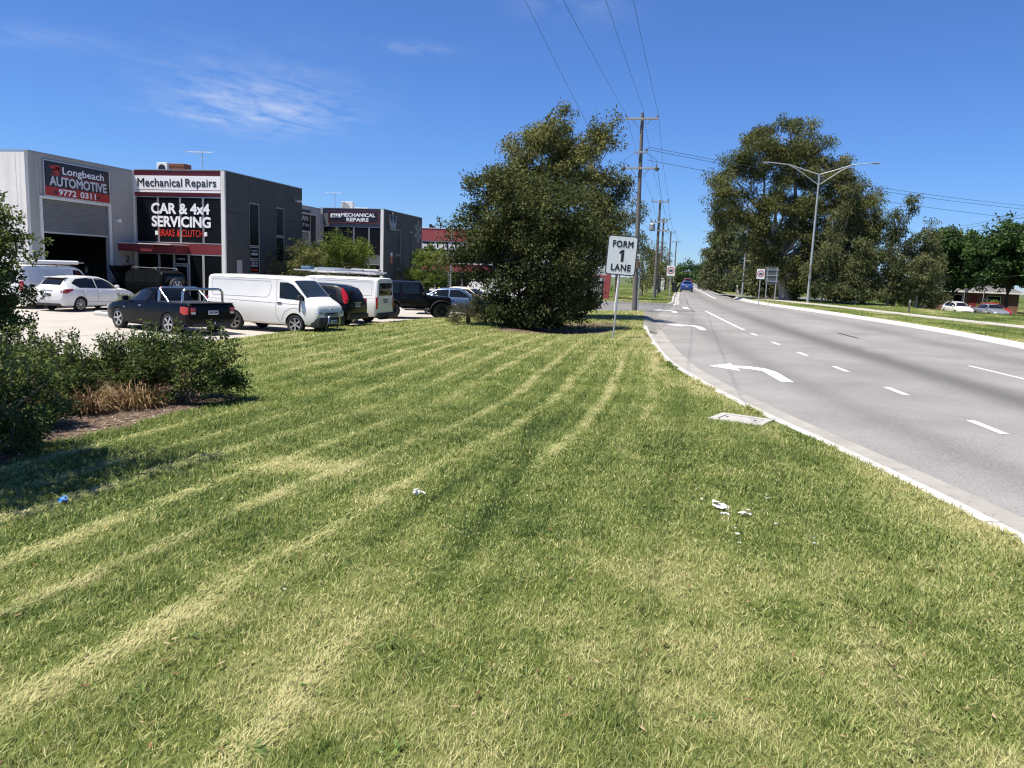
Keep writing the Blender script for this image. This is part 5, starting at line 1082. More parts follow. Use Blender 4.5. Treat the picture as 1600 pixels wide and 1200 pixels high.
both(lambda s: b.side_patch('sill_trim', M_plast, t, [(-.85, .42, .62), (.9, .42, .62)], s, .015)); handle(t, b, -.02, 1.06, M_chrome); handle(t, b, -1.0, 1.06, M_chrome); mirror(t, b, .72, 1.2, P_dgreen); lp(t, 'bumper', M_plast, (2.1, 2.4, -.85, .85, .46, .68), b=.05); lp(t, 'rear_bumper', M_plast, (-2.38, -2.16, -.84, .84, .46, .64), b=.05)

# ---- black soft-roader, tail to the lawn
t = thing_at('sport_utility', -14.7, 28.25, 176, 'black sport utility with tall red tail lights between the two white vans', 'car')
b = Body([(-2.30, .60, .92, .98, .74, .60), (-2.27, .42, 1.0, 1.10, .84, .64), (-2.16, .34, 1.06, 1.34, .88, .64), (-1.92, .3, 1.07, 1.60, .90, .62), (-1.6, .28, 1.06, 1.68, .90, .64), (-.4, .27, 1.04, 1.72, .90, .65), (.3, .27, 1.03, 1.66, .90, .64), (1.15, .27, 1.0, 1.12, .89, .74), (1.8, .3, .94, 1.0, .87, .70), (2.15, .36, .84, .88, .80, .62), (2.3, .46, .68, .7, .68, .5)])
b.build('body', P_black, t, [(1.36, .36, .41, .58), (-1.30, .36, .41, .58)]); wheels(t, (1.36, -1.30), .78, .36, .225, 'six', M_alloy)
both(lambda s: b.side_patch('side_window', M_cglass, t, [(-1.75, 1.16, 1.48), (-.9, 1.12, 1.62), (-.3, 1.11, 1.63)], s)); both(lambda s: b.side_patch('side_window', M_cglass, t, [(-.24, 1.11, 1.63), (.35, 1.1, 1.56), (.98, 1.08, 1.14)], s)); b.top_patch('windscreen', M_cglass, t, [(.36, .58), (1.1, .70)]); b.top_patch('rear_window', M_cglass, t, [(-2.18, .55), (-1.93, .52)], nx=6)
for s in (-1, 1):
    b.side_patch('tail_light', M_tail, t, [(-2.25, .98, 1.10), (-2.17, 1.0, 1.32), (-2.02, 1.28, 1.52), (-1.94, 1.46, 1.58)], s, .014, nx=10); lp(t, 'tail_light', M_tail, (-2.275, -2.16, min(s * .70, s * .82), max(s * .70, s * .82), .98, 1.16), b=.03); lp(t, 'headlight', M_head, (2.05, 2.22, min(s * .5, s * .78), max(s * .5, s * .78), .74, .90), b=.04)
plate(t, -2.315, .84, 'WQE 631'); lp(t, 'rear_bumper', M_plast, (-2.38, -2.2, -.80, .80, .36, .58), b=.06); lp(t, 'rear_garnish', M_chrome, (-2.315, -2.28, -.3, .3, 1.0, 1.03), b=.01); handle(t, b, -.1, .96, P_black); handle(t, b, -1.0, .97, P_black); mirror(t, b, .86, 1.1, P_black); lp(t, 'bumper', M_plast, (2.1, 2.34, -.7, .7, .36, .58), b=.05)

# ---- black off-roader
t = thing_at('off_roader', -12.8, 35.85, 26, 'black boxy off roader with wide wheel arches and black rims', 'car')
b = Body([(-2.0, .62, 1.12, 1.70, .70, .62), (-1.98, .56, 1.14, 1.78, .74, .64), (-1.8, .54, 1.15, 1.80, .76, .66), (.1, .54, 1.15, 1.80, .76, .66), (.16, .54, 1.15, 1.78, .76, .64), (.46, .54, 1.14, 1.20, .76, .70), (.52, .54, 1.10, 1.16, .74, .66), (1.55, .56, 1.05, 1.09, .62, .54), (1.62, .58, 1.03, 1.06, .60, .52), (1.66, .64, .98, 1.0, .58, .5)])
b.build('body', P_black, t, [(1.18, .41, .47, .42), (-1.24, .41, .47, .42)], n=70); wheels(t, (1.18, -1.24), .78, .41, .27, 'offroad', M_alloyd)
both(lambda s: b.side_patch('side_window', M_cglass, t, [(-.72, 1.2, 1.68), (.02, 1.2, 1.68), (.10, 1.2, 1.6)], s)); both(lambda s: b.side_patch('side_window', M_cglass, t, [(-1.8, 1.2, 1.68), (-.86, 1.2, 1.68)], s)); b.top_patch('windscreen', M_cglass2, t, [(.185, .58), (.43, .62)], nx=6)
for s in (-1, 1):
    for xc in (1.18, -1.24):
        mb = MB(); n = 9; ring = []
        for k in range(n):
            a = R(12 + 156 * k / (n - 1)); ring.append((xc + .56 * math.cos(a) * 1.02, .41 + .53 * math.sin(a)))
        V = [(x_, s * y_, z_) for y_ in (.58, .93) for x_, z_ in ring] + [(x_, s * y_, z_ - .05) for y_ in (.93, .58) for x_, z_ in ring]
        F = [(k, k + 1, n + k + 1, n + k) for k in range(n - 1)] + [(n + k, n + k + 1, 2 * n + k + 1, 2 * n + k) for k in range(n - 1)] + [(2 * n + k, 2 * n + k + 1, 3 * n + k + 1, 3 * n + k) for k in range(n - 1)]
        mb.add(V, F); mb.build('wheel_arch', M_plast, t, world=False, smooth=40)
    mb = MB(); mb.lathe([(.09, 1.655), (.09, 1.69), (.02, 1.70)], 16, 'x', (0, s * .38, .86)); mb.build('headlight', M_head, t, world=False); lp(t, 'tail_light', M_tail, (-2.05, -1.99, min(s * .58, s * .70), max(s * .58, s * .70), .9, 1.1)); lp(t, 'side_step', M_plast, (-.62, .55, min(s * .70, s * .86), max(s * .70, s * .86), .42, .48))
lp(t, 'bumper', M_plast, (1.66, 1.95, -.78, .78, .52, .70), b=.04); lp(t, 'nudge_hoop', M_steel, (1.93, 1.97, -.4, .4, .71, .74)); lp(t, 'grille', M_plast, (1.655, 1.685, -.3, .3, .70, 1.0)); lp(t, 'rear_bumper', M_plast, (-2.2, -1.98, -.74, .74, .52, .68), b=.04)
both(lambda s: b.seam('shut_line', M_gap, t, [(-.78, 1.72), (-.78, .6), (.3, .6), (.34, 1.1)], s)); handle(t, b, -.6, 1.02, M_plast); mirror(t, b, .28, 1.15, M_plast); sw = add_obj('spare_wheel', wheel_meshes(.41, .27, 'offroad', M_alloyd)[0], t); sw.location = (-2.14, 0, 1.1); sw.rotation_euler = (0, 0, R(90))
# ---- sedans
def sedan(t, m, L=4.5, rim='seven'):
    k = L / 4.5
    b = Body([(-2.25 * k, .5, .84, .88, .66, .56), (-2.2 * k, .34, .94, .985, .80, .66), (-2.0 * k, .26, .965, 1.01, .85, .68), (-1.62 * k, .22, .955, 1.04, .87, .66), (-1.02 * k, .2, .945, 1.36, .88, .56), (-.7 * k, .2, .94, 1.43, .88, .57), (.0, .2, .93, 1.455, .88, .58), (.38 * k, .2, .92, 1.39, .88, .57), (1.05 * k, .2, .91, 1.0, .87, .70), (1.6 * k, .21, .84, .90, .85, .68), (2.08 * k, .26, .70, .74, .78, .58), (2.25 * k, .36, .56, .6, .66, .48)])
    b.build('body', m, t, [(1.36 * k, .31, .36, .55), (-1.28 * k, .31, .36, .55)]); wheels(t, (1.36 * k, -1.28 * k), .765, .315, .20, rim, M_alloy)
    both(lambda s: b.side_patch('side_window', M_cglass, t, [(-1.35 * k, 1.0, 1.1), (-.95 * k, 1.0, 1.32), (-.3, .99, 1.38)], s)); both(lambda s: b.side_patch('side_window', M_cglass, t, [(-.24, .99, 1.38), (.3, .98, 1.34), (.86 * k, .97, 1.03)], s)); b.top_patch('windscreen', M_cglass, t, [(.42 * k, .54), (1.0 * k, .66)]); b.top_patch('rear_window', M_cglass, t, [(-1.58 * k, .58), (-1.05 * k, .52)])
    both(lambda s: b.seam('shut_line', M_gap, t, [(-.27, 1.38), (-.27, .38), (.85, .38), (.93, .92)], s)); handle(t, b, -.1, .84, m); handle(t, b, -.95, .85, m); mirror(t, b, .8 * k, .98, m)
    for s in (-1, 1):
        lp(t, 'tail_light', M_tail, (-2.24 * k, -2.14 * k, min(s * .5, s * .78), max(s * .5, s * .78), .76, .90), b=.03); lp(t, 'headlight', M_head, (1.98 * k, 2.15 * k, min(s * .46, s * .76), max(s * .46, s * .76), .58, .72), b=.04)
    lp(t, 'grille', M_plast, (2.19 * k, 2.27 * k, -.42, .42, .42, .56), b=.02); lp(t, 'air_intake', M_plast, (2.15 * k, 2.24 * k, -.55, .55, .26, .36), b=.02); plate(t, 2.285 * k, .44, 'UHT 204'); plate(t, -2.262 * k, .62, 'UHT 204'); return b
t = thing_at('sedan', -12.1, 40.2, 12, 'blue grey sedan half hidden behind the black off roader', 'car'); sedan(t, P_blue)
t = thing_at('sedan', -12.9, 43.4, 172, 'old beige sedan with dark rear window beside the clipped round shrub', 'car'); sedan(t, P_beige, 4.3)
# ---- motorhome behind the dark tree
t = thing_at('motorhome', -12.2, 47.6, 190, 'white motorhome half hidden behind the dark leafy tree', 'motorhome')
b = Body([(-2.9, .5, 1.3, 2.42, .95, .9), (-2.86, .4, 1.35, 2.5, 1.02, .95), (.9, .4, 1.3, 2.5, 1.02, .95), (1.2, .4, 1.25, 2.2, 1.0, .84), (1.9, .4, 1.12, 1.26, .94, .8), (2.4, .42, .96, 1.02, .88, .7), (2.6, .5, .74, .8, .74, .55)])
b.build('body', P_white, t, [(1.9, .36, .42, .6), (-1.7, .36, .42, .6)]); wheels(t, (1.9, -1.7), .84, .35, .22, 'steel', M_alloy); b.top_patch('windscreen', M_cglass, t, [(1.22, .72), (1.85, .78)])
both(lambda s: b.side_patch('side_window', M_cglass, t, [(.95, 1.36, 1.9), (1.2, 1.36, 1.85), (1.7, 1.3, 1.42)], s)); both(lambda s: b.side_patch('side_window', M_cglass, t, [(-2.2, 1.5, 2.05), (-1.1, 1.5, 2.05)], s)); t.scale = (.85, .85, .74); lp(t, 'roof_hatch', M_white, (-1.4, -.6, -.35, .35, 2.5, 2.66), b=.04); lp(t, 'bumper', M_plast, (2.3, 2.66, -.8, .8, .36, .55), b=.05); lp(t, 'rear_window', M_cglass, (-2.93, -2.88, -.6, .6, 1.45, 2.0))
for s in (-1, 1): lp(t, 'tail_light', M_tail, (-2.93, -2.85, min(s * .75, s * .92), max(s * .75, s * .92), .75, .95)); lp(t, 'headlight', M_head, (2.4, 2.56, min(s * .5, s * .8), max(s * .5, s * .8), .74, .92))
t = thing_at('compact_car', -7.5, 50.6, -8, 'white vehicle nose showing from behind the dark tree beside a black post', 'car'); hatch(t, P_white)
# ---- cars across the road and on it
t = thing_at('compact_car', 28.6, 90.9, -84, 'white compact car parked in the service street across the road', 'car'); hatch(t, P_white, 'seven'); t.location.z += .05
t = thing_at('sedan', 31.0, 88.6, -82, 'silver sedan parked beside the white compact car across the road', 'car'); sedan(t, P_silver); t.location.z += .05
t = thing_at('compact_car', 32.3, 91.4, -80, 'red car showing just behind the silver sedan across the road', 'car'); hatch(t, P_redc, 'seven'); t.location.z += .05
def roadz(y): return float(zr(y)) + .03
t = thing_at('compact_car', .25, 113, 90, 'bright blue car driving away along the far road', 'car', z=roadz(113)); hatch(t, P_brightblue)
t = thing_at('compact_car', .4, 150, 90, 'red car ahead of the blue car far along the road', 'car', z=roadz(150)); hatch(t, P_redc); t.scale = (1.05, 1.05, 1.25)
t = thing_at('sedan', 3.4, 165, -90, 'dark car coming towards us on the far road', 'car', z=roadz(165)); sedan(t, P_black)
t = thing_at('sedan', 4.3, 178, -90, 'pale car behind the dark oncoming car on the far road', 'car', z=roadz(178)); sedan(t, P_silver)

# ------------------------------------------------------------------ vegetation
def leaf_cloud(cent, tint, n_per, spread, L, Wd, droop=0.0, seed=1, up=0.0, jit=.09):
    """leaf blades strewn round cluster centres; returns verts, quads, tint per vertex"""
    r = np.random.default_rng(seed); N = len(cent); n = N * n_per
    c = np.repeat(cent, n_per, 0); sp = np.repeat(spread, n_per) if np.ndim(spread) else spread
    g = r.normal(size=(n, 3)); g /= np.maximum(1e-6, np.linalg.norm(g, axis=1))[:, None]; rad = r.uniform(0, 1, n) ** .45
    p = c + g * (rad * sp)[:, None] * np.array([1, 1, .8])
    d = r.normal(size=(n, 3)) + g * .6; d[:, 2] += up - droop; d /= np.linalg.norm(d, axis=1)[:, None]
    q = r.normal(size=(n, 3)); s = np.cross(d, q); s /= np.maximum(1e-6, np.linalg.norm(s, axis=1))[:, None]
    l = L * r.uniform(.6, 1.35, n)[:, None]; w = Wd * r.uniform(.7, 1.3, n)[:, None] * .5
    nn = np.cross(d, s)
    V = np.stack([p, p + d * l * .5 + s * w + nn * l * .06, p + d * l - nn * l * .08, p + d * l * .5 - s * w + nn * l * .06], 1).reshape(-1, 3)
    F = np.arange(n * 4).reshape(-1, 4)
    t = np.repeat(tint, n_per) + r.normal(0, jit, n)
    return V, F, np.repeat(np.clip(t, 0, 1), 4)
def clusters(lobes, dens, seed, hollow=.35, puff=.40):
    """leaf clusters gathered in puffs over each lobe, so that gaps stay between the puffs"""
    r = np.random.default_rng(seed); C = []; T = []
    for i, lo in enumerate(lobes):
        x, y, z, a, b, c = lo[:6]; area = (a * b + b * c + a * c) / 3 * 4; m = int(dens * area); tb = lo[6] if len(lo) > 6 else 0.0
        K = int(np.clip(m / 12, 9, 70)); u = r.normal(size=(K, 3)); u /= np.linalg.norm(u, axis=1)[:, None]
        lump = 1 + .22 * np.sin(u[:, 0] * 5 + i * 2.1) * np.cos(u[:, 1] * 4.3 + i) + .16 * np.sin(u[:, 2] * 7 + i * 1.3)
        S = u * ((hollow + (1 - hollow) * r.uniform(0, 1, K) ** .5) * lump)[:, None] * np.array([a, b, c]) + np.array([x, y, z]); ts = r.normal(0, .12, K)
        k = r.integers(0, K, m); pr_ = puff * min(a, b, c) * r.uniform(.6, 1.3, K)[k]
        g = r.normal(size=(m, 3)); g /= np.linalg.norm(g, axis=1)[:, None]; P = S[k] + g * (pr_ * r.uniform(0, 1, m) ** .5)[:, None] * np.array([1, 1, .7])
        C.append(P); T.append(np.full(m, .45 + tb) + ts[k] + r.normal(0, .08, m))
    return np.concatenate(C), np.concatenate(T)
def branch_mesh(lobes, C, base_r, fork, seed, lean=(0, 0), twigs=90, start=(0, 0), stems=1):
    r = random.Random(seed); mb = MB(); sx, sy = start
    for s in range(stems):
        ox = sx + (s - (stems - 1) / 2) * base_r * 2.4 + r.uniform(-.1, .1) * (stems > 1); oy = sy + r.uniform(-.2, .2) * (stems > 1)
        fx, fy = ox + lean[0] + (ox - sx) * .8, oy + lean[1]
        mb.tube([(ox, oy, -.15), (ox, oy, .05), (ox + .3 * (fx - ox) + r.uniform(-.06, .06), oy + .3 * (fy - oy), fork * .4), (fx, fy, fork)], [base_r * 1.35, base_r * 1.08, base_r * .9, base_r * .72], 9)
        for i, lo in enumerate(lobes):
            if stems > 1 and i % stems != s: continue
            x, y, z = lo[:3]; k = .5
            p0 = Vector((fx, fy, fork)) if z > fork else Vector((fx + (ox - fx) * .5, fy + (oy - fy) * .5, fork * .6)); p3 = Vector((x, y, z)); p1 = p0.lerp(p3, .35) + Vector((r.uniform(-.1, .1), r.uniform(-.1, .1), .10)) * (p3 - p0).length; p2 = p0.lerp(p3, .7) + Vector((r.uniform(-.08, .08), r.uniform(-.08, .08), .06)) * (p3 - p0).length
            rr = base_r * r.uniform(.32, .5); mb.tube([p0, p1, p2, p3], [rr, rr * .75, rr * .5, rr * .3], 6)
    idx = [r.randrange(len(C)) for _ in range(twigs)]
    cen = [Vector(lo[:3]) for lo in lobes]
    for j in idx:
        p = Vector(C[j]); c = min(cen, key=lambda q: (q - p).length); q = c.lerp(p, .5) + Vector((r.uniform(-.15, .15), r.uniform(-.15, .15), r.uniform(-.05, .15))) * (p - c).length
        rr = base_r * .10 + .006; mb.tube([c, q, p], [rr, rr * .7, rr * .35], 4, cap=False)
    return mb
LEAFM = {}
def leaf_mat(key):
    if key in LEAFM: return LEAFM[key]
    ramps = {
        'dark': [(0, (0.0275, 0.0375, 0.0137)), (0.35, (0.0575, 0.075, 0.0238)), (0.7, (0.12, 0.13, 0.0425)), (1, (0.2125, 0.1313, 0.0562))],
        'gum': [(0, (0.0496, 0.0614, 0.0236)), (0.4, (0.1038, 0.118, 0.0401)), (0.7, (0.1711, 0.177, 0.0543)), (1, (0.2596, 0.2183, 0.0826))],
        'olive': [(0, (.046, .056, .026)), (.4, (.092, .108, .046)), (.75, (.152, .162, .064)), (1, (.22, .18, .088))],
        'plane': [(0, (.018, .042, .014)), (.4, (.042, .085, .024)), (.75, (.090, .145, .040)), (1, (.15, .20, .06))],
        'shrub': [(0, (.034, .058, .012)), (.4, (.085, .130, .026)), (.75, (.165, .215, .044)), (1, (.27, .28, .07))],
        'hedge': [(0, (.026, .042, .013)), (.4, (.064, .094, .027)), (.75, (.135, .172, .050)), (1, (.22, .245, .085))],
        'heath': [(0, (.060, .056, .030)), (.5, (.115, .11, .055)), (1, (.20, .17, .09))],
        'straw': [(0, (.09, .055, .030)), (.5, (.22, .145, .075)), (1, (.38, .29, .17))]}
    LEAFM[key] = tint_mat('leaf_' + key, ramps[key], rough=.62, trans=.20, spec=.16); return LEAFM[key]
M_bark = mat('bark_grey', (.20, .17, .14), .9, var=.35, vscale=5, bump=.5, bscale=12); M_barkp = mat('bark_pale', (.36, .32, .27), .85, var=.35, vscale=3, bump=.3, bscale=9); M_barkd = mat('bark_dark', (.055, .045, .035), .9, var=.3, vscale=5, bump=.4, bscale=12)
def tree(name, loc, lobes, kind, label, cat='tree', group=None, dens=6, n_per=22, spread=.42, L=.14, Wd=.05, droop=.3, base_r=.16, fork=1.4, bark=None, seed=1, lean=(0, 0), twigs=90, hollow=.35, stems=1, up=0., rz=0., crown='crown', trunk='trunk', puff=.42):
    root = empty(name, loc, rz, label, cat, group)
    C, T = clusters(lobes, dens, seed, hollow, puff)
    V, F, t = leaf_cloud(C, T, n_per, spread, L, Wd, droop, seed + 5, up)
    k = V[:, 2].reshape(-1, 4).min(1) > .02; V = V.reshape(-1, 4, 3)[k].reshape(-1, 3); t = t.reshape(-1, 4)[k].ravel(); F = np.arange(len(V)).reshape(-1, 4)
    add_obj(crown, raw_mesh(crown, V, F, leaf_mat(kind), {'tint': t}), root)
    mb = branch_mesh(lobes, C, base_r, fork, seed, lean, twigs, stems=stems); mb.build(trunk, bark or M_bark, root, smooth=60, world=False)
    return root
def gz(x, y): return float(lawn_z(np.array([float(x)]), np.array([float(y)]))[0])
# --- dark leafy tree on the lawn, gums behind it
tree('leafy_tree', (-6.7, 31.4, gz(-6.7, 31.4)), [(-2.0, 0, 3.3, 1.0, 1.2, 1.6, .0), (-1.6, .1, 4.9, 1.15, 1.2, 1.35, .12), (-.3, -.2, 4.9, 1.6, 1.5, 1.6), (1.3, -.1, 4.3, 1.55, 1.4, 1.75, -.05), (2.25, 0, 3.2, 1.0, 1.2, 1.6, -.05), (.5, -.5, 2.8, 1.9, 1.5, 1.7, -.12), (1.5, -.2, 1.3, 1.6, 1.3, 1.2, -.22), (2.3, -.1, 1.8, .85, 1.0, 1.1, .05), (.6, .2, .8, 1.5, 1.1, .8, -.3), (0.2, .3, 3.2, 1.8, 1.2, 1.6, -.2), (-.75, .0, 1.5, 1.0, 1.0, 1.3, -.2), (.2, -.5, .8, 1.2, .9, .8, -.25)],
     'dark', 'big dark leafy tree with reddish tips growing on the lawn', dens=28, n_per=34, spread=.34, L=.128, Wd=.062, droop=.5, base_r=.13, fork=1.3, bark=M_barkd, seed=3, stems=3, twigs=140, hollow=.58, puff=.75)
tree('gum_tree', (-5.9, 38.2, gz(-5.9, 38.2)), [(-1.9, 0, 7.6, 1.15, 1.2, 1.7, .1), (-.75, 0, 8.5, 1.05, 1.2, 1.45, .15), (.3, .2, 7.9, 1.2, 1.3, 1.6, .1), (1.6, 0, 7.7, .95, 1.1, 1.6, .18), (1.7, .2, 5.9, .95, 1.1, 1.5), (.5, -.4, 5.6, 1.6, 1.3, 1.5, .16), (-2.7, 0, 6.6, .8, 1.0, 1.2), (-1.2, 0, 6.4, 1.5, 1.4, 1.5, .05), (1.8, -.1, 4.2, 1.0, 1.1, 1.5), (.6, .3, 3.4, 1.9, 1.2, 1.6, -.1)],
     'gum', 'tall olive green gum rising behind the dark leafy tree', dens=22, n_per=36, spread=.38, L=.17, Wd=.058, droop=.8, base_r=.16, fork=3.2, bark=M_barkp, seed=8, twigs=110, hollow=.5, puff=.72)
tree('gum_tree', (-5.3, 61.5, .5), [(0, 0, 5.5, 1.6, 1.6, 2.0), (.9, 0, 6.8, 1.0, 1.0, 1.1, .1), (-1.0, 0, 4.0, 1.6, 1.4, 1.8), (1.2, 0, 3.4, 1.2, 1.2, 1.6)], 'olive', 'grey green gum showing between the dark tree and the tall power pole', group='gums by the side road', dens=9, n_per=20, spread=.5, L=.2, Wd=.07, droop=.8, base_r=.15, fork=1.9, seed=12, twigs=50)
# --- shrubs by the shops
def shrub(name, loc, lobes, label, kind='shrub', **k):
    a = dict(dens=46, n_per=30, spread=.22, L=.12, Wd=.06, droop=.1, base_r=.06, fork=.5, bark=M_barkd, twigs=30, hollow=.62, stems=2, puff=.85); a.update(k)
    return tree(name, loc, lobes, kind, label, 'shrub', crown='foliage', trunk='stem', **a)
shrub('round_shrub', (-22.6, 42.2, -.15), [(0, 0, 1.9, 1.2, 1.2, 1.55, -.02), (.3, 0, 2.9, .9, .9, .7, .15)], 'round brownish green shrub against the slate grey side wall', kind='gum', seed=21, dens=44)
shrub('round_shrub', (-21.9, 46.6, 0), [(0, 0, 2.2, 1.7, 1.5, 1.8), (.9, 0, 3.1, 1.0, 1.0, .9, .1), (-.6, 0, 3.3, .9, .9, .8, .1)], 'larger bright green shrub right of the brownish one by the slate wall', seed=22, dens=40)
shrub('round_shrub', (-22.3, 65.5, .1), [(0, 0, 2.0, 1.75, 1.5, 1.75), (.2, 0, 3.1, 1.3, 1.2, .8, .22)], 'round yellow green shrub before the crown wall', seed=23, dens=36, spread=.26, L=.14, Wd=.07)
shrub('clipped_shrub', (-8.75, 31.0, gz(-8.75, 31)), [(0, 0, .52, .85, .8, .5), (.35, 0, .6, .5, .6, .4)], 'low grey brown shrub at the foot of the dark leafy tree', kind='heath', seed=24, dens=80, n_per=26, spread=.13, L=.07, Wd=.02, up=.6, droop=0)
# --- planter island by the hatchback
isl = tag(bpy.data.objects.new('planter_kerb', None), kind='structure'); COL.objects.link(isl); ix, iy = -22.4, 27.6
mb = MB(); mb.lathe([(1.0, -.1), (1.0, .1), (.94, .15), (.8, .15), (.78, .08)], 26); mb.v = [(x_ * 1.5 + ix, y_ * .75 + iy, z_ - .13) for x_, y_, z_ in mb.v]; mb.build('kerb_ring', M_kerb_new, isl, smooth=40)
for i, (dx, dy, s, lab) in enumerate(((-.2, .1, .95, 'low spiky green plant in the concrete island, left one'), (.8, .0, .85, 'low spiky green plant in the concrete island, right one'), (.35, -.35, .6, 'small dry brown plant at the front of the concrete island'))):
    shrub('island_plant', (ix + dx, iy + dy, -.06), [(0, 0, .35 * s, .5 * s, .45 * s, .35 * s, .1)], lab, kind='shrub' if i < 2 else 'straw', dens=60, n_per=24, spread=.12, L=.16, Wd=.025, up=1.0, droop=0, seed=30 + i, base_r=.02, fork=.1)
# --- hedge and bed in the left foreground
def hbush(x, y, r_, h, label, seed, kind='hedge', **k):
    lob = [(0, 0, h * .5, r_, r_ * .95, h * .5), (r_ * .45, -r_ * .2, h * .55, r_ * .55, r_ * .55, h * .42, .05), (-r_ * .45, r_ * .1, h * .6, r_ * .55, r_ * .6, h * .42, .05)]
    a = dict(dens=130, n_per=30, spread=.10, L=.060, Wd=.026, droop=-.1, base_r=.025, fork=.2, twigs=60, hollow=.45, stems=3, seed=seed, bark=M_bark, puff=.6); a.update(k)
    o = shrub('hedge_bush', (x, y, gz(x, y)), lob, label, kind=kind, group='low hedge at the lawn edge', **a)
    # sprigs poking out of the top
    rr = np.random.default_rng(seed + 99); C = []; mb = MB()
    for q in range(9):
        a_ = rr.uniform(0, 6.28); d = r_ * rr.uniform(.2, .9); p0 = Vector((d * math.cos(a_), d * math.sin(a_), h * .8)); p1 = p0 + Vector((rr.normal(0, .12), rr.normal(0, .12), rr.uniform(.18, .42)))
        mb.tube([p0, p0.lerp(p1, .5) + Vector((.02, .01, 0)), p1], .006, 4)
        for t in np.linspace(.35, 1, 5): C.append(p0.lerp(p1, t))
    mb.build('sprig_stem', M_bark, o, world=False)
    V, F, t = leaf_cloud(np.array(C), np.full(len(C), .7), 12, .06, .055, .026, -.3, seed + 7); add_obj('sprig_leaves', raw_mesh('sprig_leaves', V, F, leaf_mat(kind), {'tint': t}), o)
    C2 = np.stack([rr.uniform(-r_, r_, 14) * .8, rr.uniform(-r_, 0, 14) * .9, rr.uniform(.15, .75, 14) * h], 1); V, F, t = leaf_cloud(C2, np.full(14, .4), 26, .09, .055, .02, .4, seed + 8); add_obj('dead_leaves', raw_mesh('dead_leaves', V, F, leaf_mat('straw'), {'tint': t}), o)
    return o
hbush(-7.62, 10.7, .84, 1.06, 'bushy hedge shrub at the right end of the hedge, nearest the mown stripes', 41)
hbush(-8.75, 11.0, .72, .86, 'hedge shrub just left of the end one, leaning over the dry grass', 42)
hbush(-9.6, 10.3, .80, .84, 'third hedge shrub from the right end, behind the dry grass', 43)
hbush(-9.15, 9.75, .62, .66, 'low hedge shrub between the dead grass clumps', 48)
hbush(-10.35, 9.5, .85, .88, 'hedge shrub near the left picture edge with loose sprigs', 44)
hbush(-11.1, 10.6, .8, .85, 'hedge shrub behind the leftmost one, close to the concrete', 45)
hbush(-8.2, 8.15, .66, .92, 'dark shaded hedge shrub low in the left corner', 46, dens=110)
hbush(-7.2, 6.85, .66, .95, 'small dark shrub in the left corner beside the tree shadow', 47, dens=110)
shrub('tall_shrub', (-14.4, 13.1, -.1), [(0, 0, 1.3, .82, .85, 1.35), (.05, 0, 2.4, .76, .8, 1.0, .05), (-.05, 0, 3.1, .58, .6, .6, .08)], 'tall upright glossy shrub at the left picture edge', kind='hedge', seed=51, dens=150, n_per=32, spread=.15, L=.085, Wd=.046)
tree('street_tree', (-7.55, 4.75, gz(-7.55, 4.75)), [(0, 0, 4.0, 1.25, 1.2, 1.0), (.6, .2, 4.6, .9, .9, .9), (-.6, -.2, 4.8, .9, .9, .8), (.2, 0, 3.4, 1.0, 1.0, .7)], 'plane', 'small leafy tree whose shadow falls on the lawn by the hedge', puff=.8, dens=34, n_per=24, spread=.3, L=.1, Wd=.06, base_r=.07, fork=2.9, seed=55, twigs=30)
# dry straw clumps and mulch chips in the bed
def straw(x, y, r_, h, label, seed):
    root = empty('dry_grass_clump', (x, y, gz(x, y)), 0, label, 'dry grass', 'dry grass in the hedge bed')
    r = np.random.default_rng(seed); n = 420; a = r.uniform(0, 6.28, n); d = r_ * .75 * np.sqrt(r.uniform(size=n)); b = np.stack([d * np.cos(a), d * np.sin(a), 0 * a], 1)
    dr = a + r.normal(0, .8, n); el = r.uniform(.5, 1.4, n); l = h * r.uniform(.5, 1.2, n)
    m_ = b + np.stack([np.cos(dr) * np.cos(el), np.sin(dr) * np.cos(el), np.sin(el)], 1) * (l * .6)[:, None]; el2 = el - r.uniform(.5, 1.6, n); t_ = m_ + np.stack([np.cos(dr) * np.cos(el2), np.sin(dr) * np.cos(el2), np.sin(el2)], 1) * (l * .5)[:, None]; t_[:, 2] = np.maximum(.01, t_[:, 2])
    s_ = np.stack([-np.sin(dr), np.cos(dr), 0 * dr], 1) * .006
    V = np.stack([b - s_, b + s_, m_ + s_, m_ - s_, t_], 1).reshape(-1, 3); k = np.arange(n)[:, None] * 5; F = np.concatenate([k + [[0, 1, 2]], k + [[0, 2, 3]], k + [[3, 2, 4]]], 1).reshape(-1, 3)
    add_obj('blades', raw_mesh('blades', V, F, leaf_mat('straw'), {'tint': np.repeat(r.uniform(0, 1, n), 5)}), root)
straw(-8.0, 9.95, .5, .46, 'orange brown dead grass clump in front of the end hedge shrub', 61); straw(-8.6, 9.6, .55, .48, 'orange brown dead grass clump in the middle of the hedge', 62); straw(-8.2, 9.3, .30, .40, 'small dead grass tuft spilling onto the mulch', 64); straw(-9.6, 9.15, .4, .45, 'dead grass clump at the left edge beneath the hedge', 65)
n = 7000; r = np.random.default_rng(71); xx = r.uniform(-11.5, -5.6, n); yy = r.uniform(4.2, 12.6, n); k = bed_mask(xx, yy) > .45; xx, yy = xx[k], yy[k]; n = len(xx)
a = r.uniform(0, 6.28, n); l = r.uniform(.015, .07, n); w = r.uniform(.004, .012, n); zz = lawn_z(xx, yy) + r.uniform(.002, .014, n); ti = r.uniform(-.012, .012, n)
d = np.stack([np.cos(a), np.sin(a)], 1); e = np.stack([-np.sin(a), np.cos(a)], 1); P = []
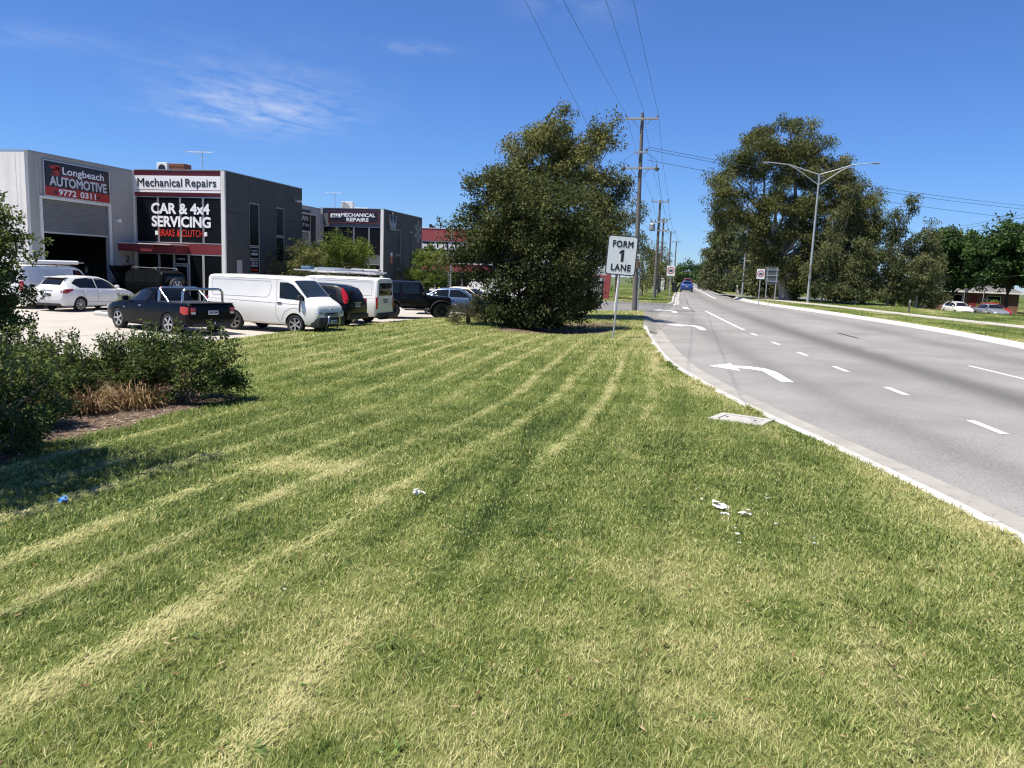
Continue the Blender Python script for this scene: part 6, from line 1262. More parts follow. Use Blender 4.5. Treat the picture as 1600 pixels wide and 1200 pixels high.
for sl_, sw_ in ((-1, -1), (1, -1), (1, 1), (-1, 1)): P.append(np.c_[xx + d[:, 0] * l * sl_ + e[:, 0] * w * sw_, yy + d[:, 1] * l * sl_ + e[:, 1] * w * sw_, zz + ti * sl_])
V = np.stack(P, 1).reshape(-1, 3); tag(add_obj('mulch_chips', raw_mesh('mulch_chips', V, np.arange(n * 4).reshape(-1, 4), tint_mat('mulch', [(0, (.06, .04, .03)), (.6, (.2, .15, .115)), (1, (.42, .36, .3))], rough=.9, trans=0), {'tint': np.repeat(r.uniform(0, 1, n), 4)})), 'bark chips and twigs strewn over the hedge bed', 'mulch', kind='stuff')
# --- big gum across the road
tree('gum_tree', (9.6, 79.5, .55), [(-5.6, 0, 11.6, 2.2, 2.4, 2.2, -.02), (-3.6, 0, 14.2, 2.4, 2.6, 2.0, -.05), (-.6, .3, 15.0, 3.0, 2.8, 1.7, -.05), (-1.2, -1, 12.6, 2.6, 2.2, 1.7, .16), (2.4, 0, 12.2, 2.4, 2.3, 1.7, .1), (4.2, 0, 10.6, 2.3, 2.2, 1.8), (-6.6, -.5, 8.8, 1.1, 1.4, 1.5, -.1), (5.9, .2, 9.3, 1.9, 1.8, 1.6, .05), (6.4, 0, 6.2, 1.6, 1.6, 1.8, .12), (-4.2, -.6, 8.9, 2.0, 1.8, 1.6), (-1.2, -1, 9.2, 2.4, 2.0, 1.8, .05), (1.8, -.6, 8.6, 2.4, 2.0, 1.9), (4.8, 0, 7.4, 2.0, 1.9, 2.0, .1), (-2.2, -.6, 6.0, 1.7, 1.5, 1.9, -.1), (.6, -.8, 5.4, 2.1, 1.6, 2.0, -.02), (3.6, -.6, 4.6, 2.0, 1.6, 2.2), (1.8, -.9, 2.6, 1.8, 1.2, 1.5, -.05), (-1.6, -.8, 3.2, 1.5, 1.2, 2.0, -.2), (-3.2, -.4, 7.0, 1.4, 1.2, 1.6, -.1), (3.4, -.4, 2.2, 2.0, 1.4, 1.8, -.1)],
     'gum', 'huge spreading gum tree across the road behind the double street lamp', dens=11, n_per=36, spread=.62, L=.26, Wd=.085, droop=1.1, base_r=.52, fork=3.6, bark=M_barkp, seed=77, lean=(-.9, 0), twigs=170, hollow=.5, puff=.58)
# --- wall of gums right of it, each with its own crown
def gum(x, y, h, wd, label, seed, group, kind='olive', z=.55, low=True, **k):
    rr = random.Random(seed); lob = []
    for q in range(7):
        t = q / 6; lob.append((rr.uniform(-.5, .5) * wd, rr.uniform(-.3, .3) * wd, h * (.28 + .62 * t), wd * rr.uniform(.38, .6) * (1.1 - .45 * t), wd * rr.uniform(.4, .6) * (1.1 - .45 * t), h * rr.uniform(.11, .17), rr.uniform(-.12, .15)))
    if low: lob += [(-.3 * wd, -.2 * wd, h * .14, wd * .55, wd * .45, h * .14, -.08), (.35 * wd, -.1 * wd, h * .15, wd * .5, wd * .45, h * .15, -.05)]
    a = dict(dens=9.5, n_per=30, spread=.55, L=.26, Wd=.085, droop=.9, puff=.6, base_r=.05 + h * .014, fork=h * .22, bark=M_barkp, twigs=60, seed=seed, hollow=.3); a.update(k)
    return tree('gum_tree', (x, y, z), lob, kind, label, 'tree', group, **a)
GW = 'gums beyond the opposite footpath'
gum(13.6, 76.5, 10.6, 2.6, 'gum with grey green crown touching the right flank of the huge gum', 81, GW)
gum(16.2, 77.5, 9.9, 2.3, 'yellow green gum right of the double street lamp', 82, GW, kind='gum')
gum(18.9, 77.5, 9.8, 1.5, 'slim tall gum with a pointed top right of the huge gum', 83, GW, low=True)
gum(21.2, 77.6, 7.4, 1.8, 'shorter gum between the slim pointed gum and the parked white car', 84, GW); gum(23.6, 84.5, 6.6, 2.2, 'low bushy gum next to the dark leafy trees across the road', 85, GW)
gum(12.0, 73.6, 5.2, 2.0, 'low gum just right of the huge gum trunk, near the street lamp foot', 86, GW, base_r=.10, low=False, dens=11); gum(14.9, 73.9, 5.6, 2.0, 'low grey gum in the row before the yellow green gum', 87, GW, base_r=.10, low=False, dens=11); gum(17.6, 74.2, 5.3, 2.0, 'low grey gum in the row before the slim pointed gum', 88, GW, base_r=.10, low=False, dens=11); gum(19.9, 74.0, 4.6, 1.7, 'last low gum of the front row, nearest the parked white car', 89, GW, base_r=.09, low=False, dens=11)
gum(11.4, 86, 6.0, 2.6, 'bushy gum filling the gap behind the huge gum trunk', 96, GW); gum(24.8, 92, 5.0, 2.4, 'low gum behind the row, left of the parked white car', 97, GW, z=-.3)
# --- dark leafy trees at far right
def plane_tree(x, y, h, wd, label, seed):
    return tree('broadleaf_tree', (x, y, -.55), [(0, 0, h * .62, wd, wd * .9, h * .34), (wd * .6, 0, h * .60, wd * .7, wd * .7, h * .28), (-wd * .6, -.2, h * .60, wd * .7, wd * .7, h * .27), (0, -.3, h * .46, wd * 1.1, wd * .8, h * .18, -.1), (wd * .3, 0, h * .82, wd * .55, wd * .6, h * .16, .1), (-wd * .4, 0, h * .80, wd * .5, wd * .5, h * .16, .1)], 'plane', label, 'tree', 'dark leafy trees across the road', dens=5.0, n_per=28, spread=.65, L=.36, Wd=.23, droop=.3, puff=.6, base_r=.25, fork=2.4, bark=M_barkd, seed=seed, twigs=50)
plane_tree(33.2, 108, 10.6, 3.3, 'dark green leafy tree at the left of the dark group, behind the parked cars', 91); plane_tree(37.6, 103, 11.6, 3.5, 'dark green leafy tree in the middle of the dark group, behind the silver sedan', 92); plane_tree(42.0, 99, 11.8, 3.5, 'dark green leafy tree at the right picture edge', 93)
shrub('garden_bush', (33.0, 95.0, -.55), [(0, 0, .95, .75, .7, .6, .2), (.3, 0, 1.2, .5, .5, .4, .25)], 'small yellow green bush behind the silver sedan', seed=94, L=.14, Wd=.08); shrub('garden_bush', (39.0, 93.0, -.55), [(0, 0, .8, .9, .8, .6), (.5, 0, 1.0, .6, .6, .5)], 'dark green bush at the right edge behind the brick fence', seed=95, L=.14, Wd=.08)
# --- far trees along both sides of the road
far_lab = [(8.4, 88, 7.2, 2.2, 'grey gum beyond the huge gum, before the side street'), (9.4, 97, 8.6, 2.6, 'tall grey gum behind the lone street light pole'), (8.2, 108, 9.6, 3.0, 'broad grey gum far along the right of the road'), (6.4, 121, 11.2, 3.7, 'far gum with pale bare limbs on the right'), (5.6, 136, 12.2, 3.8, 'far gum leaning towards the road on the right'), (6.2, 155, 11.0, 3.8, 'distant gum on the right near the vanishing road'), (7.2, 185, 9.5, 3.4, 'more distant gum on the right of the road'), (6.8, 230, 9, 3.6, 'most distant gum on the right of the road')]
for i, (x_, y_, h, w_, lab) in enumerate(far_lab): gum(x_, y_, h, w_, lab, 100 + i, 'far gums on the right', dens=4.2, n_per=24, L=.45, Wd=.18, spread=.75, twigs=24, kind='olive')
left_lab = [(-3.9, 72.5, 4.9, 1.5, 'small gnarled tree on the verge left of the second power pole'), (-2.7, 79, 4.4, 1.4, 'small gnarled tree on the verge right of the second power pole'), (-4.3, 90, 5.6, 1.9, 'verge tree behind the left speed sign'), (-3.4, 104, 6.0, 1.7, 'thin crowned verge tree with bare top twigs'), (-4.6, 122, 6.8, 2.2, 'far verge tree on the left of the road'), (-6, 150, 8, 3.0, 'distant tree on the left of the road'), (-7.5, 66.5, 4.2, 1.6, 'bushy tree behind the red sign panel'), (-10.5, 72, 6.2, 2.4, 'tree behind the pylon sign, mostly hidden'), (-5, 200, 8, 3.5, 'most distant tree on the left of the road')]
for i, (x_, y_, h, w_, lab) in enumerate(left_lab): gum(x_, y_, h, w_, lab, 120 + i, 'verge trees on the left', dens=4.0 if y_ < 95 else 3, n_per=20, L=.26, Wd=.09, spread=.5, twigs=36, kind='gum', bark=M_bark, low=(i > 3), base_r=.13)
for i, (x_, y_, h, w_, lab) in enumerate([(0, 330, 9, 6, 'tree closing the end of the road, left one'), (8, 350, 10, 6, 'tree closing the end of the road, right one')]): gum(x_, y_, h, w_, lab, 140 + i, 'trees at the end of the road', dens=.8, n_per=24, L=.9, Wd=.4, spread=1.6, twigs=4, kind='plane')

# ------------------------------------------------------------------ poles, wires, signs, lamps
M_wood = mat('pole_timber', (.155, .145, .135), .9, var=.3, vscale=4, bump=.4, bscale=10); M_wire = mat('wire_black', (.02, .02, .022), .6); M_wireg = mat('wire_grey', (.07, .075, .08), .5, metal=.4); M_ins = mat('insulator', (.10, .11, .10), .3); M_galv = mat('galvanised_pole', (.42, .44, .45), .5, metal=.35, var=.12, vscale=4)
M_signw = mat('sign_sheeting', (.76, .79, .77), .45); M_signb = mat('sign_edge_black', (.015, .015, .015), .5); M_signr = mat('sign_ring_red', (.50, .02, .02), .45); M_signbk = mat('sign_back', (.13, .135, .135), .5, metal=.4)
def gw(x, y):
    if y < 46 and x < KL(y): return gz(x, y)
    return float(vz(np.array([float(x)]), np.array([float(y)]))[0]) + (.02 if x > 4 else 0)
def rrect(w, h, r, n=5):
    P = []
    for cx, cy, a0 in ((w / 2 - r, h / 2 - r, 0), (-w / 2 + r, h / 2 - r, 90), (-w / 2 + r, -h / 2 + r, 180), (w / 2 - r, -h / 2 + r, 270)):
        for k in range(n + 1): a = R(a0 + 90 * k / n); P.append((cx + r * math.cos(a), cy + r * math.sin(a)))
    return P
def face(mb, P, y, d, z0=0, x0=0): mb.poly3([(x0 + a, y, z0 + b) for a, b in P], (0, d, 0))
# --- FORM 1 LANE
sg = empty('form_one_lane_sign', (-2.32, 26.83, gw(-2.32, 26.83)), R(10), 'white FORM 1 LANE sign on a leaning grey post in the grass', 'road sign')
sg.rotation_euler = (R(1.0), R(2.6), R(10))
mb = MB(); mb.tube([(0, 0, -.3), (0, 0, 3.5)], .032, 12); mb.build('post', M_galv, sg, world=False, smooth=50)
mb = MB(); face(mb, rrect(1.0, 1.31, .09), -.05, .012, 2.85); mb.build('panel_border', M_signb, sg, world=False)
mb = MB(); face(mb, rrect(.955, 1.265, .075), -.054, .004, 2.85); pn = mb.build('panel', M_signw, sg, world=False)
mb = MB(); face(mb, rrect(1.03, 1.34, .10), -.037, .006, 2.85); mb.build('panel_edge', M_signbk, sg, world=False)
mb = MB(); mb.poly3([(-.02, -.0545, 2.64), (.075, -.0545, 2.64), (.075, -.0545, 3.04), (.0, -.0545, 3.04), (-.09, -.0545, 2.97), (-.09, -.0545, 2.90), (-.02, -.0545, 2.93)], (0, -.003, 0)); mb.build('sign_lettering', M_signb, sg, world=False)
for s, w, h, z in (('FORM', .70, .23, 3.12), ('LANE', .68, .23, 2.33)):
    o = text('sign_lettering', s, (w, h), (-w / 2 + .01, -.054, z), (1, 0, 0), ZU, M_signb, None, bold=.02, depth=.002, gap=.001, spacing=1.12); o.parent = sg
for z in (2.45, 3.25):
    mb = MB(); mb.box(-.06, .06, -.036, .045, z, z + .05); mb.build('bracket', M_galv, sg, world=False)
# --- speed signs
def speed(x, y, label, rz):
    s = empty('speed_sign', (x, y, gw(x, y)), R(rz), label, 'road sign', 'sixty speed signs')
    mb = MB(); mb.tube([(0, 0, -.2), (0, 0, 2.72)], .034, 10); mb.build('post', M_galv, s, world=False, smooth=50)
    mb = MB(); face(mb, rrect(.62, .80, .05), -.05, .012, 2.34); mb.build('panel', M_signw, s, world=False)
    mb = MB(); n = 28
    for k in range(n):
        a, b = 2 * math.pi * k / n, 2 * math.pi * (k + 1) / n; P = [(.27 * math.cos(a), .27 * math.sin(a)), (.27 * math.cos(b), .27 * math.sin(b)), (.205 * math.cos(b), .205 * math.sin(b)), (.205 * math.cos(a), .205 * math.sin(a))]
        mb.add([(p, -.053, 2.36 + q) for p, q in P], [(0, 1, 2, 3)])
    mb.build('red_ring', M_signr, s, world=False)
    o = text('sign_lettering', '60', (.28, .21), (-.14, -.052, 2.255), (1, 0, 0), ZU, M_signb, None, bold=.04, depth=.002, gap=.001); o.parent = s
speed(-1.15, 61.8, 'speed sign 60 on the left verge beside the far power poles', 4); speed(5.85, 65.0, 'speed sign 60 on the right nature strip before the huge gum', 4)
bs = empty('direction_sign', (7.5, 72.5, gw(7.5, 72.5)), R(6), 'grey back of a direction sign on two posts beside the right speed sign', 'road sign')
for x in (-.4, .4): mb = MB(); mb.tube([(x, 0, -.2), (x, 0, 3.0)], .045, 8); mb.build('post', M_galv, bs, world=False)
mb = MB(); mb.box(-.55, .55, -.02, .0, 1.5, 3.0); mb.build('panel', M_signbk, bs, world=False)
for z in (1.75, 2.25, 2.75): mb = MB(); mb.box(-.55, .55, -.06, -.022, z, z + .06); mb.build('rail', M_galv, bs, world=False)
# --- double arm street lamp
def lamp(x, y, h, label, arms, span, rz=0):
    s = empty('street_lamp', (x, y, gw(x, y)), R(rz), label, 'street lamp', 'street lamps along the road')
    mb = MB(); mb.tube([(0, 0, -.2), (0, 0, .02)], .2, 12); mb.tube([(0, 0, 0), (0, 0, 1.2), (0, 0, h)], [.125, .12, .07], 12); mb.build('pole', M_galv, s, world=False, smooth=50)
    for a in arms:
        e = Vector((a * span, 0, h + .95)); mb = MB()
        mb.tube([(0, 0, h - .05), (a * span * .3, 0, h + .34), (a * span * .62, 0, h + .78), e], [.05, .045, .04, .035], 8); mb.build('arm', M_galv, s, world=False, smooth=50)
        mb = MB(); mb.tube([(0, 0, h - .95), (a * span * .2, 0, h - .35), (a * span * .42, 0, h + .32), (a * span * .62, 0, h + .74)], .032, 8); mb.build('arm_strut', M_galv, s, world=False, smooth=50)
        mb = MB(); mb.bbox(min(e.x, e.x + a * .62), max(e.x, e.x + a * .62), -.13, .13, e.z - .05, e.z + .05, .03); l = mb.build('lantern', M_steel, s, world=False)
        mb = MB(); mb.bbox(min(e.x + a * .15, e.x + a * .55), max(e.x + a * .15, e.x + a * .55), -.1, .1, e.z - .08, e.z - .052, .012); mb.build('lens', M_plate, l, world=False)
    return s
lamp(10.8, 73.2, 11.2, 'tall double armed street lamp in front of the huge gum', (-1, 1), 4.2)
lamp(6.9, 98.5, 9.6, 'plain street lamp pole left of the huge gum', (-1,), 2.6); lamp(5.9, 122, 9.6, 'street lamp pole far along the right verge', (-1,), 2.6); lamp(5.8, 150, 9.6, 'farthest street lamp pole on the right verge', (-1,), 2.6)
# --- power poles
def pole(x, y, h, label, arms, r0=.16, lean=(0, 0)):
    p = empty('power_pole', (x, y, gw(x, y) - .02), 0, label, 'power pole', 'timber power poles')
    mb = MB(); mb.tube([(0, 0, -.5), (0, 0, 0), (lean[0] * .5, lean[1] * .5, h * .5), (lean[0], lean[1], h)], [r0, r0 * .98, r0 * .8, r0 * .6], 14); mb.build('mast', M_wood, p, world=False, smooth=50)
    for (z, half, ins) in arms:
        f = z / h; lx, ly = lean[0] * f, lean[1] * f
        mb = MB(); mb.bbox(lx - half, lx + half, ly - .24, ly - .13, z - .055, z + .055, .01); a = mb.build('crossarm', M_steel if half < .6 else mat('crossarm_timber', (.34, .33, .31), .8, var=.2), p, world=False)
        for q in ins:
            mb = MB(); mb.lathe([(.02, .05), (.055, .09), (.03, .12), (.06, .16), (.03, .2), (.02, .24)], 10, 'z', (lx + q, ly - .19, z)); mb.build('insulator', M_ins, a, world=False)
        if half > .8:
            for s in (-1, 1):
                mb = MB(); mb.tube([(lx + s * .55, ly - .18, z - .05), (lx + s * .1, ly - .14, z - .55)], .018, 6); mb.build('brace', M_steel, p, world=False)
    return p
P1 = pole(-2.95, 48.1, 11.65, 'tall timber power pole with three crossarms beside the side road', [(11.28, .98, (-.92, .92)), (9.35, .38, (.3, .36)), (8.42, 1.02, (-.96, .96))], lean=(-.22, 0))
mb = MB(); mb.bbox(-.14, .14, -.2, -.17, 3.05, 3.32, .01); mb.build('pole_notice', M_signw, P1, world=False); mb = MB(); mb.bbox(-.1, .1, -.208, -.202, 3.20, 3.26, .002); mb.build('notice_print', M_signb, P1, world=False); mb = MB(); mb.bbox(-.1, .1, -.208, -.202, 3.10, 3.16, .002); mb.build('notice_print', M_signb, P1, world=False)
mb = MB(); mb.bbox(-.09, .09, -.21, -.17, 2.45, 2.95, .01); mb.build('pole_plate', mat('brown_tag', (.16, .09, .07), .7), P1, world=False)
mb = MB(); mb.tube([(.2, -.05, 0), (.19, -.05, 2.9)], .035, 8); mb.build('cable_guard', M_galv, P1, world=False)
for s in (-1, 1):
    mb = MB(); mb.lathe([(.05, -.16), (.14, -.10), (.15, .02), (.06, .06)], 14, 'z', (s * 1.0 - .16, -.19, 8.42)); mb.build('surge_arrester', M_ins, P1, world=False)
    mb = MB(); mb.tube([(s * 1.0 - .16, -.19, 8.48), (s * .96 - .16, -.19, 8.9), (s * .3 - .18, -.19, 9.35)], .012, 5); mb.build('jumper', M_wire, P1, world=False)
P2 = pole(-2.55, 68.3, 8.3, 'second timber power pole with a transformer, on the far verge', [(8.15, .72, (-.68, .68)), (6.45, .72, (-.66, -.3, .3, .66))], r0=.15)
mb = MB(); mb.lathe([(.22, 0), (.25, .04), (.25, .5), (.2, .56)], 16, 'z', (-.55, -.05, 5.75)); mb.build('transformer', M_steel, P2, world=False); mb = MB(); mb.bbox(-.7, .7, -.2, -.1, 5.68, 5.745, .01); mb.build('crossarm', M_steel, P2, world=False)
P3 = pole(-2.9, 92, 8.6, 'third timber power pole, thin with distance', [(8.4, .75, (-.7, .7)), (7.2, .7, (-.6, .6))], r0=.15); P4 = pole(-2.6, 120, 8.8, 'fourth timber power pole far down the left verge', [(8.6, .75, (-.7, .7))], r0=.15); P5 = pole(-2.2, 155, 9.0, 'farthest timber power pole near the vanishing road', [(8.8, .75, (-.7, .7))], r0=.15)
# --- wires: each conductor hangs as its own line
def wire(name, label, group, pts, sag, r=.012, m=None, n=18):
    mb = MB(); P = []
    for a, b, s in zip(pts, pts[1:], sag):
        a, b = Vector(a), Vector(b)
        for k in range(n): t = k / n; P.append(a.lerp(b, t) - Vector((0, 0, 4 * s * t * (1 - t))))
    P.append(Vector(pts[-1])); o = empty('power_line', tuple(pts[0]), 0, label, 'power line', group)
    mb.tube(P, r, 5); mb.build('conductor', m or M_wire, o); return o
OH = 'overhead power lines along the verge'
a1 = 48.0; z1 = gw(-2.95, 48.1) + 11.5
b0 = [(-7.55, -6), (-5.25, -6), (-2.95, -6)]
for (xe, x0, x2, lab) in ((-4.1, -5.72, -3.2, 'left of the three high wires running over the lawn to the tall pole'), (-3.15, -3.75, -2.55, 'middle of the three high wires running over the lawn to the tall pole'), (-2.22, -2.62, -1.9, 'right of the three high wires running over the lawn to the tall pole')):
    wire('power_line', lab, OH, [(x0, -2, z1 + .1), (xe, a1 - .1, z1 + (.35 if abs(xe + 3.15) < .1 else 0)), (x2, 68.2, gw(-2.5, 68) + 8.4)], (.28, .35), .0075)
wire('power_line', 'thin lower wire passing behind the dark tree to the tall pole', OH, [(-6.6, -2, 11.0), (-5.95, 27, 11.4), (-3.05, 68.1, gw(-2.5, 68) + 5.4)], (.3, .5), .0075, M_wireg)
for (xe, lab, zz) in ((-4.1, 'low wire on the left of the pole row past the second pole', 6.7), (-2.1, 'low wire on the right of the pole row past the second pole', 6.75)):
    wire('power_line', lab, OH, [(xe, 48, gw(-2.9, 48) + 8.5), (-2.55 + (.66 if xe > -3 else -.66), 68.1, gw(-2.5, 68) + zz), (-2.9 + (.6 if xe > -3 else -.6), 91.9, gw(-2.9, 92) + 7.4), (-2.6 + (.6 if xe > -3 else -.6), 119.9, 9.0), (-2.2 + (.6 if xe > -3 else -.6), 155, 9.2)], (.4, .4, .4, .4), .012)
for (dx, lab) in ((-.7, 'upper far wire, left strand between the distant poles'), (.7, 'upper far wire, right strand between the distant poles')):
    wire('power_line', lab, OH, [(-2.55 + dx, 68.1, gw(-2.5, 68) + 8.4), (-2.9 + dx, 91.9, gw(-2.9, 92) + 8.65), (-2.6 + dx, 119.9, 9.2), (-2.2 + dx, 155, 9.4)], (.4, .4, .4), .012)
CR = 'service wires crossing the road'
for (za, zb, lab, s) in ((9.65, 10.6, 'top service wire crossing the road behind the huge gum', 1.1), (9.5, 10.2, 'second service wire crossing the road behind the huge gum', 1.1), (8.9, 9.1, 'lowest service wire crossing the road behind the huge gum', 1.0)):
    wire('power_line', lab, CR, [(-2.7, 48, gw(-2.9, 48) + za), (52, 92, zb)], (s,), .013, M_wireg, 30)
for (xa, za, xb, zb, lab) in ((21.5, 6.2, 36, 12.2, 'upper of the wires sloping up over the dark leafy trees'), (21.5, 6.0, 36, 11.9, 'middle of the wires sloping up over the dark leafy trees'), (21.5, 5.4, 36, 10.2, 'lower of the wires sloping up over the dark leafy trees')):
    wire('power_line', lab, CR, [(xa, 79, za + 1.2), (xb, 70, zb - 1.0)], (.25,), .014, M_wireg, 14)
wire('power_line', 'pale service wire low in front of the dark leafy trees', CR, [(24.5, 74, 3.2), (36, 66, 5.6)], (.2,), .008, M_wireg, 12)
# --- white stay guard, black post, pylon sign and red panel by the side road
st = empty('stay_guard', (-3.95, 45.4, gw(-3.95, 45.4)), 0, 'slim white stay guard leaning towards the tall power pole', 'pole stay')
mb = MB(); mb.tube([(0, 0, -.1), (.16, .35, 2.75)], .036, 8); mb.build('guard_tube', M_white, st, world=False, smooth=50); mb = MB(); mb.tube([(.16, .35, 2.75), (.7, 2.5, 9.6)], .010, 5); mb.build('stay_wire', M_steel, st, world=False)
yl = empty('pylon_sign', (-6.45, 60.6, gw(-6.45, 60.6)), R(2), 'grey pylon sign with black panel beside the red board', 'sign')
mb = MB(); mb.bbox(-.7, .5, -.1, .1, .15, 2.3, .03); mb.build('board', mat('pylon_grey', (.42, .43, .45), .6), yl, world=False); mb = MB(); mb.bbox(-.68, .42, -.125, -.102, .95, 1.38, .005); mb.build('black_panel', M_sblack, yl, world=False); o = text('lettering', 'AUTOMOTIVE', (.95, .12), (-.62, -.125, 1.0), (1, 0, 0), ZU, M_silver, None, depth=.004, gap=.002, bold=.02); o.parent = yl
mb = MB(); mb.poly3([(-.6, -.103, 1.62), (.3, -.103, 1.72), (.4, -.103, 1.82), (-.4, -.103, 1.76)], (0, -.01, 0)); mb.build('red_swoosh', M_txtr, yl, world=False); mb = MB(); mb.bbox(.5, .58, -.12, .12, 0, 3.4, .01); mb.build('upright', M_steel, yl, world=False); mb = MB(); mb.bbox(-.66, -.6, -.08, .08, 0, .16, .01); mb.build('foot', M_steel, yl, world=False)
rb = empty('red_board', (-5.75, 59.4, gw(-5.75, 59.4)), R(-8), 'dark red upright board right of the grey pylon sign', 'sign'); mb = MB(); mb.poly3([(-.35, -.05, .05), (.12, -.05, .05), (.22, -.05, 2.0), (-.28, -.05, 1.8)], (0, .1, 0)); mb.build('panel', M_redb, rb, world=False); mb = MB(); mb.bbox(-.45, -.36, -.06, .06, 0, 1.75, .01); mb.build('post', M_sblack, rb, world=False)
bp = empty('black_post', (-5.95, 48.4, float(lot_z(48.4)) + .2), 0, 'black tapered post beside the white car nose', 'post'); mb = MB(); mb.poly3([(-.14, -.08, -.1), (.14, -.08, -.1), (.08, -.08, 1.35), (-.08, -.08, 1.35)], (0, .16, 0)); mb.build('post', M_plast, bp, world=False); mb = MB(); mb.bbox(-.17, .17, -.1, .1, -.12, -.04, .01); mb.build('base', M_plast, bp, world=False)
# --- bins and boxes far along the road
def bin_(x, y, m, label, s=1.0):
    b_ = empty('wheelie_bin', (x, y, gw(x, y)), 0, label, 'bin'); mb = MB(); mb.add([(-.24 * s, -.24 * s, .08), (.24 * s, -.24 * s, .08), (.24 * s, .24 * s, .08), (-.24 * s, .24 * s, .08), (-.29 * s, -.3 * s, 1.0 * s), (.29 * s, -.3 * s, 1.0 * s), (.29 * s, .36 * s, 1.0 * s), (-.29 * s, .36 * s, 1.0 * s)], [(0, 3, 2, 1), (4, 5, 6, 7), (0, 1, 5, 4), (1, 2, 6, 5), (2, 3, 7, 6), (3, 0, 4, 7)]); mb.build('tub', m, b_, world=False); mb = MB(); mb.bbox(-.31 * s, .31 * s, -.33 * s, .4 * s, 1.0 * s, 1.07 * s, .02); mb.build('lid', m, b_, world=False)
    for q in (-.25, .25): mb = MB(); mb.lathe([(.1, q * s - .03), (.1, q * s + .03)], 12, 'x', (0, .26 * s, .1)); mb.build('wheel', M_rub, b_, world=False)
bin_(-1.25, 96, M_plast, 'black wheelie bin at the left kerb far along the road', 1.2); bin_(-2.9, 112, M_plast, 'black wheelie bin beside the white box on the far verge', 1.1)
def cabinet(x, y, w, h, label, m=M_acw):
    c_ = empty('service_cabinet', (x, y, gw(x, y)), 0, label, 'cabinet'); mb = MB(); mb.bbox(-w / 2, w / 2, -.2, .2, .05, h, .03); mb.build('case', m, c_, world=False); mb = MB(); mb.bbox(-w / 2 - .03, w / 2 + .03, -.23, .23, 0, .06, .01); mb.build('plinth', M_kerb, c_, world=False); mb = MB(); mb.bbox(-w / 2 + .06, w / 2 - .06, -.215, -.205, .15, h - .1, .004); mb.build('door', m, c_, world=False)
cabinet(-3.6, 110, 1.6, 1.7, 'white service cabinet on the far left verge'); cabinet(7.0, 108, .6, 1.1, 'small white cabinet on the far right verge'); cabinet(8.1, 90.5, 1.0, 1.0, 'grey service cabinet on the right verge beyond the lamp pole', M_galv)
# --- brick house, fence and posts across the road
M_brick = mat('brick_brown', (.20, .10, .075), .9, var=.3, vscale=6); M_tile = mat('roof_tile', (.14, .13, .13), .7, var=.2, vscale=3)
hs = empty('brick_house', (38.5, 119, -.6), R(-20), 'low brown brick house with pale eaves among the dark trees', 'house')
mb = MB(); mb.box(-6, 6, -4, 4, 0, 2.6); mb.build('wall', M_brick, hs, world=False); mb = MB(); mb.add([(-6.5, -4.5, 2.66), (6.5, -4.5, 2.66), (6.5, 4.5, 2.66), (-6.5, 4.5, 2.66), (-2.5, 0, 4.6), (2.5, 0, 4.6)], [(0, 1, 5, 4), (1, 2, 5), (2, 3, 4, 5), (3, 0, 4), (0, 3, 2, 1)]); mb.build('roof', M_tile, hs, world=False); mb = MB(); mb.box(-6.5, 6.5, -4.54, -4.5, 2.5, 2.7); mb.box(-6.54, -6.5, -4.5, 4.5, 2.5, 2.7); mb.build('fascia', M_acw, hs, world=False)
for x in (-4.5, -1.2, 3.2):
    mb = MB(); mb.box(x - .8, x + .8, -4.06, -4.0, .9, 2.2); w_ = mb.build('window', M_acw, hs, world=False); mb = MB(); mb.box(x - .72, x + .72, -4.075, -4.062, .98, 2.12); mb.build('pane', M_dglass, w_, world=False)
mb = MB(); mb.box(.4, 1.3, -4.07, -4.0, 0, 2.1); mb.build('door', M_red, hs, world=False)
fc = empty('brick_fence', (37.2, 89.0, -.6), R(-28), 'low red brown brick fence behind the parked cars at the right edge', 'fence')
for k in range(5):
    x = k * 2.2; mb = MB(); mb.bbox(x - .17, x + .17, -.17, .17, 0, .95, .02); mb.build('pier', M_brick, fc, world=False)
    if k < 4: mb = MB(); mb.bbox(x + .175, x + 2.025, -.1, .1, 0, .72, .015); mb.build('panel', M_brick, fc, world=False)
for i, (x, y, h, lab) in enumerate(((30.6, 95.6, 3.0, 'thin street sign post behind the white compact car'), (32.4, 95.2, 2.8, 'thin post with a crossbar behind the silver sedan'))):
    o = empty('street_sign', (x, y, gw(x, y)), 0, lab, 'road sign'); mb = MB(); mb.tube([(0, 0, -.1), (0, 0, h)], .035, 8); mb.build('post', M_galv, o, world=False); mb = MB(); mb.bbox(-.02, .3 if i == 0 else .75, -.05, -.035, h - (.5 if i == 0 else 1.0), h - (.02 if i == 0 else .9), .004); mb.build('blade', M_signbk, o, world=False)
o = empty('timber_marker', (15.9, 60.6, gw(15.9, 60.6)), 0, 'short timber marker post in the grass by the opposite footpath', 'post'); mb = MB(); mb.bbox(-.05, .05, -.05, .05, -.1, .9, .01); mb.build('stake', M_wood, o, world=False); mb = MB(); mb.bbox(-.04, .04, -.056, -.05, .72, .82, .001); mb.build('reflector', M_signw, o, world=False)
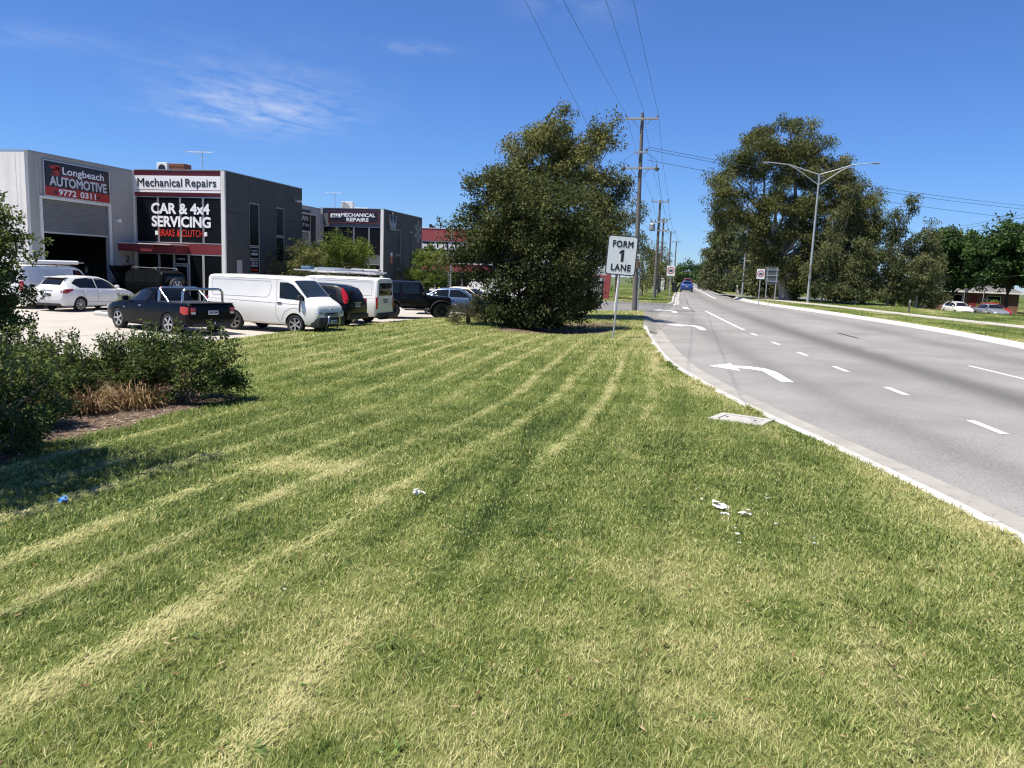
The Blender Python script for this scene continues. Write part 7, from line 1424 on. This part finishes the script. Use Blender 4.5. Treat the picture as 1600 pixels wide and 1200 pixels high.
# --- litter on the lawn
def litter(x, y, s, label, m, seed, n=7):
    r = random.Random(seed); o = empty('litter', (x, y, gz(x, y) + .02), r.uniform(0, 6), label, 'litter', 'scraps of litter on the lawn'); mb = MB(); N = 5
    V = []
    for i in range(N):
        for j in range(N): V.append(((i / (N - 1) - .5) * s + r.uniform(-.12, .12) * s, (j / (N - 1) - .5) * s * .6 + r.uniform(-.1, .1) * s, .0 + r.uniform(0, .34) * s))
    F = [(i * N + j, (i + 1) * N + j, (i + 1) * N + j + 1, i * N + j + 1) for i in range(N - 1) for j in range(N - 1) if r.random() > .12]
    mb.add(V, F); mb.build('crumpled_sheet', m, o, world=False); mb = MB(); mb.add([(0, 0, .05), (s * .6, s * .1, .03 + s * .2), (s * .5, s * .3, .04), (.02, s * .25, .05)], [(0, 1, 2, 3)]); mb.build('torn_flap', m, o, world=False)
M_paper = mat('litter_paper', (.66, .66, .65), .7, var=.2, vscale=30)
for i, (x, y, s, lab) in enumerate(((-2.06, 5.95, .13, 'single white scrap in the middle of the lawn'), (.42, 6.5, .19, 'largest crumpled white scrap of the scattered litter near the kerb'), (.60, 6.33, .14, 'white scrap just right of the largest crumpled one'), (.44, 6.25, .11, 'thin white strip below the largest crumpled scrap'), (.83, 6.15, .06, 'small white scrap right of the litter group'), (.27, 6.75, .06, 'tiny white scrap above the largest crumpled one'), (.50, 5.72, .05, 'tiny white bit below the litter group'), (.85, 7.05, .06, 'tiny white bit nearest the kerb'), (.24, 7.15, .05, 'tiny white bit at the top of the litter group'), (.50, 5.5, .04, 'lowest tiny white bit of the litter group'), (1.05, 5.75, .04, 'lone white speck right of the litter group'), (-2.0, 3.6, .035, 'white speck low on the striped lawn'))): litter(x, y, s * .68, lab, M_paper, 300 + i)
litter(-4.85, 5.15, .10, 'small blue scrap on the lawn beside the tree shadow', mat('litter_blue', (.05, .22, .55), .5), 330)
# fallen branch scraps beside the swale
# --- person standing inside the roller door
pr = empty('person', (-31.2, 36.0 - .55, -.12), R(-60), 'person in dark work clothes standing just inside the roller door', 'person')
M_cloth = mat('work_clothes', (.014, .016, .024), .9, var=.2, vscale=9); M_skin = mat('skin', (.42, .25, .18), .55); M_hair = mat('hair_grey', (.10, .085, .075), .8)
def skin_body(root):
    J = {'pel': (0, 0, .95, .15, .12), 'wst': (0, 0, 1.10, .14, .11), 'chs': (.0, 0, 1.32, .17, .125), 'nck': (0, 0, 1.50, .06, .06), 'hd0': (.01, 0, 1.58, .07, .075), 'hd1': (.02, 0, 1.68, .082, .095), 'hd2': (.01, 0, 1.77, .06, .07)}
    for s, n in ((1, 'l'), (-1, 'r')):
        J.update({'sh' + n: (0, s * .19, 1.42, .065, .065), 'el' + n: (-.03, s * .26, 1.14, .045, .045), 'wr' + n: (.06, s * .25, .90, .032, .032), 'hn' + n: (.10, s * .245, .82, .038, .02), 'hp' + n: (0, s * .10, .88, .09, .09), 'kn' + n: (.03, s * .12, .50, .062, .062), 'an' + n: (-.01, s * .12, .10, .045, .045), 'ft' + n: (.13, s * .14, .04, .045, .03)})
    E_ = [('pel', 'wst'), ('wst', 'chs'), ('chs', 'nck'), ('nck', 'hd0'), ('hd0', 'hd1'), ('hd1', 'hd2')]
    for n in 'lr': E_ += [('chs', 'sh' + n), ('sh' + n, 'el' + n), ('el' + n, 'wr' + n), ('wr' + n, 'hn' + n), ('pel', 'hp' + n), ('hp' + n, 'kn' + n), ('kn' + n, 'an' + n), ('an' + n, 'ft' + n)]
    ks = list(J); me = bpy.data.meshes.new('body'); me.from_pydata([J[k][:3] for k in ks], [(ks.index(a), ks.index(b)) for a, b in E_], [])
    ob = bpy.data.objects.new('body', me); COL.objects.link(ob); md = ob.modifiers.new('skin', 'SKIN')
    sv = me.skin_vertices[0].data if me.skin_vertices else None
    if sv is None:
        bm = bmesh.new(); bm.from_mesh(me); bm.verts.layers.skin.verify(); bm.to_mesh(me); bm.free(); sv = me.skin_vertices[0].data
    for i, k in enumerate(ks): sv[i].radius = J[k][3:5]; sv[i].use_root = (k == 'pel')
    ob.modifiers.new('sub', 'SUBSURF').levels = 2
    m2 = bpy.data.meshes.new_from_object(ob.evaluated_get(bpy.context.evaluated_depsgraph_get())); bpy.data.objects.remove(ob)
    m2.materials.clear(); m2.materials.append(M_cloth); m2.materials.append(M_skin)
    for p in m2.polygons: p.material_index = 1 if (p.center.z > 1.50 or (p.center.z < .93 and abs(p.center.y) > .2 and p.center.z > .7)) else 0; p.use_smooth = True
    return add_obj('body', m2, root)
skin_body(pr)
mb = MB(); mb.lathe([(.10, 1.70), (.098, 1.76), (.07, 1.815), (.02, 1.835)], 16, 'z', (-.012, 0, 0)); mb.build('hair', M_hair, pr, world=False, smooth=60)
mb = MB(); mb.lathe([(.012, -.004), (.018, .02), (.006, .04)], 8, 'x', (.105, 0, 1.655)); mb.build('nose', M_skin, pr, world=False)
for s in (-1, 1):
    mb = MB(); mb.lathe([(.009, 0), (.007, .006), (.002, .008)], 8, 'x', (.096, s * .032, 1.69)); mb.build('eye', M_hair, pr, world=False); mb = MB(); mb.lathe([(.008, 0), (.026, .01), (.02, .018)], 8, 'y', (.005, s * .083 - (.0 if s > 0 else .018), 1.665)); mb.build('ear', M_skin, pr, world=False)
    for f in range(5):
        y_ = s * .245 + (f - 2) * .012; mb = MB(); mb.tube([(.095 + (f == 0) * .015, y_, .83), (.11 + (f == 0) * .02, y_, .775 + .006 * abs(f - 2)), (.10, y_ - s * .008, .735 + .01 * abs(f - 2))], [.009, .008, .006], 6); mb.build('finger', M_skin, pr, world=False)
